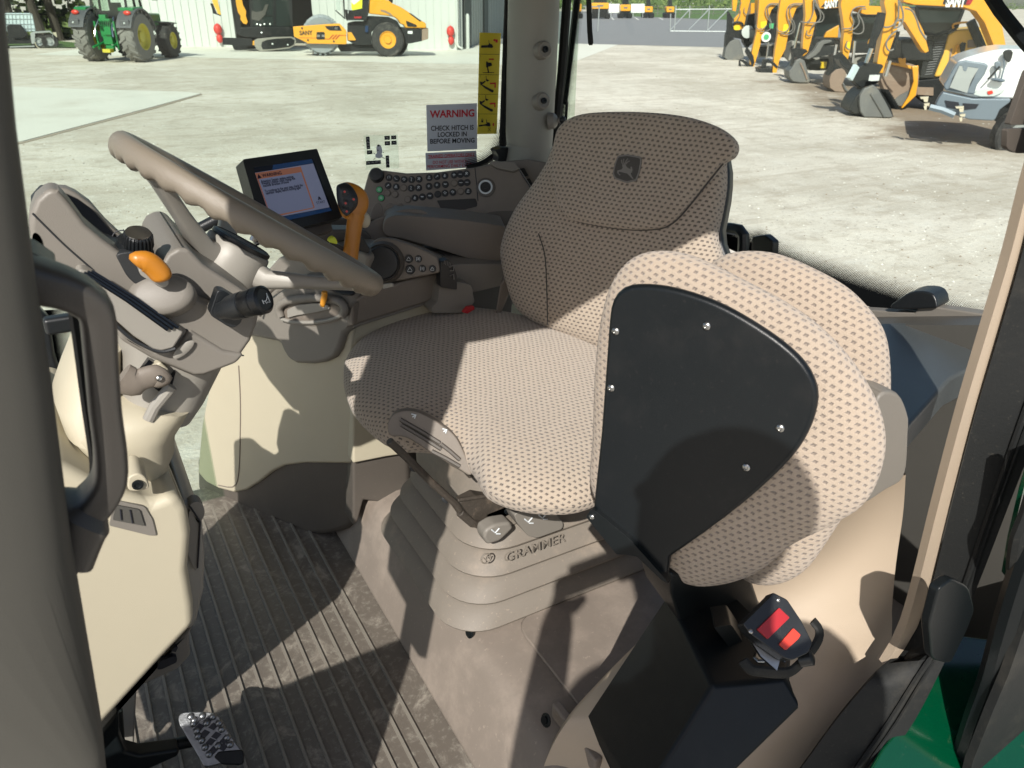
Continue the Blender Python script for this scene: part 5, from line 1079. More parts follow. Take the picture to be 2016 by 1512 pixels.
for x, y in ((318, 600), (322, 650), (325, 690), (328, 728), (342, 790), (590, 585), (685, 578), (594, 662), (690, 655), (594, 870), (600, 915), (606, 960), (330, 940), (390, 935), (440, 930), (480, 925)): ln([(x-16, y+6), (x-4, y-10), (x+10, y+8), (x+16, y-6)], .0004)
mb.build('key_mark', 'mark', s4_)
mb = MB(); T3 = WS.off(.0007)
mb.face([T3.at(*q) for q in catmull(cw([(440, 740), (445, 700), (470, 680), (500, 695), (520, 750), (520, 800), (490, 810), (450, 800)]), 30)]); mb.face([WS.off(.0008).at(*q) for q in catmull(cw([(425, 830), (450, 800), (500, 800), (525, 830), (520, 860), (475, 875), (432, 862)]), 30)]); mb.build('grip_drawing', 'sticker_grey', s4_, smooth=0)
mb = MB(); T3 = WS.off(.0012); blk([(452, 690), (470, 680), (486, 690), (480, 712), (456, 706)]); ln([(398, 805), (425, 815)]); ln([(530, 798), (545, 788)]); ln([(400, 895), (428, 868)]); ln([(522, 862), (562, 878)]); blk([(452, 752), (472, 756), (468, 770), (450, 768)]); mb.build('grip_line', 'ink', s4_, smooth=0)
# ------------------------------------------------------------------ the photographer on the cab step, behind the lens; he shades the near floor
def person():
    mat('skin', (.45, .26, .18), .55); mat('shirt', (.10, .12, .16), .9); mat('trousers', (.06, .07, .10), .9); mat('hair', (.03, .022, .018), .7); mat('boot', (.04, .03, .025), .7)
    ox, oy, up = .02, -.30, .20
    p = thing('person', 'person in a dark shirt on the cab step, holding up a phone', 'person', (ox, oy, -.15))
    J = dict(pel=(ox, oy-.02, .42), bel=(ox, oy, .58), chest=(ox, oy+.03, .82), neck=(ox, oy+.06, .99), head0=(ox+.01, oy+.09, 1.06), head1=(ox+.01, oy+.10, 1.15), head2=(ox+.01, oy+.10, 1.23),
             shL=(ox-.19, oy+.04, .93), elL=(ox-.25, oy+.16, .70), wrL=(ox-.10, oy+.34, .98), shR=(ox+.19, oy+.04, .93), elR=(ox+.29, oy+.18, .74), wrR=(ox+.20, oy+.36, .99),
             hiL=(ox-.10, oy-.02, .36), knL=(ox-.12, oy+.04, -.02), anL=(ox-.13, oy-.02, -.42), toL=(ox-.14, oy+.13, -.47), hiR=(ox+.10, oy-.02, .36), knR=(ox+.12, oy+.05, -.02), anR=(ox+.13, oy-.01, -.42), toR=(ox+.14, oy+.14, -.47))
    J = {k: (v[0], v[1], v[2]+up) for k, v in J.items()}
    J['wrL'] = (ox-.13, -.06, 1.10); J['wrR'] = (ox+.12, -.06, 1.10); J['elL'] = (ox-.27, oy+.10, .86); J['elR'] = (ox+.29, oy+.12, .88)
    Rr_ = dict(pel=.15, bel=.145, chest=.155, neck=.06, head0=.07, head1=.092, head2=.07, shL=.07, elL=.047, wrL=.032, shR=.07, elR=.047, wrR=.032, hiL=.10, knL=.065, anL=.045, toL=.04, hiR=.10, knR=.065, anR=.045, toR=.04)
    E_ = [('pel', 'bel'), ('bel', 'chest'), ('chest', 'neck'), ('neck', 'head0'), ('head0', 'head1'), ('head1', 'head2'), ('chest', 'shL'), ('shL', 'elL'), ('elL', 'wrL'), ('chest', 'shR'), ('shR', 'elR'), ('elR', 'wrR'), ('pel', 'hiL'), ('hiL', 'knL'), ('knL', 'anL'), ('anL', 'toL'), ('pel', 'hiR'), ('hiR', 'knR'), ('knR', 'anR'), ('anR', 'toR')]
    names = list(J); vs = [list(J[n]) for n in names]; rad = [Rr_[n] for n in names]; ed = [(names.index(a), names.index(b)) for a, b in E_]
    # hands: palm and five fingers closed on the phone
    for s, sg in (('L', 1), ('R', -1)):
        w = V(J['wr'+s]); tgt = V(.0+(-.09 if s == 'L' else .09), -.05, 1.16); iw = names.index('wr'+s)
        palm = w*.45+tgt*.55+V(0, 0, 0); vs.append(list(palm)); rad.append(.030); ip = len(vs)-1; ed.append((iw, ip))
        for k in range(4):
            b = palm+V(0, .015, .028-.018*k); m_ = b+V(sg*.02, .03, .008); e = m_+V(sg*.028, .0, .002)
            i0 = len(vs); vs += [list(b), list(m_), list(e)]; rad += [.009, .008, .007]; ed += [(ip, i0), (i0, i0+1), (i0+1, i0+2)]
        b = palm+V(sg*.01, -.012, .02); e = b+V(sg*.03, -.008, .02); i0 = len(vs); vs += [list(b), list(e)]; rad += [.0105, .009]; ed += [(ip, i0), (i0, i0+1)]
    off = V(p.location); me = bpy.data.meshes.new('body'); me.from_pydata([tuple(V(v)-off) for v in vs], ed, []); o = bpy.data.objects.new('body', me); COL.objects.link(o); o.parent = p
    sk_ = o.modifiers.new('skin', 'SKIN'); sv = me.skin_vertices[0].data
    for i, r in enumerate(rad): sv[i].radius = (r, r*(.75 if names[i:i+1] and names[i] in ('pel', 'bel', 'chest') else 1))
    sv[0].use_root = True; ss = o.modifiers.new('sub', 'SUBSURF'); ss.levels = ss.render_levels = 2; me.materials.append(MATS['shirt'])
    o.name = 'body'
    h = V(J['head1']); mb = MB(); mb.ball(h+V(0, -.012, .035), .103, 20, (.92, 1.05, .95)); mb.build('hair', 'hair', p, smooth=60)
    mb = MB(); mb.ball(h+V(0, .03, -.012), .083, 20, (.86, .95, 1.25)); mb.tube([h+V(0, .10, .015), h+V(0, .128, -.018), h+V(0, .11, -.03)], [.009, .014, .009], 8); 
    for sx in (-1, 1): mb.ball(h+V(sx*.088, .01, -.01), .022, 8, (.4, 1, 1.4))
    mb.build('face', 'skin', p, smooth=60)
    for sx in (-1, 1): mb = MB(); mb.ball(h+V(sx*.032, .103, .012), .012, 8); mb.build('eye', 'ink', p)
    mb = MB(); mb.tube([h+V(-.025, .103, -.055), h+V(0, .112, -.058), h+V(.025, .103, -.055)], .005, 6); mb.build('mouth', 'red', p)
    # phone held just behind the lens position
    ph_ = thing('phone', 'dark smartphone held up in both hands behind the viewpoint', 'phone', (0, -.03, 1.2)); mb = MB(); mb.box((0.0, -.035, 1.185), (.15, .009, .075)); mb.build('phone_case', 'black_gloss', ph_, bevel=.004)
    stp = thing('cab_step', 'black ribbed cab step below the door opening', 'step', (0, -.35, -.5))
    for z, y in ((-.335, -.25), (-.80, -.45)):
        mb = MB(); mb.box((-.1, y, z), (.5, .30, .03)); mb.build('tread', 'black_metal', stp, bevel=.005)
    for sx in (-.35, .15): mb = MB(); mb.tube([(sx, .1, -.1), (sx, -.25, -.335), (sx, -.45, -.80)], .018, 8); mb.build('step_rail', 'black_metal', stp)
person()
# ================================================================== the yard outside
def ground_mats():
    m, t, b, out = newmat('ground_dirt')
    ob = t.new('ShaderNodeTexCoord').outputs['Object']
    a = t.noise(ob, .22, 6, .65, .4); d = t.noise(ob, 2.2, 6, .7); f = t.noise(ob, 16, 4, .75); h = t.noise(ob, 60, 2, .7)
    c = t.mix(t.ramp(a, .38, .66), (.57, .52, .435, 1), (.76, .705, .61, 1)); c = t.mix(t.m('MULTIPLY', t.ramp(d, .48, .68), .6), c, (.44, .38, .30, 1))
    c = t.mix(t.m('MULTIPLY', t.ramp(f, .53, .68), .6), c, (.36, .31, .25, 1)); c = t.mix(t.m('MULTIPLY', t.ramp(h, .6, .72), .6), c, (.85, .83, .77, 1))
    mp = t.new('ShaderNodeMapping'); t.l.new(ob, mp.inputs[0]); mp.inputs['Rotation'].default_value = (0, 0, .45); mp.inputs['Scale'].default_value = (.28, 2.6, 1)
    c = t.mix(t.m('MULTIPLY', t.ramp(t.noise(mp.outputs[0], 1.0, 9, .8, .3), .5, .62), .5), c, (.46, .395, .31, 1))
    c = t.mix(t.m('MULTIPLY', t.ramp(t.noise(ob, 1.3, 12, .85), .52, .62), .45), c, (.80, .77, .69, 1))
    # rust-brown oily patch along the row of excavators
    sx = t.new('ShaderNodeSeparateXYZ'); t.l.new(ob, sx.inputs[0])
    u = t.m('ADD', t.m('MULTIPLY', t.m('SUBTRACT', sx.outputs[0], 19.3), .82), t.m('MULTIPLY', t.m('SUBTRACT', sx.outputs[1], 14.2), -.57))
    k = t.ramp(t.m('ADD', u, t.m('MULTIPLY', t.m('SUBTRACT', t.noise(ob, .5, 5, .7), .5), 7.)), -1.8, .8)
    v = t.m('ADD', t.m('MULTIPLY', t.m('SUBTRACT', sx.outputs[0], 19.3), .57), t.m('MULTIPLY', t.m('SUBTRACT', sx.outputs[1], 14.2), .82))
    k = t.m('MULTIPLY', k, t.m('MULTIPLY', t.ramp(v, -9, -3), t.m('SUBTRACT', 1., t.ramp(v, 8, 14))))
    c = t.mix(t.m('MULTIPLY', k, .8), c, (.22, .155, .10, 1))
    t.set(b.inputs['Base Color'], c); b.inputs['Roughness'].default_value = .95; b.inputs['Specular IOR Level'].default_value = .2
    bp = t.new('ShaderNodeBump'); bp.inputs['Strength'].default_value = .45; bp.inputs['Distance'].default_value = .03
    t.l.new(t.m('ADD', f, t.m('MULTIPLY', d, 1.5)), bp.inputs['Height']); t.l.new(bp.outputs[0], b.inputs['Normal'])
ground_mats()
mat('concrete', (.76, .745, .66), .85, var=.12, vscale=.5, bump=.2, bscale=60, dirt=.5, dirtcol=(.55, .49, .4), dscale=.3)
mat('asphalt', (.25, .25, .255), .9, var=.2, vscale=.4, bump=.3, bscale=30)
mat('dirt_strip', (.42, .35, .27), .95, var=.4, vscale=1.5, bump=.6, bscale=20)
mat('grass', (.10, .17, .05), .9, var=.6, vscale=2, bump=.8, bscale=8)
mat('wall_white', (.55, .58, .55), .5, var=.04, vscale=.6)
mat('wall_grey', (.36, .38, .37), .5, var=.06, vscale=.6)
mat('wall_dark', (.05, .055, .055), .5, var=.2)
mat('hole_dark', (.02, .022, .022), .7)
mat('paint_yellow', (.74, .34, .018), .38, var=.05, vscale=2, coat=.3, dirt=.1, dirtcol=(.4, .3, .2))
mat('paint_yellow2', (.78, .46, .06), .42, var=.06, vscale=2, dirt=.12, dirtcol=(.4, .3, .2))
mat('decal_yellow', (.85, .6, .02), .4)
mat('tyre', (.03, .03, .03), .8, var=.3, vscale=6, bump=.5, bscale=40, dirt=.55, dirtcol=(.24, .22, .19), dscale=2.5)
mat('tyre_dusty', (.20, .195, .18), .9, var=.4, vscale=6, bump=.6, bscale=40)
mat('rim_yellow', (.55, .48, .05), .45, var=.1)
mat('tractor_green', (.01, .20, .05), .3, var=.1, coat=.4)
mat('fender_grey', (.085, .09, .095), .5, var=.1)
mat('machine_black', (.012, .014, .015), .5, var=.3, vscale=4, spec=.3, dirt=.15, dirtcol=(.12, .11, .1), dscale=3)
mat('bucket_steel', (.15, .155, .15), .55, metal=.2, var=.3, vscale=3, dirt=.4, dirtcol=(.33, .28, .2), dscale=2)
mat('bucket_brown', (.26, .19, .14), .7, var=.35, vscale=3, dirt=.3, dirtcol=(.4, .36, .3), dscale=2)
mat('hose', (.17, .165, .15), .6, var=.2)
mat('chrome', (.7, .72, .74), .12, metal=1.)
mat('track_pale', (.26, .25, .22), .8, var=.3, vscale=5)
mat('cab_glass', (.015, .024, .024), .2, var=.3, vscale=2)
mat('truck_white', (.78, .80, .80), .25, var=.03, coat=.5)
mat('truck_grey', (.17, .21, .25), .4, var=.1, metal=.2)
mat('grille_slat', (.5, .53, .52), .35, metal=.4)
mat('cream', (.55, .5, .38), .5)
mat('galvanised', (.45, .48, .48), .4, metal=.6, var=.15)
mat('tank_white', (.55, .66, .68), .35, var=.15, vscale=3)
mat('bark', (.06, .05, .04), .9, var=.5, vscale=6, bump=1, bscale=30)
mat('leaf_dark', (.035, .06, .03), .7, var=.5, vscale=3)
mat('leaf_light', (.16, .22, .07), .7, var=.5, vscale=3)
mat('red_cover', (.62, .05, .04), .5, var=.2, vscale=6)
mat('hi_vis', (.75, .8, .03), .6)
mat('sheet_white', (.75, .78, .76), .5)
mat('line_white', (.72, .72, .68), .8)
mat('drum_grey', (.25, .28, .30), .5, metal=.2, var=.3, vscale=3, dirt=.3, dirtcol=(.45, .44, .4))
mat('lamp_glass', (.55, .6, .58), .1)
mat('far_green', (.09, .14, .05), .9, var=.6, vscale=.5)
def gravel():
    rnd = random.Random(21); mb = MB()
    for _ in range(5000):
        px = rnd.uniform(0, 2016); py = 60+rnd.random()**.75*640; g = G(px, py)
        dist = math.hypot(g[0], g[1])
        if dist < 2.4 or dist > 45: continue
        s = rnd.uniform(.003, .011)*(1+dist*.06); a = rnd.random()*6.3; q = []
        for k in range(5): t_ = a+k*1.257; q.append(g+V(math.cos(t_)*s*rnd.uniform(.7, 1.3), math.sin(t_)*s*rnd.uniform(.7, 1.3), .001))
        top = g+V(rnd.gauss(0, s*.2), rnd.gauss(0, s*.2), s*rnd.uniform(.3, .8)); n0 = rnd.choice((0, 0, 1, 2))
        mb.m(n0).add(q+[top], [(k, (k+1) % 5, 5) for k in range(5)])
    o = mb.build('gravel', ['stone_pale', 'stone_grey', 'stone_brown'], smooth=0); o['kind'] = 'stuff'
def st(o): o['kind'] = 'structure'; return o
mb = MB(); mb.face([(-500, -500, GZ), (900, -500, GZ), (900, 1200, GZ), (-500, 1200, GZ)]); st(mb.build('ground', 'ground_dirt', smooth=0))
def sheet(name, px, m, z=.004, th=0):
    mb = MB(); p = [G(*q, z=GZ+z) for q in px]
    if th: mb.prism([q-V(0, 0, th) for q in p], (0, 0, th))
    else: mb.face(p)
    return mb.build(name, m, smooth=0)
mat('stone_pale', (.78, .76, .70), .9); mat('stone_grey', (.33, .31, .28), .9); mat('stone_brown', (.26, .20, .14), .9)
gravel()
st(sheet('concrete_pad', [(-60, 168), (200, 176), (370, 181), (395, 184), (300, 210), (45, 277), (-60, 296)], 'concrete', .03, .03))
mb = MB(); mb.prism([G(*q) for q in ((-60, 268), (40, 277), (300, 211), (395, 184), (398, 187), (302, 215), (44, 283), (-60, 300))], (0, 0, .012)); st(mb.build('pad_edge', 'dirt_strip'))
st(sheet('concrete_apron', [(66, 107), (170, 95), (330, 88), (905, 95), (1300, 55), (1140, 118), (1000, 127), (800, 124), (560, 117), (345, 112), (150, 109)], 'concrete', .006))
st(sheet('asphalt_road', [(985, 86), (1140, 86), (1460, 94), (1700, 92), (1700, 30), (1400, 22), (1000, 22)], 'asphalt', .008))
st(sheet('grass_verge', [(0, 93), (148, 93), (150, 84), (105, 79), (0, 80)], 'grass', .05))
st(sheet('grass_verge', [(1240, 32), (1520, 42), (1520, 14), (1240, 8)], 'grass', .02))
for a, b in (((1202, 34), (1207, 39)), ((1248, 34), (1256, 39)), ((1296, 35), (1304, 39))):
    tag(sheet('parking_line', [a, (a[0]+3, a[1]), (b[0]+3, b[1]), b], 'line_white', .014), 'short white parking line painted on the asphalt behind the far machines', 'road marking', 'parking lines')
# ---- metal shed
c0, c1, c2_ = V(21.156, 43.215, GZ), V(7.452, 50.319, GZ), V(32.04, 58.18, GZ)
du = (c1-c0)/np.linalg.norm(c1-c0); dv = (c2_-c0)/np.linalg.norm(c2_-c0); c1 = c0+du*20.0
nf = V(du[1], -du[0], 0); nf = nf if nf[1] < 0 else -nf
WP = Plane(tuple(c0), tuple(nf))
sh = thing('metal_shed', 'white ribbed metal shed with a dark open bay and a grey side wall', 'building', tuple(c0))
def along(px, py=70): return float((WP.at(px, py)-c0)@du)
d0, d1 = along(618, 60), along(462, 60); HT = 6.5
mb = MB()
for a, b, z0, z1 in ((0, d0, 0, HT), (d1, 20., 0, HT), (d0, d1, 4.6, HT)): mb.prism([c0+du*a+V(0, 0, z0), c0+du*b+V(0, 0, z0), c0+du*b+V(0, 0, z1), c0+du*a+V(0, 0, z1)], -nf*.2)
k = .2
while k < 20:
    if not (d0-.05 < k < d1+.05): mb.box(c0+du*k+nf*.02+V(0, 0, HT/2), (.06, .05, HT), rot=np.array([du, nf, [0, 0, 1]]).T)
    k += .42
mb.build('front_wall', 'wall_white', sh, smooth=0)
mb = MB(); mb.prism([c0+dv*.0, c0+dv*22, c0+dv*22+V(0, 0, HT), c0+V(0, 0, HT)], du*.2)
for k in np.arange(.6, 22, .9): mb.box(c0+dv*k-du*.03+V(0, 0, HT/2), (.08, .06, HT), rot=np.array([dv, du, [0, 0, 1]]).T)
mb.build('side_wall', 'wall_grey', sh, smooth=0)
for a, b in ((1.2, 3.6), (9, 11)):
    mb = MB(); mb.prism([c0+dv*a-du*.06, c0+dv*b-du*.06, c0+dv*b-du*.06+V(0, 0, 4.2), c0+dv*a-du*.06+V(0, 0, 4.2)], -du*.05); mb.build('roller_door', 'wall_dark', sh, smooth=0)
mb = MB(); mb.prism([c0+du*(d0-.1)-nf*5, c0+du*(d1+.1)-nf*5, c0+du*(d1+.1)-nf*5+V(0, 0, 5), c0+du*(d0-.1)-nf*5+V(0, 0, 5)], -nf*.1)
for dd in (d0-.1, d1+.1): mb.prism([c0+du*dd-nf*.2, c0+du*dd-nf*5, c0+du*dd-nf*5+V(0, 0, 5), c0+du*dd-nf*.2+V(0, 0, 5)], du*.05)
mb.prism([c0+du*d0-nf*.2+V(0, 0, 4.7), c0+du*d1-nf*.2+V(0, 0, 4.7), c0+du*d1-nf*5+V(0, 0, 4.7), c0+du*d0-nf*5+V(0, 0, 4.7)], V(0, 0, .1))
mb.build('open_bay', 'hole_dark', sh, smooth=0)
mb = MB(); mb.prism([c0-V(0, 0, -HT)-du*.3+nf*.3, c0+du*20.3+nf*.3+V(0, 0, HT), c0+du*20.3+dv*22+V(0, 0, HT+1.6), c0+dv*22-du*.3+V(0, 0, HT+1.6)], V(0, 0, .15)); mb.build('roof', 'wall_grey', sh)
mb = MB(); q = c0+nf*.08+du*.12; mb.tube([q+V(0, 0, HT), q+V(0, 0, .35), q+V(0, 0, .2)-du*.05+nf*.05, q+V(0, 0, .1)-du*.3+nf*.2], .06, 8); mb.build('downspout', 'wall_white', sh)
for px, py in ((430, 66), (887, 70)):
    p = WP.off(.25).at(px, py); mb = MB(); mb.ball(p+V(0, 0, .22), .26, 12, (.9, .8, 1.1)); mb.ball(p+V(.03, 0, -.25), .2, 12, (.9, .8, 1.2)); mb.tube([p+V(0, 0, .5), WP.off(0).at(px, py)+V(0, 0, .5)], .03, 6)
    tag(mb.build('hose_cover', 'red_cover', loc=tuple(p)), 'bulky red cover on the shed wall '+('left of the open bay' if px < 600 else 'beside the white downspout'), 'cover')
bo = G(921, 96); mb = MB(); mb.lathe(bo, (0, 0, 1), [(.11, 0), (.11, 1.75), (.07, 1.85), (.001, 1.88)], 14); tag(mb.build('bollard', 'wall_white', loc=tuple(bo)), 'white steel bollard at the corner of the metal shed', 'bollard')

# ---- vehicles traced on upright planes where they stand
def vplane(px, py, n): g = G(px, py); return g, Plane(tuple(g), n)
def S(name, pts, pl, w, m, parent, c=0., bevel=.0, r=0, n=None, **k):
    """an upright plate of a machine: outline in the picture, real width w, its near face c metres in front of the plane"""
    p = [pl.off(c).at(*q) for q in pts]
    if n: p = catmull(p, n)
    mb = MB(); mb.prism(p, -pl.n*w); return mb.build(name, m, parent, bevel=bevel, seg=2, **k)
def T_(name, pts, pl, r, m, parent, c=0., seg=6, smooth_=True, **k):
    p = [pl.off(c).at(*q) for q in pts]
    if smooth_ and len(p) > 2: p = catmull(p, 14, False)
    mb = MB(); mb.tube(p, r, seg); return mb.build(name, m, parent, **k)

# road roller
g, RP = vplane(766, 112, (-.33, -.94, 0)); f = crop(560, 0, 6.3)
ro = thing('road_roller', 'yellow road roller with a grey padded drum parked in front of the white shed', 'road roller', tuple(g))
def wheel_at(c, ax, r, w, m_t, parent, rim_r, m_r, lug=0, name='wheel', dish=.0, n=36):
    c = V(c); ax = V(ax)/np.linalg.norm(ax); mb = MB()
    mb.lathe(c-ax*w/2, ax, [(rim_r, 0), (r*.92, 0), (r, w*.12), (r, w*.88), (r*.92, w), (rim_r, w)], n, cap=False)
    mb.lathe(c-ax*w/2, ax, [(rim_r, 0), (rim_r, w)], n, cap=False)
    a = np.cross(ax, (0, 0, 1)); a /= np.linalg.norm(a); b = np.cross(ax, a)
    if lug:
        for k in range(lug):
            for sgn in (-1, 1):
                t0 = 2*math.pi*(k+(.5 if sgn > 0 else 0))/lug; vs = []
                for q, (s_, hh) in enumerate(((0, 0), (.52, 0), (.52, 1), (0, 1))):
                    pass
                p = []
                for (s_, dt) in ((0.02, 0), (.5, .42)):
                    for wdt in (-.07, .07):
                        for hh in (r*.98, r*1.055):
                            th_ = t0+dt*1.1*(2*math.pi/lug)*1.2+wdt*1.6*(2*math.pi/lug)*1.3
                            p.append(c+ax*sgn*s_*w+(a*math.cos(th_)+b*math.sin(th_))*hh)
                mb.add(p, [(0, 1, 3, 2), (4, 6, 7, 5), (0, 4, 5, 1), (2, 3, 7, 6), (1, 5, 7, 3), (0, 2, 6, 4)])
    wh = mb.build(name, m_t, parent, smooth=35)
    mb = MB()
    for sgn in (-1, 1):
        mb.lathe(c+ax*sgn*(w/2-.06), ax*sgn, [(rim_r, -.1), (rim_r*1.03, .05), (rim_r*.93, .05), (rim_r*.86, -dish), (rim_r*.45, -dish-.02), (rim_r*.4, -dish+.08), (.001, -dish+.08)], n, cap=False)
    mb.build('rim', m_r, wh, smooth=35)
    return wh
dep = -RP.n
wheel_at(RP.off(-.15).at(*f([(1280, 490)])[0]), RP.n, .75*1.05, .55, 'tyre', ro, .40, 'paint_yellow', dish=.0)
wheel_at(RP.off(-1.75).at(*f([(1350, 505)])[0]), RP.n, .75, .5, 'tyre', ro, .40, 'paint_yellow')
dcen = RP.off(-.25).at(*f([(455, 440)])[0])
mb = MB(); DR = .80
mb.lathe(dcen, dep, [(DR*.86, 0), (DR*.97, 0), (DR, .03), (DR, 1.9), (DR*.97, 1.93)], 48, cap=True); mb.lathe(dcen-dep*.01, dep, [(DR*.30, .25), (DR*.86, .25)], 48, cap=False)
a_ = np.cross(RP.n, (0, 0, 1)); b_ = np.cross(RP.n, a_)
for k in range(22):
    for j in range(5):
        th = 2*math.pi*(k+(j % 2)*.5)/22; rd = a_*math.cos(th)+b_*math.sin(th); mb.box(dcen+dep*(.2+j*.4)+rd*DR*1.03, (.13, .22, .17), rot=np.array([np.cross(RP.n, rd), RP.n, rd]).T, taper=.7)
mb.build('drum', 'drum_grey', ro, smooth=35)
fr_ = S('drum_frame', f([(105, 330), (500, 300), (680, 290), (700, 305), (768, 380), (772, 540), (755, 550), (280, 540), (270, 525), (120, 455)]), RP, .14, 'paint_yellow', ro, .02, bevel=.02)
S('drum_frame', f([(105, 330), (500, 300), (680, 290), (700, 305), (768, 380), (772, 540), (755, 550), (280, 540), (270, 525), (120, 455)]), RP, .12, 'paint_yellow', ro, -2.2, bevel=.02)
S('frame_opening', f([(400, 398), (488, 395), (500, 410), (500, 490), (410, 492), (395, 478)]), RP, .02, 'machine_black', fr_, .03); S('frame_opening', f([(500, 325), (680, 318), (712, 382), (560, 378), (530, 360)]), RP, .02, 'machine_black', fr_, .03)
for q in ((218, 350), (292, 497), (612, 513)):
    mb = MB(); mb.lathe(RP.off(.03).at(*f([q])[0]), RP.n, [(.045, 0), (.045, .01)], 12); mb.build('frame_hole', 'ink', fr_)
for q in ((640, 352), (420, 445), (480, 445)):
    mb = MB(); mb.box(RP.off(.05).at(*f([q])[0]), (.14, .03, .1)); mb.build('frame_bolt', 'chrome', fr_)
def ptext(body, pl, x0, y0, x1, y1, h, c, m, parent, name, bold=.03):
    Q = pl.off(c); a, b = Q.uv(x0, y0), Q.uv(x1, y1); L = np.linalg.norm(b-a); an = math.atan2(b[1]-a[1], b[0]-a[0]); mb = MB()
    cu = bpy.data.curves.new('t', 'FONT'); cu.body = body; cu.size = 1; o = bpy.data.objects.new('t', cu); COL.objects.link(o); bpy.context.view_layer.update(); w0 = o.dimensions.x; bpy.data.objects.remove(o); bpy.data.curves.remove(cu)
    mb.text(body, Q, (a[0]+b[0])/2, (a[1]+b[1])/2, h, h=.01, ang=an, sx=L/(w0*h), bold=bold); return mb.build(name, m, parent, smooth=0)
A, B = f([(188, 412), (345, 408)]); ptext('SANY', RP, *A, *B, .26, .03, 'ink', fr_, 'maker_word')
for pts in ([(185, 466), (395, 470), (395, 474), (185, 470)], [(500, 484), (560, 488), (548, 482), (500, 478)], [(690, 436), (768, 436), (768, 441), (685, 441)], [(548, 488), (600, 430), (614, 430), (562, 488)], [(588, 488), (640, 430), (656, 430), (604, 488)], [(628, 488), (676, 432), (692, 432), (644, 488)]):
    S('red_stripe', f(pts), RP, .01, 'red', fr_, .035)
S('hood', f([(1060, -60), (1150, -40), (1300, 10), (1335, 40), (1440, 85), (1540, 150), (1600, 190), (1690, 250), (1755, 290), (1760, 350), (1500, 350), (1480, 310), (1440, 300), (1410, 250), (1370, 215), (1300, 200), (1045, 170)]), RP, 1.5, 'paint_yellow', ro, -.25, bevel=.05)
S('hood_vent', f([(1508, 255), (1640, 310), (1640, 335), (1530, 330), (1515, 300)]), RP, .02, 'machine_black', ro, -.24); S('hood_vent', f([(1545, 165), (1570, 165), (1700, 260), (1680, 268)]), RP, .02, 'machine_black', ro, -.24)
S('hood_decal', f([(1190, 118), (1250, 130), (1310, 160), (1350, 200), (1310, 190), (1270, 165), (1195, 138)]), RP, .01, 'bucket_brown', ro, -.235)
S('rear_frame', f([(1440, 340), (1500, 350), (1705, 362), (1705, 510), (1560, 540), (1500, 540), (1490, 460)]), RP, 1.3, 'machine_black', ro, -.1, bevel=.02); S('grille', f([(1705, 362), (1785, 352), (1785, 480), (1705, 510)]), RP, 1.2, 'bucket_brown', ro, -.12)
S('rear_frame', f([(780, 290), (990, 240), (1010, 200), (1300, 215), (1400, 260), (1450, 350), (1200, 280), (1080, 400), (1080, 560), (880, 560), (780, 500)]), RP, 1.2, 'machine_black', ro, -.3, bevel=.02)
S('chassis', f([(640, 560), (1120, 540), (1160, 640), (700, 640)]), RP, 1., 'machine_black', ro, -.5); S('hitch', f([(775, 400), (830, 400), (885, 490), (880, 500), (780, 500)]), RP, .3, 'paint_yellow', ro, -.2)
S('number_plate', f([(1530, 385), (1588, 385), (1588, 420), (1530, 418)]), RP, .02, 'sheet_white', ro, -.08); S('filter', f([(1000, 320), (1040, 320), (1040, 400), (1002, 400)]), RP, .1, 'screen_blue', ro, -.2)
mb = MB(); 
for pts in ([(690, -500), (720, -500), (755, 235), (740, 235)], [(625, 130), (640, 125), (760, 230), (745, 236)], [(975, -500), (1075, -500), (1040, 175), (1010, 260), (960, 255)], [(770, 235), (990, 235), (990, 255), (770, 258)]):
    for cc in (-.15, -1.75): mb.prism([RP.off(cc).at(*q) for q in f(pts)], dep*.08)
mb.prism([RP.off(-.1).at(*q) for q in f([(640, -520), (1120, -520), (1120, -480), (640, -480)])], dep*1.8)
mb.build('cab_frame', 'machine_black', ro)
S('cab_window', f([(640, -480), (690, -480), (690, 130), (640, 130)]), RP, 1.5, 'glass_clear', ro, -.2); S('cab_panel', f([(750, 120), (830, 130), (980, 100), (985, 240), (760, 240)]), RP, .9, 'machine_black', ro, -.3)
T_('grab_rail', f([(790, -200), (792, 60), (790, 165)]), RP, .025, 'galvanised', ro, -.1)
S('step_light', f([(865, 205), (955, 205), (955, 226), (865, 228)]), RP, .03, 'red', ro, -.1); S('step_edge', f([(785, 250), (980, 252), (980, 262), (785, 262)]), RP, .1, 'galvanised', ro, -.05)
S('exhaust', f([(1290, -30), (1350, -30), (1340, 40), (1300, 40)]), RP, .2, 'machine_black', ro, -.8)
hv = thing('hi_vis_vest', 'bright yellow safety vest with white bands hanging in the roller cab', 'vest', tuple(RP.off(-.5).at(*f([(905, 60)])[0])))
S('vest_cloth', f([(830, -120), (975, -140), (975, 130), (850, 148), (830, 100)]), RP, .2, 'hi_vis', hv, -.35, bevel=.04); S('vest_band', f([(830, -60), (900, -60), (940, 0), (860, 60), (832, 30)]), RP, .03, 'sheet_white', hv, -.33)

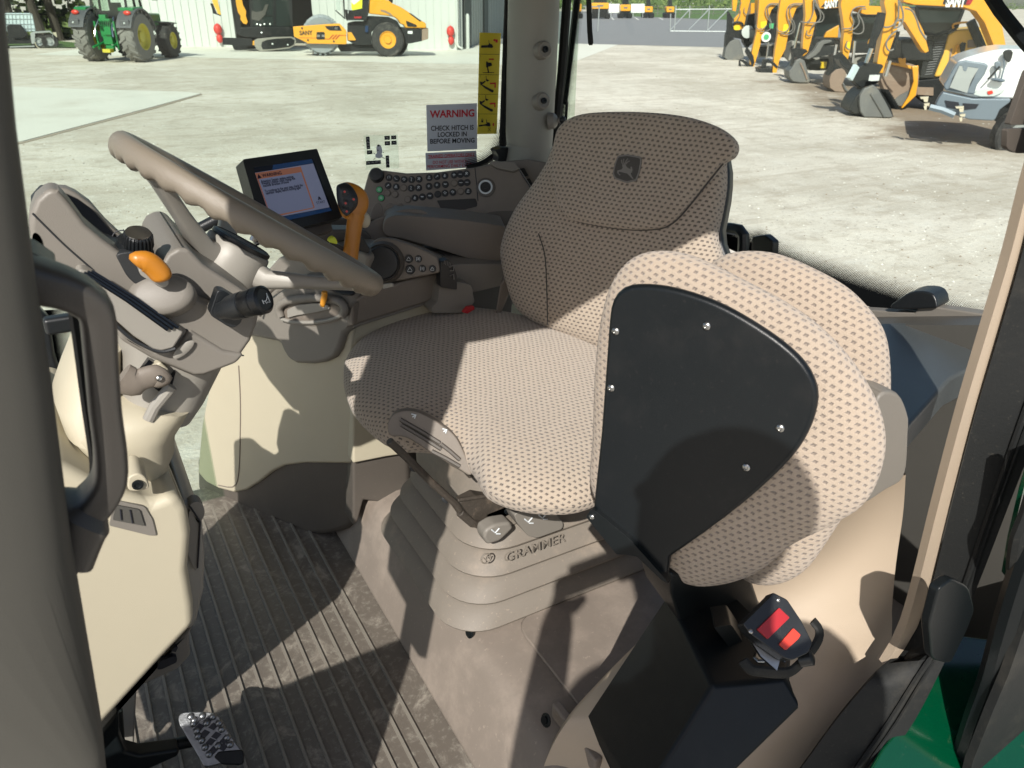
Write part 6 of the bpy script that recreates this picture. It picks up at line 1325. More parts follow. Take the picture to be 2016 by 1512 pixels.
# black mini excavator by the open bay
g, EP_ = vplane(520, 102, (-.22, -.97, 0)); f = crop(300, 0, 6.3)
me_ = thing('mini_excavator', 'black cabbed mini excavator with a blade, parked before the open bay', 'excavator', tuple(g))
tr = S('track', f([(1265, 500), (1300, 480), (1520, 458), (1720, 456), (1770, 475), (1785, 520), (1760, 570), (1700, 600), (1500, 625), (1340, 640), (1290, 610), (1265, 560)]), EP_, .40, 'track_pale', me_, .0, bevel=.02)
S('track_frame', f([(1360, 520), (1420, 495), (1560, 478), (1720, 470), (1765, 500), (1755, 550), (1700, 580), (1500, 605), (1370, 612), (1350, 570)]), EP_, .05, 'machine_black', tr, .02)
S('track', f([(990, 560), (1300, 540), (1300, 600), (1040, 625), (1010, 610)]), EP_, .4, 'machine_black', me_, -1.3)
S('blade', f([(868, 465), (1240, 478), (1240, 570), (870, 555)]), EP_, .08, 'machine_black', me_, -.05, bevel=.01); S('blade_arm', f([(1230, 510), (1270, 505), (1275, 560), (1235, 560)]), EP_, 1.2, 'paint_yellow', me_, -.1)
S('upper_body', f([(1100, 350), (1250, 330), (1700, 330), (1740, 360), (1745, 440), (1400, 470), (1150, 465), (1060, 430)]), EP_, 1.4, 'machine_black', me_, -.05, bevel=.04)
S('cab_shell', f([(1190, -400), (1700, -400), (1720, 335), (1220, 335)]), EP_, 1.2, 'cab_glass', me_, -.15, bevel=.05)
for pts in ([(1180, -400), (1215, -400), (1245, 335), (1215, 335)], [(1490, -400), (1520, -400), (1535, 335), (1500, 335)], [(1690, -400), (1720, -400), (1740, 335), (1710, 335)], [(1205, 190), (1500, 185), (1500, 195), (1205, 200)]): S('cab_post', f(pts), EP_, .06, 'machine_black', me_, -.12)
S('boom', f([(1025, -60), (1100, -60), (1125, 60), (1165, 140), (1160, 200), (1185, 270), (1165, 305), (1125, 290), (1090, 240), (1095, 200), (1060, 150), (1040, 60)]), EP_, .25, 'paint_yellow', me_, .1, bevel=.02)
S('boom_ram', f([(980, -60), (1030, -60), (1060, 140), (1090, 200), (1100, 420), (1040, 420), (1020, 200)]), EP_, .2, 'machine_black', me_, -.1)
for x, y in ((1340, 310), (1355, 405), (1460, 300), (1390, 300), (1490, 545), (1680, 555), (1300, 300)):
    mb = MB(); mb.ball(EP_.off(.03).at(*f([(x, y)])[0]), .05, 8); mb.build('lamp', 'lamp_glass', me_)
S('decal', f([(1230, 130), (1290, 150), (1370, 130), (1400, 60), (1440, 50), (1400, 180), (1320, 260), (1230, 240)]), EP_, .02, 'corner_panel', me_, -.1)
# hanging yellow arm behind
g2, EQ = vplane(440, 100, (-.22, -.97, 0))
me2 = thing('small_excavator', 'short yellow excavator arm hanging down in front of the white shed wall', 'excavator', tuple(g2+V(0, 0, 2)))
S('arm_stick', f([(730, -200), (790, -200), (810, 20), (830, 90), (850, 175), (845, 200), (820, 190), (790, 120), (760, 60), (740, 10)]), EQ, .25, 'paint_yellow2', me2, .1); S('arm_ram', f([(715, 40), (750, 45), (775, 110), (800, 165), (850, 185), (848, 200), (750, 165), (740, 110)]), EQ, .2, 'machine_black', me2, .12)

# green tractor seen from behind
GT = G(236, 121); gt = thing('green_tractor', 'large green tractor with yellow rims seen from behind beside the shed', 'tractor', tuple(GT), rotz=-R(34), local=True)
def L(x, y, z): return V(x, y, z)
rr_ = 1.0; tw = .62
for sx in (-1, 1): wheel_at(L(sx*1.0, 0, rr_), (sx, 0, 0), rr_/1.05, tw, 'tyre_dusty', gt, .53, 'rim_yellow', lug=18, dish=.1, n=40)
for sx in (-1, 1): wheel_at(L(sx*.98, 2.75, .74), (sx, 0, 0), .74/1.05, .5, 'tyre', gt, .36, 'rim_yellow', lug=16, dish=.05, n=32)
for sx in (-1, 1):
    mb = MB(); prof = [(math.cos(R(a))*1.13, math.sin(R(a))*1.13+.98) for a in range(20, 166, 12)]; inn = [(math.cos(R(a))*1.06, math.sin(R(a))*1.06+.98) for a in range(165, 19, -12)]
    x0, x1 = (.70, 1.36) if sx > 0 else (-1.36, -.70)
    mb.prism([L(x0, -a if False else -a, b) for a, b in prof+inn], (x1-x0, 0, 0)); fe = mb.build('fender', 'fender_grey', gt, bevel=.02)
    mb = MB(); mb.prism([L(x0-(.12 if sx > 0 else -.04), -.45, 1.98), L(x1-.1, -.45, 1.98), L(x1-.1, .45, 2.02), L(x0-.12, .45, 2.02)], (0, 0, .14)); mb.build('fender_top', 'tractor_green', gt, bevel=.05)
    mb = MB(); mb.box(L(sx*1.08, -.98, 1.55), (.42, .1, .28)); mb.build('lamp_panel', 'fender_grey', gt, bevel=.04); mb = MB(); mb.ball(L(sx*1.12, -.72, 1.93), .12, 10, (1.4, .7, .8)); mb.build('tail_lamp', 'red_hot', gt); mb = MB(); mb.ball(L(sx*1.1, -1.04, 1.55), .045, 8); mb.build('lamp', 'lamp_glass', gt)
mb = MB(); mb.box(L(0, 0, .95), (1.5, .5, .5)); mb.box(L(0, 1.4, .9), (.6, 2.6, .5)); mb.box(L(0, 2.75, .72), (1.6, .25, .2)); mb.build('axle', 'machine_black', gt, bevel=.05)
for sx in (-1, 1):
    mb = MB(); mb.box(L(sx*.42, -.62, 1.05), (.07, .1, 1.1)); mb.build('lift_rod', 'tractor_green', gt, bevel=.01); mb = MB(); mb.tube([L(sx*.3, -.3, .8), L(sx*.42, -1.1, .62)], .05, 8); mb.build('lower_link', 'tractor_green', gt)
    mb = MB(); mb.tube([L(sx*.3, -.35, 1.75), L(sx*.36, -.75, 1.35), L(sx*.4, -.85, 1.0)], .035, 8); mb.build('lift_ram', 'chrome', gt)
for x, z, w, h in ((0, 1.55, .5, .3), (.12, 1.25, .3, .35), (-.14, 1.2, .22, .4), (0, .9, .4, .4), (0, .55, .3, .25), (-.05, 1.75, .3, .2)):
    mb = MB(); mb.box(L(x, -.5-.1*(x > 0), z), (w, .25, h)); mb.build('hitch_block', 'tractor_green', gt, bevel=.03)
mb = MB()
for k in range(6): mb.tube([L(-.2+k*.08, -.55, 1.7), L(-.22+k*.09, -.75, 1.45), L(-.15+k*.06, -.6, 1.2)], .018, 6)
mb.build('hydraulic_hose', 'machine_black', gt)
mb = MB(); mb.box(L(0, -.75, .47), (.35, .3, .14)); mb.build('drawbar', 'rim_yellow', gt, bevel=.02)
mb = MB(); mb.prism([L(-.62, -.1, 1.75), L(.62, -.1, 1.75), L(.62, 1.3, 1.2), L(-.62, 1.3, 1.2)], (0, 0, .25)); mb.build('cab_floor', 'machine_black', gt, bevel=.04)
mb = MB()
for x, y0, y1 in ((-.78, -.1, .1), (.78, -.1, .1), (-.72, 1.35, 1.25), (.72, 1.35, 1.25), (.8, .65, .65), (-.8, .65, .65)): mb.tube([L(x, y0, 1.7), L(x*.93, y1, 3.0)], .055, 8)
mb.build('cab_post', 'machine_black', gt); mb = MB(); mb.prism([L(-.85, -.2, 2.95), L(.85, -.2, 2.95), L(.85, 1.6, 2.95), L(-.85, 1.6, 2.95)], (0, 0, .2)); mb.build('cab_roof', 'tractor_green', gt, bevel=.08)
mb = MB(); mb.box(L(0, -.1, 2.4), (1.45, .02, 1.1)); mb.box(L(.76, .6, 2.3), (.02, 1.3, 1.3)); mb.box(L(-.76, .6, 2.3), (.02, 1.3, 1.3)); mb.build('cab_window', 'glass_tint', gt)
mb = MB(); mb.box(L(0, .5, 1.95), (.5, .12, .7)); mb.box(L(0, .3, 1.7), (.5, .5, .14)); mb.build('cab_seat', 'machine_black', gt, bevel=.04)
mb = MB(); mb.prism([L(-.42, 1.5, 1.15), L(.42, 1.5, 1.15), L(.38, 3.6, 1.1), L(-.38, 3.6, 1.1)], (0, 0, .75)); mb.build('hood', 'tractor_green', gt, bevel=.1)
for sx in (-1, 1): mb = MB(); mb.prism([L(sx*.98-.27, 2.2, 1.50), L(sx*.98+.27, 2.2, 1.50), L(sx*.98+.27, 3.3, 1.42), L(sx*.98-.27, 3.3, 1.42)], (0, 0, .05)); mb.build('front_mudguard', 'fender_grey', gt, bevel=.02)
mb = MB(); mb.box(L(1.35, 1.4, 2.6), (.22, .08, .4)); mb.tube([L(.75, 1.35, 2.8), L(1.35, 1.4, 2.85)], .02, 6); mb.build('mirror', 'machine_black', gt)

# trailer with a caged water tank
g, TP_ = vplane(100, 95, (-.02, -1, 0)); f = crop(0, 0, 12.6)
tl = thing('tank_trailer', 'flat trailer with tandem wheels carrying a caged pale water tank', 'trailer', tuple(g))
S('deck', f([(-200, 930), (340, 920), (380, 1000), (860, 1010), (860, 1080), (200, 1090), (-200, 1100)]), TP_, 1.8, 'machine_black', tl, -.1); S('fender', f([(750, 820), (850, 790), (1240, 765), (1300, 830), (1345, 1010), (1290, 840), (1230, 800), (870, 825), (860, 1080), (785, 1085)]), TP_, .5, 'galvanised', tl, 0)
for x in (960, 1240): wheel_at(TP_.off(-.25).at(*f([(x, 1030)])[0]), TP_.n, .36*1.1, .24, 'tyre', tl, .2, 'galvanised', n=24)
for x in (960, 1240): wheel_at(TP_.off(-1.6).at(*f([(x, 1030)])[0]), TP_.n, .36, .24, 'tyre', tl, .2, 'galvanised', n=24)
S('hitch_post', f([(1300, 810), (1390, 800), (1420, 920), (1350, 925)]), TP_, .2, 'cream', tl, -.3); T_('safety_chain', f([(870, 1050), (900, 1130), (960, 1190), (1010, 1210)]), TP_, .02, 'cream', tl, .1)
S('light_bar', f([(240, 1150), (860, 1130), (860, 1160), (240, 1180)]), TP_, .1, 'galvanised', tl, .0); S('pump', f([(160, 640), (260, 600), (520, 620), (700, 880), (560, 960), (200, 960)]), TP_, .6, 'machine_black', tl, -.2, bevel=.05)
tk = thing('water_tank', 'pale white water tank in a wire cage standing on the trailer', 'tank', tuple(TP_.off(-1).at(*f([(450, 800)])[0])))
S('tank_shell', f([(80, 350), (110, 330), (740, 330), (800, 370), (860, 640), (885, 780), (560, 800), (120, 790), (90, 480)]), TP_, 1.0, 'tank_white', tk, -.6, bevel=.06)
mb = MB()
for y in (350, 470, 600, 710): mb.tube([TP_.off(-.57).at(*q) for q in f([(90, y), (800+(y-350)*.2, y+2)])], .012, 5)
for x in (110, 200, 290, 380, 480, 570, 660, 740): mb.tube([TP_.off(-.57).at(*q) for q in f([(x, 335), (x+30, 790)])], .010, 5)
mb.build('tank_cage', 'galvanised', tk); 
# row of trees and scrub behind it
def tree(px, base, h, cr, m, label, n=900, lean=0, seed=1):
    rnd = random.Random(seed); g = G(px, base); o = thing('tree', label, 'tree', tuple(g), group='trees behind the trailer')
    mb = MB(); mb.tube([g, g+V(lean*.3, 0, h*.35), g+V(lean*.7, .2, h*.7), g+V(lean, 0, h)], [.28, .22, .15, .06], 9)
    for k in range(9):
        z = h*(.35+.07*k); a = rnd.random()*6.3; mb.tube([g+V(lean*z/h, 0, z), g+V(lean*z/h+math.cos(a)*cr*.5, math.sin(a)*cr*.5, z+.8), g+V(lean*z/h+math.cos(a)*cr*.9, math.sin(a)*cr*.9, z+rnd.uniform(-.4, 1.6))], [.09, .05, .02], 6)
    mb.build('trunk', 'bark', o)
    mb = MB(); cl = [(rnd.gauss(0, cr*.5), rnd.gauss(0, cr*.5), rnd.uniform(h*.35, h*1.15), rnd.uniform(.4, .9)) for _ in range(n//45)]
    for _ in range(n):
        c = rnd.choice(cl); p = g+V(c[0]+lean+rnd.gauss(0, c[3]*.6), c[1]+rnd.gauss(0, c[3]*.6), c[2]+rnd.gauss(0, c[3]*.5)); s = rnd.uniform(.10, .26); u = V(rnd.gauss(0, 1), rnd.gauss(0, 1), rnd.gauss(0, 1)); u /= np.linalg.norm(u); w = np.cross(u, (rnd.gauss(0, 1), rnd.gauss(0, 1), .3)); w /= np.linalg.norm(w)
        mb.m(0 if rnd.random() < .7 else 1).add([p-u*s-w*s*.5, p+u*s-w*s*.5, p+u*s+w*s*.5, p-u*s+w*s*.5], [(0, 1, 2, 3)])
    mb.build('crown', m, o, smooth=0); return o
tree(30, 80, 8, 3.4, ['leaf_dark', 'leaf_light'], 'dense dark tree standing behind the water tank', 2600, 0, 3)
tree(88, 82, 9, 2.6, ['leaf_dark', 'leaf_dark'], 'thick leaning dark trunk right of the water tank', 900, -1.4, 5)
tree(118, 80, 8, 2.4, ['leaf_dark', 'leaf_light'], 'thin bare tree between the tank and the green tractor', 420, -.8, 8)
rnd = random.Random(4); mb = MB()
for _ in range(3200):
    p = G(rnd.uniform(-30, 340), 76, GZ); p = p+V(rnd.gauss(0, .4), rnd.gauss(0, .8), abs(rnd.gauss(0, .8))); s = rnd.uniform(.08, .22); a = rnd.random()*3.1
    u = V(math.cos(a), math.sin(a), rnd.uniform(-.3, .3)); mb.m(rnd.choice((0, 1))).add([p-u*s, p+u*s, p+u*s+V(0, 0, s*1.3), p-u*s+V(0, 0, s*1.3)], [(0, 1, 2, 3)])
sc2 = mb.build('undergrowth', ['leaf_dark', 'leaf_light'], smooth=0); sc2['kind'] = 'stuff'
fw = thing('wire_fence', 'wire fence strands on posts behind the trailer', 'fence', tuple(G(100, 78)))
for z in (1.4, 2.4, 3.3):
    mb = MB(); mb.tube([G(-20, 78)+V(0, 0, z), G(160, 78)+V(0, 0, z), G(330, 78)+V(0, 0, z)], .03, 5); mb.build('wire', 'machine_black', fw)
for x in (20, 150, 320): mb = MB(); mb.tube([G(x, 78), G(x, 78)+V(0, 0, 3.4)], .05, 6); mb.build('post', 'bark', fw)
# ================================================================== row of yellow excavators at the right
NX = (-.57, -.82, 0)
c6 = crop(1400, 0, 6.72); c7 = crop(1640, 0, 5.362)
GRP = 'yellow excavators parked in a row'
def exc(px, py, label): g, pl = vplane(px, py, NX); return thing('excavator', label, 'excavator', tuple(g), group=GRP), pl
def rod(f, a, b, w, pl, t, c, m='chrome', name='ram_rod'):
    mb = MB(); mb.cyl(pl.off(c).at(*f([a])[0]), pl.off(c).at(*f([b])[0]), w, 10); return mb.build(name, m, t)
def hoses(f, lst, pl, t, c):
    for l in lst: T_('hose', f(l), pl, .022, 'hose', t, c)
def track(f, pts, pl, t, c, w=.5): 
    o = S('track', f(pts), pl, w, 'track_pale', t, c, bevel=.03); cc = np.mean(np.array(pts), axis=0); S('track_side', f([tuple(cc+(np.array(q)-cc)*.8) for q in pts]), pl, .03, 'machine_black', o, c+.02)
def bodyblock(f, pl, t, c, cab, deck, engine=None):
    S('cab', f(cab), pl, 1.3, 'cab_glass', t, c, bevel=.05)
    for a, b in zip(cab, cab[1:]+cab[:1]): T_('cab_post', f([a, b]), pl, .05, 'machine_black', t, c+.02, smooth_=False)
    S('deck', f(deck), pl, 2.0, 'machine_black', t, c+.1, bevel=.03)
    if engine: S('side_panel', f(engine), pl, 1.8, 'paint_yellow', t, c+.12, bevel=.03)
# 1 farthest
t, pl = exc(1440, 118, 'farthest yellow excavator of the row, its dark bucket curled beside the asphalt')
S('stick', c6([(400, -120), (545, -120), (520, 0), (470, 190), (430, 380), (350, 400), (300, 395), (305, 250), (370, 180), (395, 60)]), pl, .3, 'paint_yellow', t, 0, bevel=.02)
S('boom', c6([(285, -120), (350, -120), (345, 40), (325, 150), (285, 140)]), pl, .3, 'paint_yellow', t, -.4)
S('bucket', c6([(185, 690), (200, 620), (250, 550), (320, 515), (375, 530), (410, 620), (440, 760), (380, 790), (300, 810), (220, 800), (175, 760)]), pl, .8, 'bucket_steel', t, .1, bevel=.03)
S('bucket_linkage', c6([(235, 150), (290, 250), (280, 330), (300, 400), (430, 400), (420, 520), (300, 500), (240, 560), (190, 620), (200, 470), (225, 400)]), pl, .6, 'machine_black', t, .0); T_('linkage_arm', c6([(280, 330), (330, 295), (400, 305), (425, 350)]), pl, .06, 'machine_black', t, .1)
S('side_panel', c6([(530, 40), (610, 40), (600, 190), (520, 200)]), pl, 1., 'paint_yellow', t, -1.); S('stick_sticker', c6([(300, 335), (380, 330), (380, 395), (330, 400), (302, 390)]), pl, .02, 'decal_yellow', t, .03)
hoses(c6, [[(400, 30), (370, 90), (385, 180), (330, 290)], [(440, 100), (435, 160), (470, 200), (500, 150)]], pl, t, .1)
S('quick_coupler', c6([(500, 200), (610, 170), (590, 330), (560, 560), (480, 640), (430, 560), (420, 450)]), pl, .7, 'machine_black', t, -.3); mb = MB(); mb.lathe(pl.off(.25).at(*c6([(480, 420)])[0]), NX, [(.3, 0), (.3, .1), (.2, .12)], 16); mb.build('lamp', 'lamp_glass', t)
# 2
t, pl = exc(1480, 131, 'yellow excavator second from the far end with a green tag hanging on its arm')
S('stick', c6([(640, -60), (940, -60), (920, 20), (800, 130), (740, 300), (700, 420), (640, 640), (570, 880), (510, 890), (520, 780), (560, 600), (600, 440), (620, 250)]), pl, .32, 'paint_yellow', t, 0, bevel=.02)
S('arm_ram', c6([(800, 130), (885, 140), (880, 400), (840, 560), (770, 580), (740, 560), (770, 300)]), pl, .22, 'machine_black', t, -.3); rod(c6, (760, 560), (730, 780), .04, pl, t, -.2)
S('bucket_linkage', c6([(455, 690), (480, 620), (560, 740), (575, 830), (545, 900), (480, 880), (430, 830), (380, 800), (400, 890), (370, 895), (385, 800), (430, 790), (530, 860), (520, 800)]), pl, .25, 'machine_black', t, .02)
hoses(c6, [[(915, 55), (800, 45), (740, 80), (715, 150), (740, 230), (790, 290)], [(890, 70), (790, 60), (750, 100), (760, 200), (800, 300)], [(590, 340), (620, 385), (690, 380), (735, 330)], [(650, 415), (730, 415), (790, 370), (780, 300)]], pl, t, .1)
S('stick_sticker', c6([(655, 290), (730, 278), (737, 330), (700, 385), (655, 370)]), pl, .02, 'decal_yellow', t, .03); mb = MB(); c = pl.off(.2).at(*c6([(728, 490)])[0]); mb.m(0).lathe(c, NX, [(.21, -.02), (.21, .01), (.13, .012)], 20); mb.m(1).lathe(c, NX, [(.12, .0), (.12, .03)], 20); mb.build('round_tag', ['sheet_white', 'green_btn'], t); S('tag_ribbon', c6([(770, 310), (830, 310), (820, 380), (775, 370)]), pl, .02, 'green_btn', t, .1)
track(c6, [(560, 610), (1080, 560), (1130, 640), (1080, 760), (600, 760)], pl, t, -2.2)
bodyblock(c6, pl, t, -2.3, [(640, -200), (1050, -200), (1080, 400), (640, 400)], [(600, 400), (1100, 420), (1100, 560), (600, 580)])
# 3
t, pl = exc(1522, 143, 'yellow excavator third in the row with its arm tip folded onto a flat bucket')
S('stick', c6([(930, -60), (1250, -60), (1230, 40), (1130, 110), (1070, 260), (1030, 420), (985, 650), (905, 800), (865, 970), (810, 968), (825, 830), (850, 640), (885, 450), (890, 200)]), pl, .32, 'paint_yellow', t, 0, bevel=.02)
S('bucket_linkage', c6([(695, 790), (760, 785), (840, 830), (885, 880), (870, 905), (790, 830), (740, 820), (710, 930), (670, 940)]), pl, .25, 'machine_black', t, .04); S('bucket', c6([(625, 905), (800, 900), (820, 970), (700, 985), (640, 980)]), pl, .8, 'machine_black', t, .1, bevel=.03)
S('arm_ram', c6([(1100, 130), (1230, 90), (1240, 200), (1150, 500), (1110, 500), (1100, 300)]), pl, .22, 'machine_black', t, -.3); rod(c6, (1130, 490), (1095, 650), .04, pl, t, -.2)
hoses(c6, [[(1215, 50), (1090, 50), (1020, 90), (1000, 180), (1020, 270), (1040, 330)], [(1190, 70), (1090, 65), (1040, 110), (1050, 210), (1110, 330), (1090, 420), (1020, 460), (920, 440)], [(865, 375), (900, 415), (980, 420), (1030, 370), (1040, 300)], [(1040, 250), (1080, 330), (1070, 400), (1000, 440)]], pl, t, .1)
S('stick_sticker', c6([(960, 320), (1028, 320), (1030, 430), (940, 440), (955, 370)]), pl, .02, 'decal_yellow', t, .03)
track(c6, [(980, 610), (1080, 540), (1700, 590), (1780, 640), (1760, 720), (1060, 830), (990, 760)], pl, t, -2.0); bodyblock(c6, pl, t, -2.3, [(1100, -200), (1500, -200), (1500, 420), (1100, 430)], [(1080, 430), (1560, 440), (1560, 560), (1080, 560)])
# 4
t, pl = exc(1575, 164, 'yellow excavator fourth in the row with a dusty grey bucket and a long curved thumb')
S('stick', c6([(1235, -60), (1370, -60), (1365, 120), (1400, 230), (1360, 400), (1320, 560), (1280, 700), (1215, 750), (1212, 600), (1235, 330), (1250, 200)]), pl, .34, 'paint_yellow', t, 0, bevel=.02)
S('bucket', c6([(1075, 890), (1120, 800), (1180, 770), (1240, 800), (1270, 900), (1312, 1065), (1300, 1095), (1180, 1098), (1080, 1080), (1035, 1020), (1030, 940)]), pl, .9, 'bucket_steel', t, .15, bevel=.04); T_('bucket_rib', c6([(1180, 830), (1230, 940), (1270, 1050)]), pl, .03, 'bucket_brown', t, .17, smooth_=False)
S('thumb', c6([(1245, 775), (1300, 720), (1370, 660), (1420, 570), (1490, 530), (1590, 528), (1612, 548), (1580, 560), (1490, 590), (1440, 680), (1390, 730), (1290, 790)]), pl, .25, 'bucket_steel', t, 0, bevel=.02)
S('bucket_linkage', c6([(1060, 650), (1120, 640), (1250, 650), (1280, 680), (1240, 700), (1200, 740), (1100, 760), (1090, 880), (1070, 880), (1090, 720), (1060, 680)]), pl, .3, 'machine_black', t, .05); rod(c6, (1180, 300), (1100, 640), .04, pl, t, -.1)
hoses(c6, [[(1355, -20), (1350, 160), (1300, 270), (1240, 300), (1185, 280)], [(1365, 0), (1430, 120), (1490, 200), (1470, 280), (1380, 300), (1270, 300)], [(1380, 60), (1440, 160), (1440, 260), (1350, 330), (1310, 400)], [(1270, 400), (1262, 450), (1290, 475), (1330, 460)]], pl, t, .12)
S('boom', c6([(1400, -60), (2100, -60), (2090, 90), (1800, 100), (1600, 108), (1440, 112)]), pl, .4, 'paint_yellow', t, -.5, bevel=.02); sg = S('maker_plate', c6([(1455, 92), (1500, 40), (1710, 5), (1720, 20), (1680, 90)]), pl, .02, 'ink', t, -.48); A, B = c6([(1500, 70), (1670, 48)]); ptext('SANY', pl, *A, *B, .34, -.46, 'sheet_white', sg, 'maker_word', .05)
S('plate_flash', c6([(1680, 90), (1712, 8), (1726, 8), (1695, 88)]), pl, .02, 'red', sg, -.465)
bodyblock(c6, pl, t, -1.2, [(1390, 108), (1700, 112), (1725, 230), (1700, 330), (1480, 500), (1370, 500)], [(1340, 500), (1730, 500), (1730, 600), (1340, 600)], [(1488, 498), (1530, 420), (1695, 328), (1680, 500)])
track(c6, [(1290, 880), (1330, 780), (1430, 760), (2000, 740), (2060, 800), (2010, 920), (1380, 935)], pl, t, -1.4); mb = MB(); mb.box(pl.off(-.6).at(*c6([(1482, 860)])[0]), (.25, .1, .22)); mb.build('yellow_tag', 'decal_yellow', t)
S('belly_bucket', c6([(1230, 790), (1330, 760), (1460, 830), (1440, 930), (1300, 930)]), pl, .4, 'machine_black', t, -.3)
# 5
t, pl = exc(1655, 181, 'yellow excavator fifth in the row with a brown bucket behind the nearest one')
S('stick', c6([(1715, 60), (1740, -60), (2050, -60), (2050, 95), (1880, 115), (1860, 200), (1885, 330), (1870, 480), (1835, 690), (1805, 820), (1738, 820), (1745, 560), (1762, 400), (1745, 250)]), pl, .34, 'paint_yellow', t, 0, bevel=.02)
S('boom', c6([(1850, 90), (2050, 75), (2400, 90), (2400, 190), (2050, 190), (1880, 140)]), pl, .34, 'paint_yellow', t, -.4)
S('bucket', c6([(1565, 1060), (1590, 980), (1660, 920), (1740, 905), (1792, 930), (1785, 1010), (1745, 1100), (1800, 1200), (1860, 1225), (1740, 1222), (1640, 1215), (1575, 1165)]), pl, .9, 'bucket_brown', t, .15, bevel=.04); T_('bucket_teeth', c6([(1745, 1100), (1800, 1200), (1930, 1225)]), pl, .03, 'bucket_steel', t, .2)
S('bucket_linkage', c6([(1600, 740), (1730, 700), (1790, 760), (1870, 880), (1800, 920), (1640, 940), (1560, 1000), (1620, 850)]), pl, .5, 'machine_black', t, .05); rod(c6, (1900, 540), (1870, 830), .05, pl, t, .0); rod(c6, (1660, 590), (1630, 760), .04, pl, t, .0); mb = MB(); mb.box(pl.off(.2).at(*c6([(1876, 960)])[0]), (.16, .1, .4), rot=Matrix.Rotation(.5, 3, 'Y')); mb.build('grey_tag', 'tank_white', t)
hoses(c6, [[(2040, 90), (1960, 85), (1880, 120), (1855, 200), (1890, 290), (1850, 370), (1740, 380)], [(2050, 120), (1980, 120), (1940, 200), (1960, 300), (1900, 380), (1830, 400)], [(1950, 190), (2010, 300), (2010, 420), (1940, 450), (1870, 430)], [(1800, 540), (1785, 620), (1830, 660)]], pl, t, .12)
S('stick_sticker', c6([(1790, 560), (1840, 550), (1838, 650), (1792, 640)]), pl, .02, 'decal_yellow', t, .03)
bodyblock(c7, pl, t, -1.4, [(150, 150), (500, 160), (520, 420), (300, 460), (200, 430)], [(180, 440), (720, 440), (720, 560), (180, 560)], [(360, 460), (420, 380), (410, 420), (380, 470)])
track(c7, [(200, 640), (270, 590), (640, 560), (720, 620), (700, 740), (240, 760)], pl, t, -1.5)
# 6 nearest
t, pl = exc(1716, 228, 'nearest yellow excavator of the row, a toothed dark steel bucket resting on the ground')
S('stick', c7([(560, -60), (690, -60), (690, 160), (700, 240), (670, 340), (620, 480), (560, 660), (530, 775), (452, 770), (470, 640), (505, 450), (525, 330), (560, 130), (540, 30)]), pl, .36, 'paint_yellow', t, 0, bevel=.02)
S('boom', c7([(780, -80), (1500, -80), (1700, -60), (1760, 110), (1830, 500), (1800, 535), (1715, 530), (1600, 240), (1510, 120), (1380, 78), (860, 52), (740, 20)]), pl, .4, 'paint_yellow', t, -.3, bevel=.02); sg = S('maker_plate', c7([(1180, -20), (1460, -20), (1400, 48), (1160, 42)]), pl, .02, 'ink', t, -.28); A, B = c7([(1195, 18), (1395, 18)]); ptext('SANY', pl, *A, *B, .36, -.26, 'sheet_white', sg, 'maker_word', .05); S('plate_flash', c7([(1400, 48), (1430, -20), (1490, -20), (1450, 48)]), pl, .02, 'red', sg, -.27)
S('arm_ram', c7([(500, 128), (562, 140), (540, 270), (430, 500), (388, 512), (430, 380)]), pl, .25, 'machine_black', t, .2, bevel=.01); rod(c7, (405, 510), (350, 665), .055, pl, t, .15)
S('second_arm', c7([(700, 60), (800, 70), (860, 120), (900, 210), (960, 330), (1015, 540), (975, 562), (935, 520), (850, 380), (760, 240), (700, 200)]), pl, .3, 'paint_yellow', t, -.4, bevel=.02)
rod(c7, (600, 640), (555, 805), .05, pl, t, .1); rod(c7, (690, 330), (640, 520), .045, pl, t, -.05, 'machine_black')
hoses(c7, [[(690, -20), (690, 160), (640, 260), (560, 290), (515, 270)], [(700, 10), (740, 150), (720, 260), (640, 300)], [(680, 320), (600, 380), (560, 470), (590, 535), (640, 520)], [(760, 90), (830, 110), (880, 200), (920, 320), (985, 420)], [(740, 215), (705, 205), (660, 240), (650, 290)]], pl, t, .15)
bk6 = S('bucket', c7([(290, 1000), (330, 935), (430, 895), (480, 940), (560, 1080), (640, 1235), (600, 1245), (330, 1238), (290, 1180), (280, 1090)]), pl, .15, 'bucket_steel', t, .45, bevel=.03); S('bucket', c7([(180, 1130), (240, 1020), (310, 950), (380, 930), (330, 1000), (300, 1100), (330, 1235), (240, 1210), (175, 1170)]), pl, .9, 'machine_black', t, .3, bevel=.04)
S('bucket', c7([(470, 930), (520, 960), (600, 1100), (640, 1235), (560, 1100)]), pl, .9, 'machine_black', t, .3); T_('bucket_rib', c7([(400, 990), (460, 1090), (545, 1235)]), pl, .025, 'bucket_steel', bk6, .47, smooth_=False)
for k in range(10): mb = MB(); mb.box(pl.off(.2).at(*c7([(495+k*12, 950+k*20)])[0]), (.10, .5, .06)); mb.build('bucket_tooth', 'machine_black', t)
S('bucket_linkage', c7([(60, 620), (120, 660), (200, 720), (300, 700), (350, 660), (520, 680), (535, 700), (480, 790), (480, 880), (400, 900), (300, 930), (240, 880), (180, 760), (90, 690)]), pl, .5, 'machine_black', t, .1, bevel=.02); mb = MB(); mb.box(pl.off(.3).at(*c7([(435, 822)])[0]), (.28, .1, .14)); mb.build('grey_tag', 'sheet_white', t); mb = MB(); mb.box(pl.off(.3).at(*c7([(210, 765)])[0]), (.16, .1, .36), rot=Matrix.Rotation(.5, 3, 'Y')); mb.build('grey_tag', 'tank_white', t)
bodyblock(c7, pl, t, -1.6, [(880, 70), (1380, 90), (1300, 300), (1080, 380), (920, 330)], [(720, 420), (1060, 420), (1060, 640), (720, 640)])
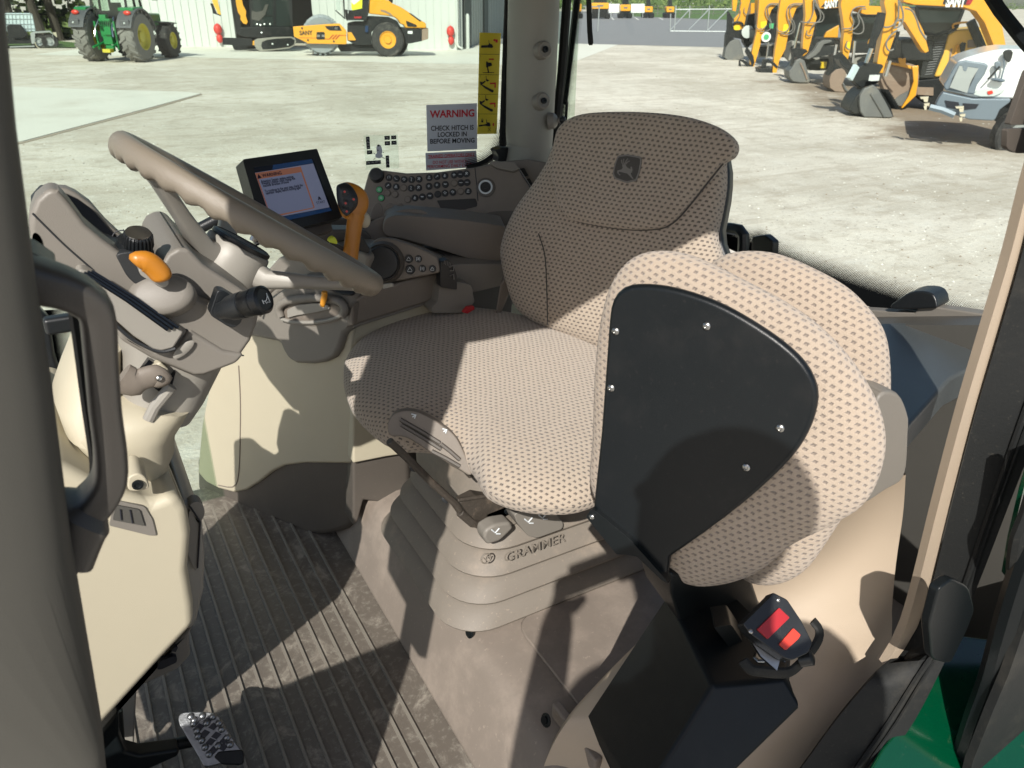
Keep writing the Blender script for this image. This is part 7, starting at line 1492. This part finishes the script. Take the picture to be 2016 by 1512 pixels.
track(c7, [(640, 640), (760, 560), (1000, 560), (1080, 700), (980, 860), (700, 860)], pl, t, -2.6)
# wheel loader with its bucket forward
g, pl = vplane(1790, 218, (-.70, -.71, 0)); t = thing('wheel_loader', 'yellow wheel loader with a wide open bucket between the excavators and the white truck', 'wheel loader', tuple(g))
S('bucket', c7([(570, 660), (720, 640), (900, 700), (912, 800), (890, 1000), (740, 1143), (660, 1120), (620, 1050), (540, 960), (500, 850)]), pl, .8, 'bucket_brown', t, -.2, bevel=.03)
lb = S('bucket_plate', c7([(840, 750), (830, 700), (905, 690), (895, 900), (875, 1010), (735, 1145), (720, 1140), (800, 1010), (850, 860)]), pl, .1, 'paint_yellow', t, .0, bevel=.02)
S('bucket_plate', c7([(565, 645), (700, 672), (690, 612), (768, 610), (770, 680), (840, 700), (838, 735), (700, 700), (565, 672)]), pl, .1, 'paint_yellow', t, -.05, bevel=.02)
S('bucket_wear', c7([(640, 1060), (700, 1010), (810, 950), (820, 1000), (730, 1120), (650, 1110)]), pl, .05, 'bucket_steel', t, -.14)
S('hood', c7([(1215, 370), (1300, 320), (1600, 285), (1655, 470), (1560, 600), (1320, 660), (1240, 800), (1065, 818)]), pl, 1.3, 'paint_yellow2', t, -.3, bevel=.06)
for pts in ([(1420, 425), (1490, 415), (1500, 500), (1420, 505)], [(1425, 530), (1500, 540), (1500, 600), (1425, 605)], [(1240, 515), (1262, 510), (1240, 650), (1222, 650)]): S('hood_vent', c7(pts), pl, .02, 'bucket_brown', t, -.28)
vt = S('radiator_screen', c7([(1060, 430), (1080, 370), (1210, 370), (1170, 560), (1060, 818), (925, 815), (950, 640)]), pl, 1.0, 'machine_black', t, -.25)
for k in range(14): T_('screen_slat', c7([(1075-k*8, 450+k*26), (1180-k*10, 440+k*26)]), pl, .018, 'fender_grey', vt, -.23, smooth_=False)
S('chassis', c7([(885, 850), (1240, 815), (1180, 900), (1130, 1080), (1000, 1110), (880, 1010)]), pl, 1.2, 'machine_black', t, -.25, bevel=.02); S('rear_frame', c7([(890, 920), (1060, 925), (1060, 1010), (890, 1000)]), pl, .1, 'bucket_brown', t, -.2)
S('cab', c7([(1080, -60), (1330, -60), (1280, 260), (1210, 370), (1060, 400)]), pl, 1.2, 'cab_glass', t, -.5, bevel=.05)
for l in ([(1150, 60), (1060, 400)], [(1230, 40), (1120, 200)], [(1330, -60), (1200, 370)]): T_('cab_post', c7(l), pl, .045, 'machine_black', t, -.45, smooth_=False)
S('cab_sticker', c7([(1135, 215), (1205, 210), (1160, 325), (1100, 318)]), pl, .02, 'rim_yellow', t, -.47); T_('hand_rail', c7([(1270, 300), (1275, 255), (1400, 235), (1440, 245)]), pl, .03, 'paint_yellow', t, -.3); T_('hand_rail', c7([(1260, 590), (1300, 560), (1310, 480), (1330, 490)]), pl, .03, 'paint_yellow', t, -.2)
S('mirror', c7([(1340, 470), (1370, 445), (1405, 455), (1390, 540), (1350, 560)]), pl, .06, 'machine_black', t, -.1); T_('lift_ram', c7([(1450, 220), (1540, 430), (1600, 580)]), pl, .12, 'machine_black', t, -.1, smooth_=False)

# white truck, nose towards us
g, pl = vplane(1870, 288, (-.80, -.60, 0)); t = thing('white_truck', 'white truck with a grey slatted grille and hood mirrors at the right edge', 'truck', tuple(g))
S('hood', c7([(1310, 650), (1400, 608), (1560, 560), (1700, 528), (1830, 512), (2300, 530), (2300, 1100), (1890, 1045), (1500, 1035), (1180, 960), (1165, 900), (1200, 850)]), pl, 1.9, 'truck_white', t, -.02, bevel=.10)
S('grille_surround', c7([(1312, 655), (1400, 636), (1600, 665), (1642, 692), (1600, 790), (1520, 900), (1490, 1000), (1180, 945), (1168, 900), (1200, 850)]), pl, .08, 'truck_grey', t, .03, bevel=.03); gr = S('grille', c7([(1335, 690), (1530, 718), (1490, 820), (1410, 982), (1230, 925), (1265, 820)]), pl, .03, 'ink', t, .045)
for k in range(15):
    a = k/14; T_('grille_slat', c7([(1340+a*188, 694+a*27), (1288+a*165, 810+a*40), (1236+a*172, 925+a*54)]), pl, .016, 'grille_slat', gr, .06)
S('grille_badge', c7([(1365, 695), (1425, 700), (1405, 752), (1380, 748)]), pl, .02, 'truck_grey', gr, .08)
hl = S('headlight', c7([(1480, 1000), (1520, 950), (1600, 935), (1720, 936), (1830, 938), (1780, 985), (1700, 1020), (1560, 1022)]), pl, .05, 'lamp_glass', t, .03, bevel=.015); S('turn_lamp', c7([(1630, 965), (1680, 955), (1692, 985), (1650, 1000), (1632, 990)]), pl, .02, 'red_hot', hl, .05)
S('bumper', c7([(1160, 972), (1480, 1042), (1880, 1045), (1868, 1080), (1760, 1160), (1715, 1258), (1690, 1275), (1440, 1262), (1240, 1200), (1080, 1110), (1120, 1030)]), pl, .35, 'truck_grey', t, .16, bevel=.03)
for pts in ([(1180, 1060), (1325, 1080), (1345, 1160), (1200, 1130)], [(1370, 1090), (1540, 1100), (1510, 1145), (1380, 1160)]): S('bumper_opening', c7(pts), pl, .02, 'ink', t, .18)
for c_, s_ in (((975, 1080), 1), ((1350, 1190), 1.2)):
    mb = MB()
    for dx, dy, w_, h_ in ((-10, -45, 90, 18), (5, -20, 50, 34), (15, 25, 60, 22), (0, 60, 34, 40)): x_, y_ = c_[0]+dx*s_, c_[1]+dy*s_; mb.prism([pl.off(.40).at(*q) for q in c7([(x_-w_/2, y_-h_/2), (x_+w_/2, y_-h_/2-4), (x_+w_/2-6, y_+h_/2), (x_-w_/2+8, y_+h_/2)])], -pl.n*.12)
    mb.build('tow_hook', 'cream', t, smooth=0)
T_('tow_bar', c7([(1020, 1130), (1150, 1160), (1280, 1215)]), pl, .07, 'truck_grey', t, .3, smooth_=False)
wheel_at(pl.off(-.2).at(*c7([(1960, 1420)])[0]), (-.55, -.83, 0), .52, .3, 'tyre', t, .28, 'galvanised', n=28); S('wheel_arch', c7([(1700, 1270), (1740, 1180), (1820, 1110), (1900, 1060), (2300, 1060), (2300, 1500), (1830, 1500), (1820, 1350)]), pl, .5, 'machine_black', t, -.3)
def mir(px, py, bx, by, s_, m1):
    mb = MB(); mb.tube([pl.off(.1).at(*q) for q in c7([(bx, by), (px-30*s_, py+120*s_), (px-40*s_, py+10)])], .018, 6); mb.ball(pl.off(.1).at(*c7([(bx, by)])[0]), .09, 8, (1, 1, .4)); mb.build('mirror_arm', 'truck_grey', t)
    S('mirror_head', c7([(px-40*s_, py-40*s_), (px+30*s_, py-60*s_), (px+60*s_, py-30*s_), (px+35*s_, py+60*s_), (px+10*s_, py+75*s_), (px-30*s_, py+30*s_)]), pl, .08, m1, t, .15, bevel=.02, n=20)
mir(1840, 585, 1770, 850, 1., 'machine_black'); mir(1735, 690, 1720, 840, .7, 'truck_grey'); T_('mirror_stay', c7([(1635, 838), (1700, 770), (1760, 700)]), pl, .02, 'machine_black', t, .2, smooth_=False)

# ------------------------------------------------------------------ far side: gate, machines, tents
gt_ = thing('sliding_gate', 'long galvanised steel gate with slanting braces beyond the asphalt', 'gate', tuple(G(1400, 64)))
f = crop(1140, 0, 5.6); g, pl = vplane(1380, 63, (-.6, -.8, 0)); mb = None
for l in ([(1060, 105), (1700, 100)], [(1010, 343), (1700, 350)], [(1010, 330), (1215, 110)], [(1210, 330), (1425, 112)], [(1420, 335), (1640, 108)], [(1050, 340), (1070, 60)], [(1415, 350), (1440, 60)], [(1010, 150), (1005, 345)], [(1215, 200), (1222, 60)], [(1060, 105), (1220, 108)]):
    T_('gate_bar', f(l), pl, .055, 'galvanised', gt_, 0, smooth_=False)
fp = thing('signpost', 'thin grey steel post standing on the asphalt near the wiper', 'post', tuple(G(1177, 62))); mb = MB(); mb.tube([G(1177, 62), G(1177, 62)+V(0, 0, 2.1)], .06, 8); mb.tube([G(1177, 62)+V(0, 0, 2.1), G(1146, 62)+V(0, 0, 2.1)], .05, 8); mb.build('post_tube', 'galvanised', fp)
FG = 'far yellow machines behind the asphalt'
f = crop(1140, 0, 5.6)
for k, (x0, x1, y0, y1, b) in enumerate(((-40, 30, 40, 125, 205), (140, 330, 30, 98, 208), (455, 572, 50, 122, 203), (722, 815, 70, 135, 200), (962, 1052, 72, 135, 200))):
    cx_ = (x0+x1)/2; g, pl = vplane(*f([(cx_, b)])[0], (-.5, -.86, 0)); lab = ['far yellow machine at the left, half hidden by the rear pillar', 'largest far yellow machine standing directly behind the thin post', 'far yellow machine between the two white sheets', 'small far yellow machine right of the white sheets', 'small far yellow machine at the end beside the gate'][k]
    t = thing('compact_machine', lab, 'machine', tuple(g), group=FG)
    S('rear_body', f([(x0, y0+8), (x0+8, y0), (x1-8, y0), (x1, y0+8), (x1-4, y1), (x0+4, y1)]), pl, 2., 'paint_yellow', t, 0, bevel=.1); S('undercarriage', f([(x0+10, y1-4), (x1-10, y1-4), (x1-14, b-10), (x0+14, b-10)]), pl, 1.8, 'machine_black', t, -.1)
    for xx in (x0-15, x1-38): S('track', f([(xx, b-50), (xx+12, b-60), (xx+40, b-60), (xx+52, b-50), (xx+52, b-12), (xx+40, b), (xx+10, b), (xx, b-12)]), pl, 2.6, 'machine_black', t, .2, bevel=.05)
    S('cab', f([(x0+30, y0-90), (x1-30, y0-90), (x1-22, y0+4), (x0+22, y0+4)]), pl, 1.4, 'cab_glass', t, -.2, bevel=.05); S('rear_mark', f([(x0+(x1-x0)*.3, y0+(y1-y0)*.35), (x0+(x1-x0)*.7, y0+(y1-y0)*.35), (x0+(x1-x0)*.66, y0+(y1-y0)*.62), (x0+(x1-x0)*.34, y0+(y1-y0)*.62)]), pl, .05, 'hose', t, .03)
for k, (x0, x1, y0, y1) in enumerate(((330, 450, 42, 140), (575, 722, 42, 140))):
    g, pl = vplane(*f([((x0+x1)/2, 200)])[0], (-.5, -.86, 0)); t = thing('notice_board', 'pale blank sheet on legs, '+('nearer the large far machine' if k == 0 else 'wider one between two far machines'), 'board', tuple(g)); S('board_sheet', f([(x0, y0), (x1, y0), (x1, y1), (x0, y1)]), pl, .1, 'sheet_white', t, -1.5)
    for xx in (x0+20, x1-20): T_('board_leg', f([(xx, y1-5), (xx, 195)]), pl, .08, 'galvanised', t, -1.55, smooth_=False)
ff = thing('boundary_fence', 'low grey wire fence running along the far green verge', 'fence', tuple(G(1300, 30)))
for z in (.5, 1.1, 1.7): mb = MB(); mb.tube([G(1130, 30)+V(0, 0, z), G(1300, 31)+V(0, 0, z), G(1460, 32)+V(0, 0, z)], .05, 5); mb.build('wire', 'hose', ff)
for x in range(1140, 1461, 22): mb = MB(); mb.tube([G(x, 30.5), G(x, 30.5)+V(0, 0, 1.8)], .07, 5); mb.build('post', 'hose', ff)
rnd = random.Random(11); mb = MB()
for _ in range(9000):
    p = G(rnd.uniform(960, 2300), rnd.uniform(12, 20)); p = p+V(0, 0, abs(rnd.gauss(0, 2.6))); s = rnd.uniform(.25, .8); a = rnd.random()*3.1; u = V(math.cos(a), math.sin(a), rnd.uniform(-.4, .4))
    mb.m(rnd.choice((0, 0, 1))).add([p-u*s, p+u*s, p+u*s+V(0, 0, s*1.2), p-u*s+V(0, 0, s*1.2)], [(0, 1, 2, 3)])
hb = mb.build('far_hedge', ['far_green', 'leaf_light'], smooth=0); hb['kind'] = 'stuff'
# stock rack seen by the pillar
g, pl = vplane(985, 62, (-.5, -.86, 0)); t = thing('pallet_rack', 'tall grey rack with a yellow machine part on it, beside the rear pillar', 'rack', tuple(g)); f = crop(600, 0, 4.58)
for l in ([(1755, -60), (1752, 260)], [(1815, -60), (1815, 270)], [(1752, 105), (1815, 105)], [(1752, 150), (1815, 152)], [(1752, 200), (1815, 203)]): T_('rack_bar', f(l), pl, .09, 'galvanised', t, 0, smooth_=False)
S('stored_part', f([(1742, 20), (1785, 20), (1785, 75), (1750, 78)]), pl, .8, 'paint_yellow', t, -.2, bevel=.1)
# ================================================================== light, sky, camera
for o in bpy.data.objects:
    if '_local' in o: del o['_local']
SUN_AZ, SUN_EL = R(37.5+180), R(38.5)      # clockwise from +Y
sd = V(math.sin(SUN_AZ)*math.cos(SUN_EL), math.cos(SUN_AZ)*math.cos(SUN_EL), math.sin(SUN_EL))
ld = bpy.data.lights.new('sun', 'SUN'); ld.energy = 5.0; ld.angle = R(.5); ld.color = (1, .955, .89)
lo = bpy.data.objects.new('sun', ld); COL.objects.link(lo); lo.rotation_euler = Vector(-sd).to_track_quat('-Z', 'Y').to_euler(); lo.location = (0, 0, 20)
w = bpy.data.worlds.new('World'); sc.world = w; w.use_nodes = True; nt = w.node_tree; nt.nodes.clear()
bg = nt.nodes.new('ShaderNodeBackground'); ou = nt.nodes.new('ShaderNodeOutputWorld'); sk = nt.nodes.new('ShaderNodeTexSky'); sk.sky_type = 'NISHITA'; sk.sun_disc = False
sk.sun_elevation = SUN_EL; sk.sun_rotation = SUN_AZ % (2*math.pi); sk.air_density = 1.0; sk.dust_density = 1.5
nt.links.new(sk.outputs[0], bg.inputs[0]); bg.inputs[1].default_value = .105; nt.links.new(bg.outputs[0], ou.inputs[0])
cd = bpy.data.cameras.new('camera'); cd.sensor_width = 36; cd.lens = 36*F/2016; cd.clip_start = .02; cd.clip_end = 2000
co = bpy.data.objects.new('camera', cd); COL.objects.link(co)
co.matrix_world = Matrix(((CX[0], CY[0], -FW[0], CAM[0]), (CX[1], CY[1], -FW[1], CAM[1]), (CX[2], CY[2], -FW[2], CAM[2]), (0, 0, 0, 1)))
cd.dof.use_dof = True; cd.dof.focus_distance = 1.25; cd.dof.aperture_fstop = 15
sc.camera = co
sc.view_settings.view_transform = 'Standard'; sc.view_settings.look = 'None'; sc.view_settings.exposure = .3; sc.view_settings.gamma = 1
sc.cycles.max_bounces = 8; sc.cycles.transparent_max_bounces = 24
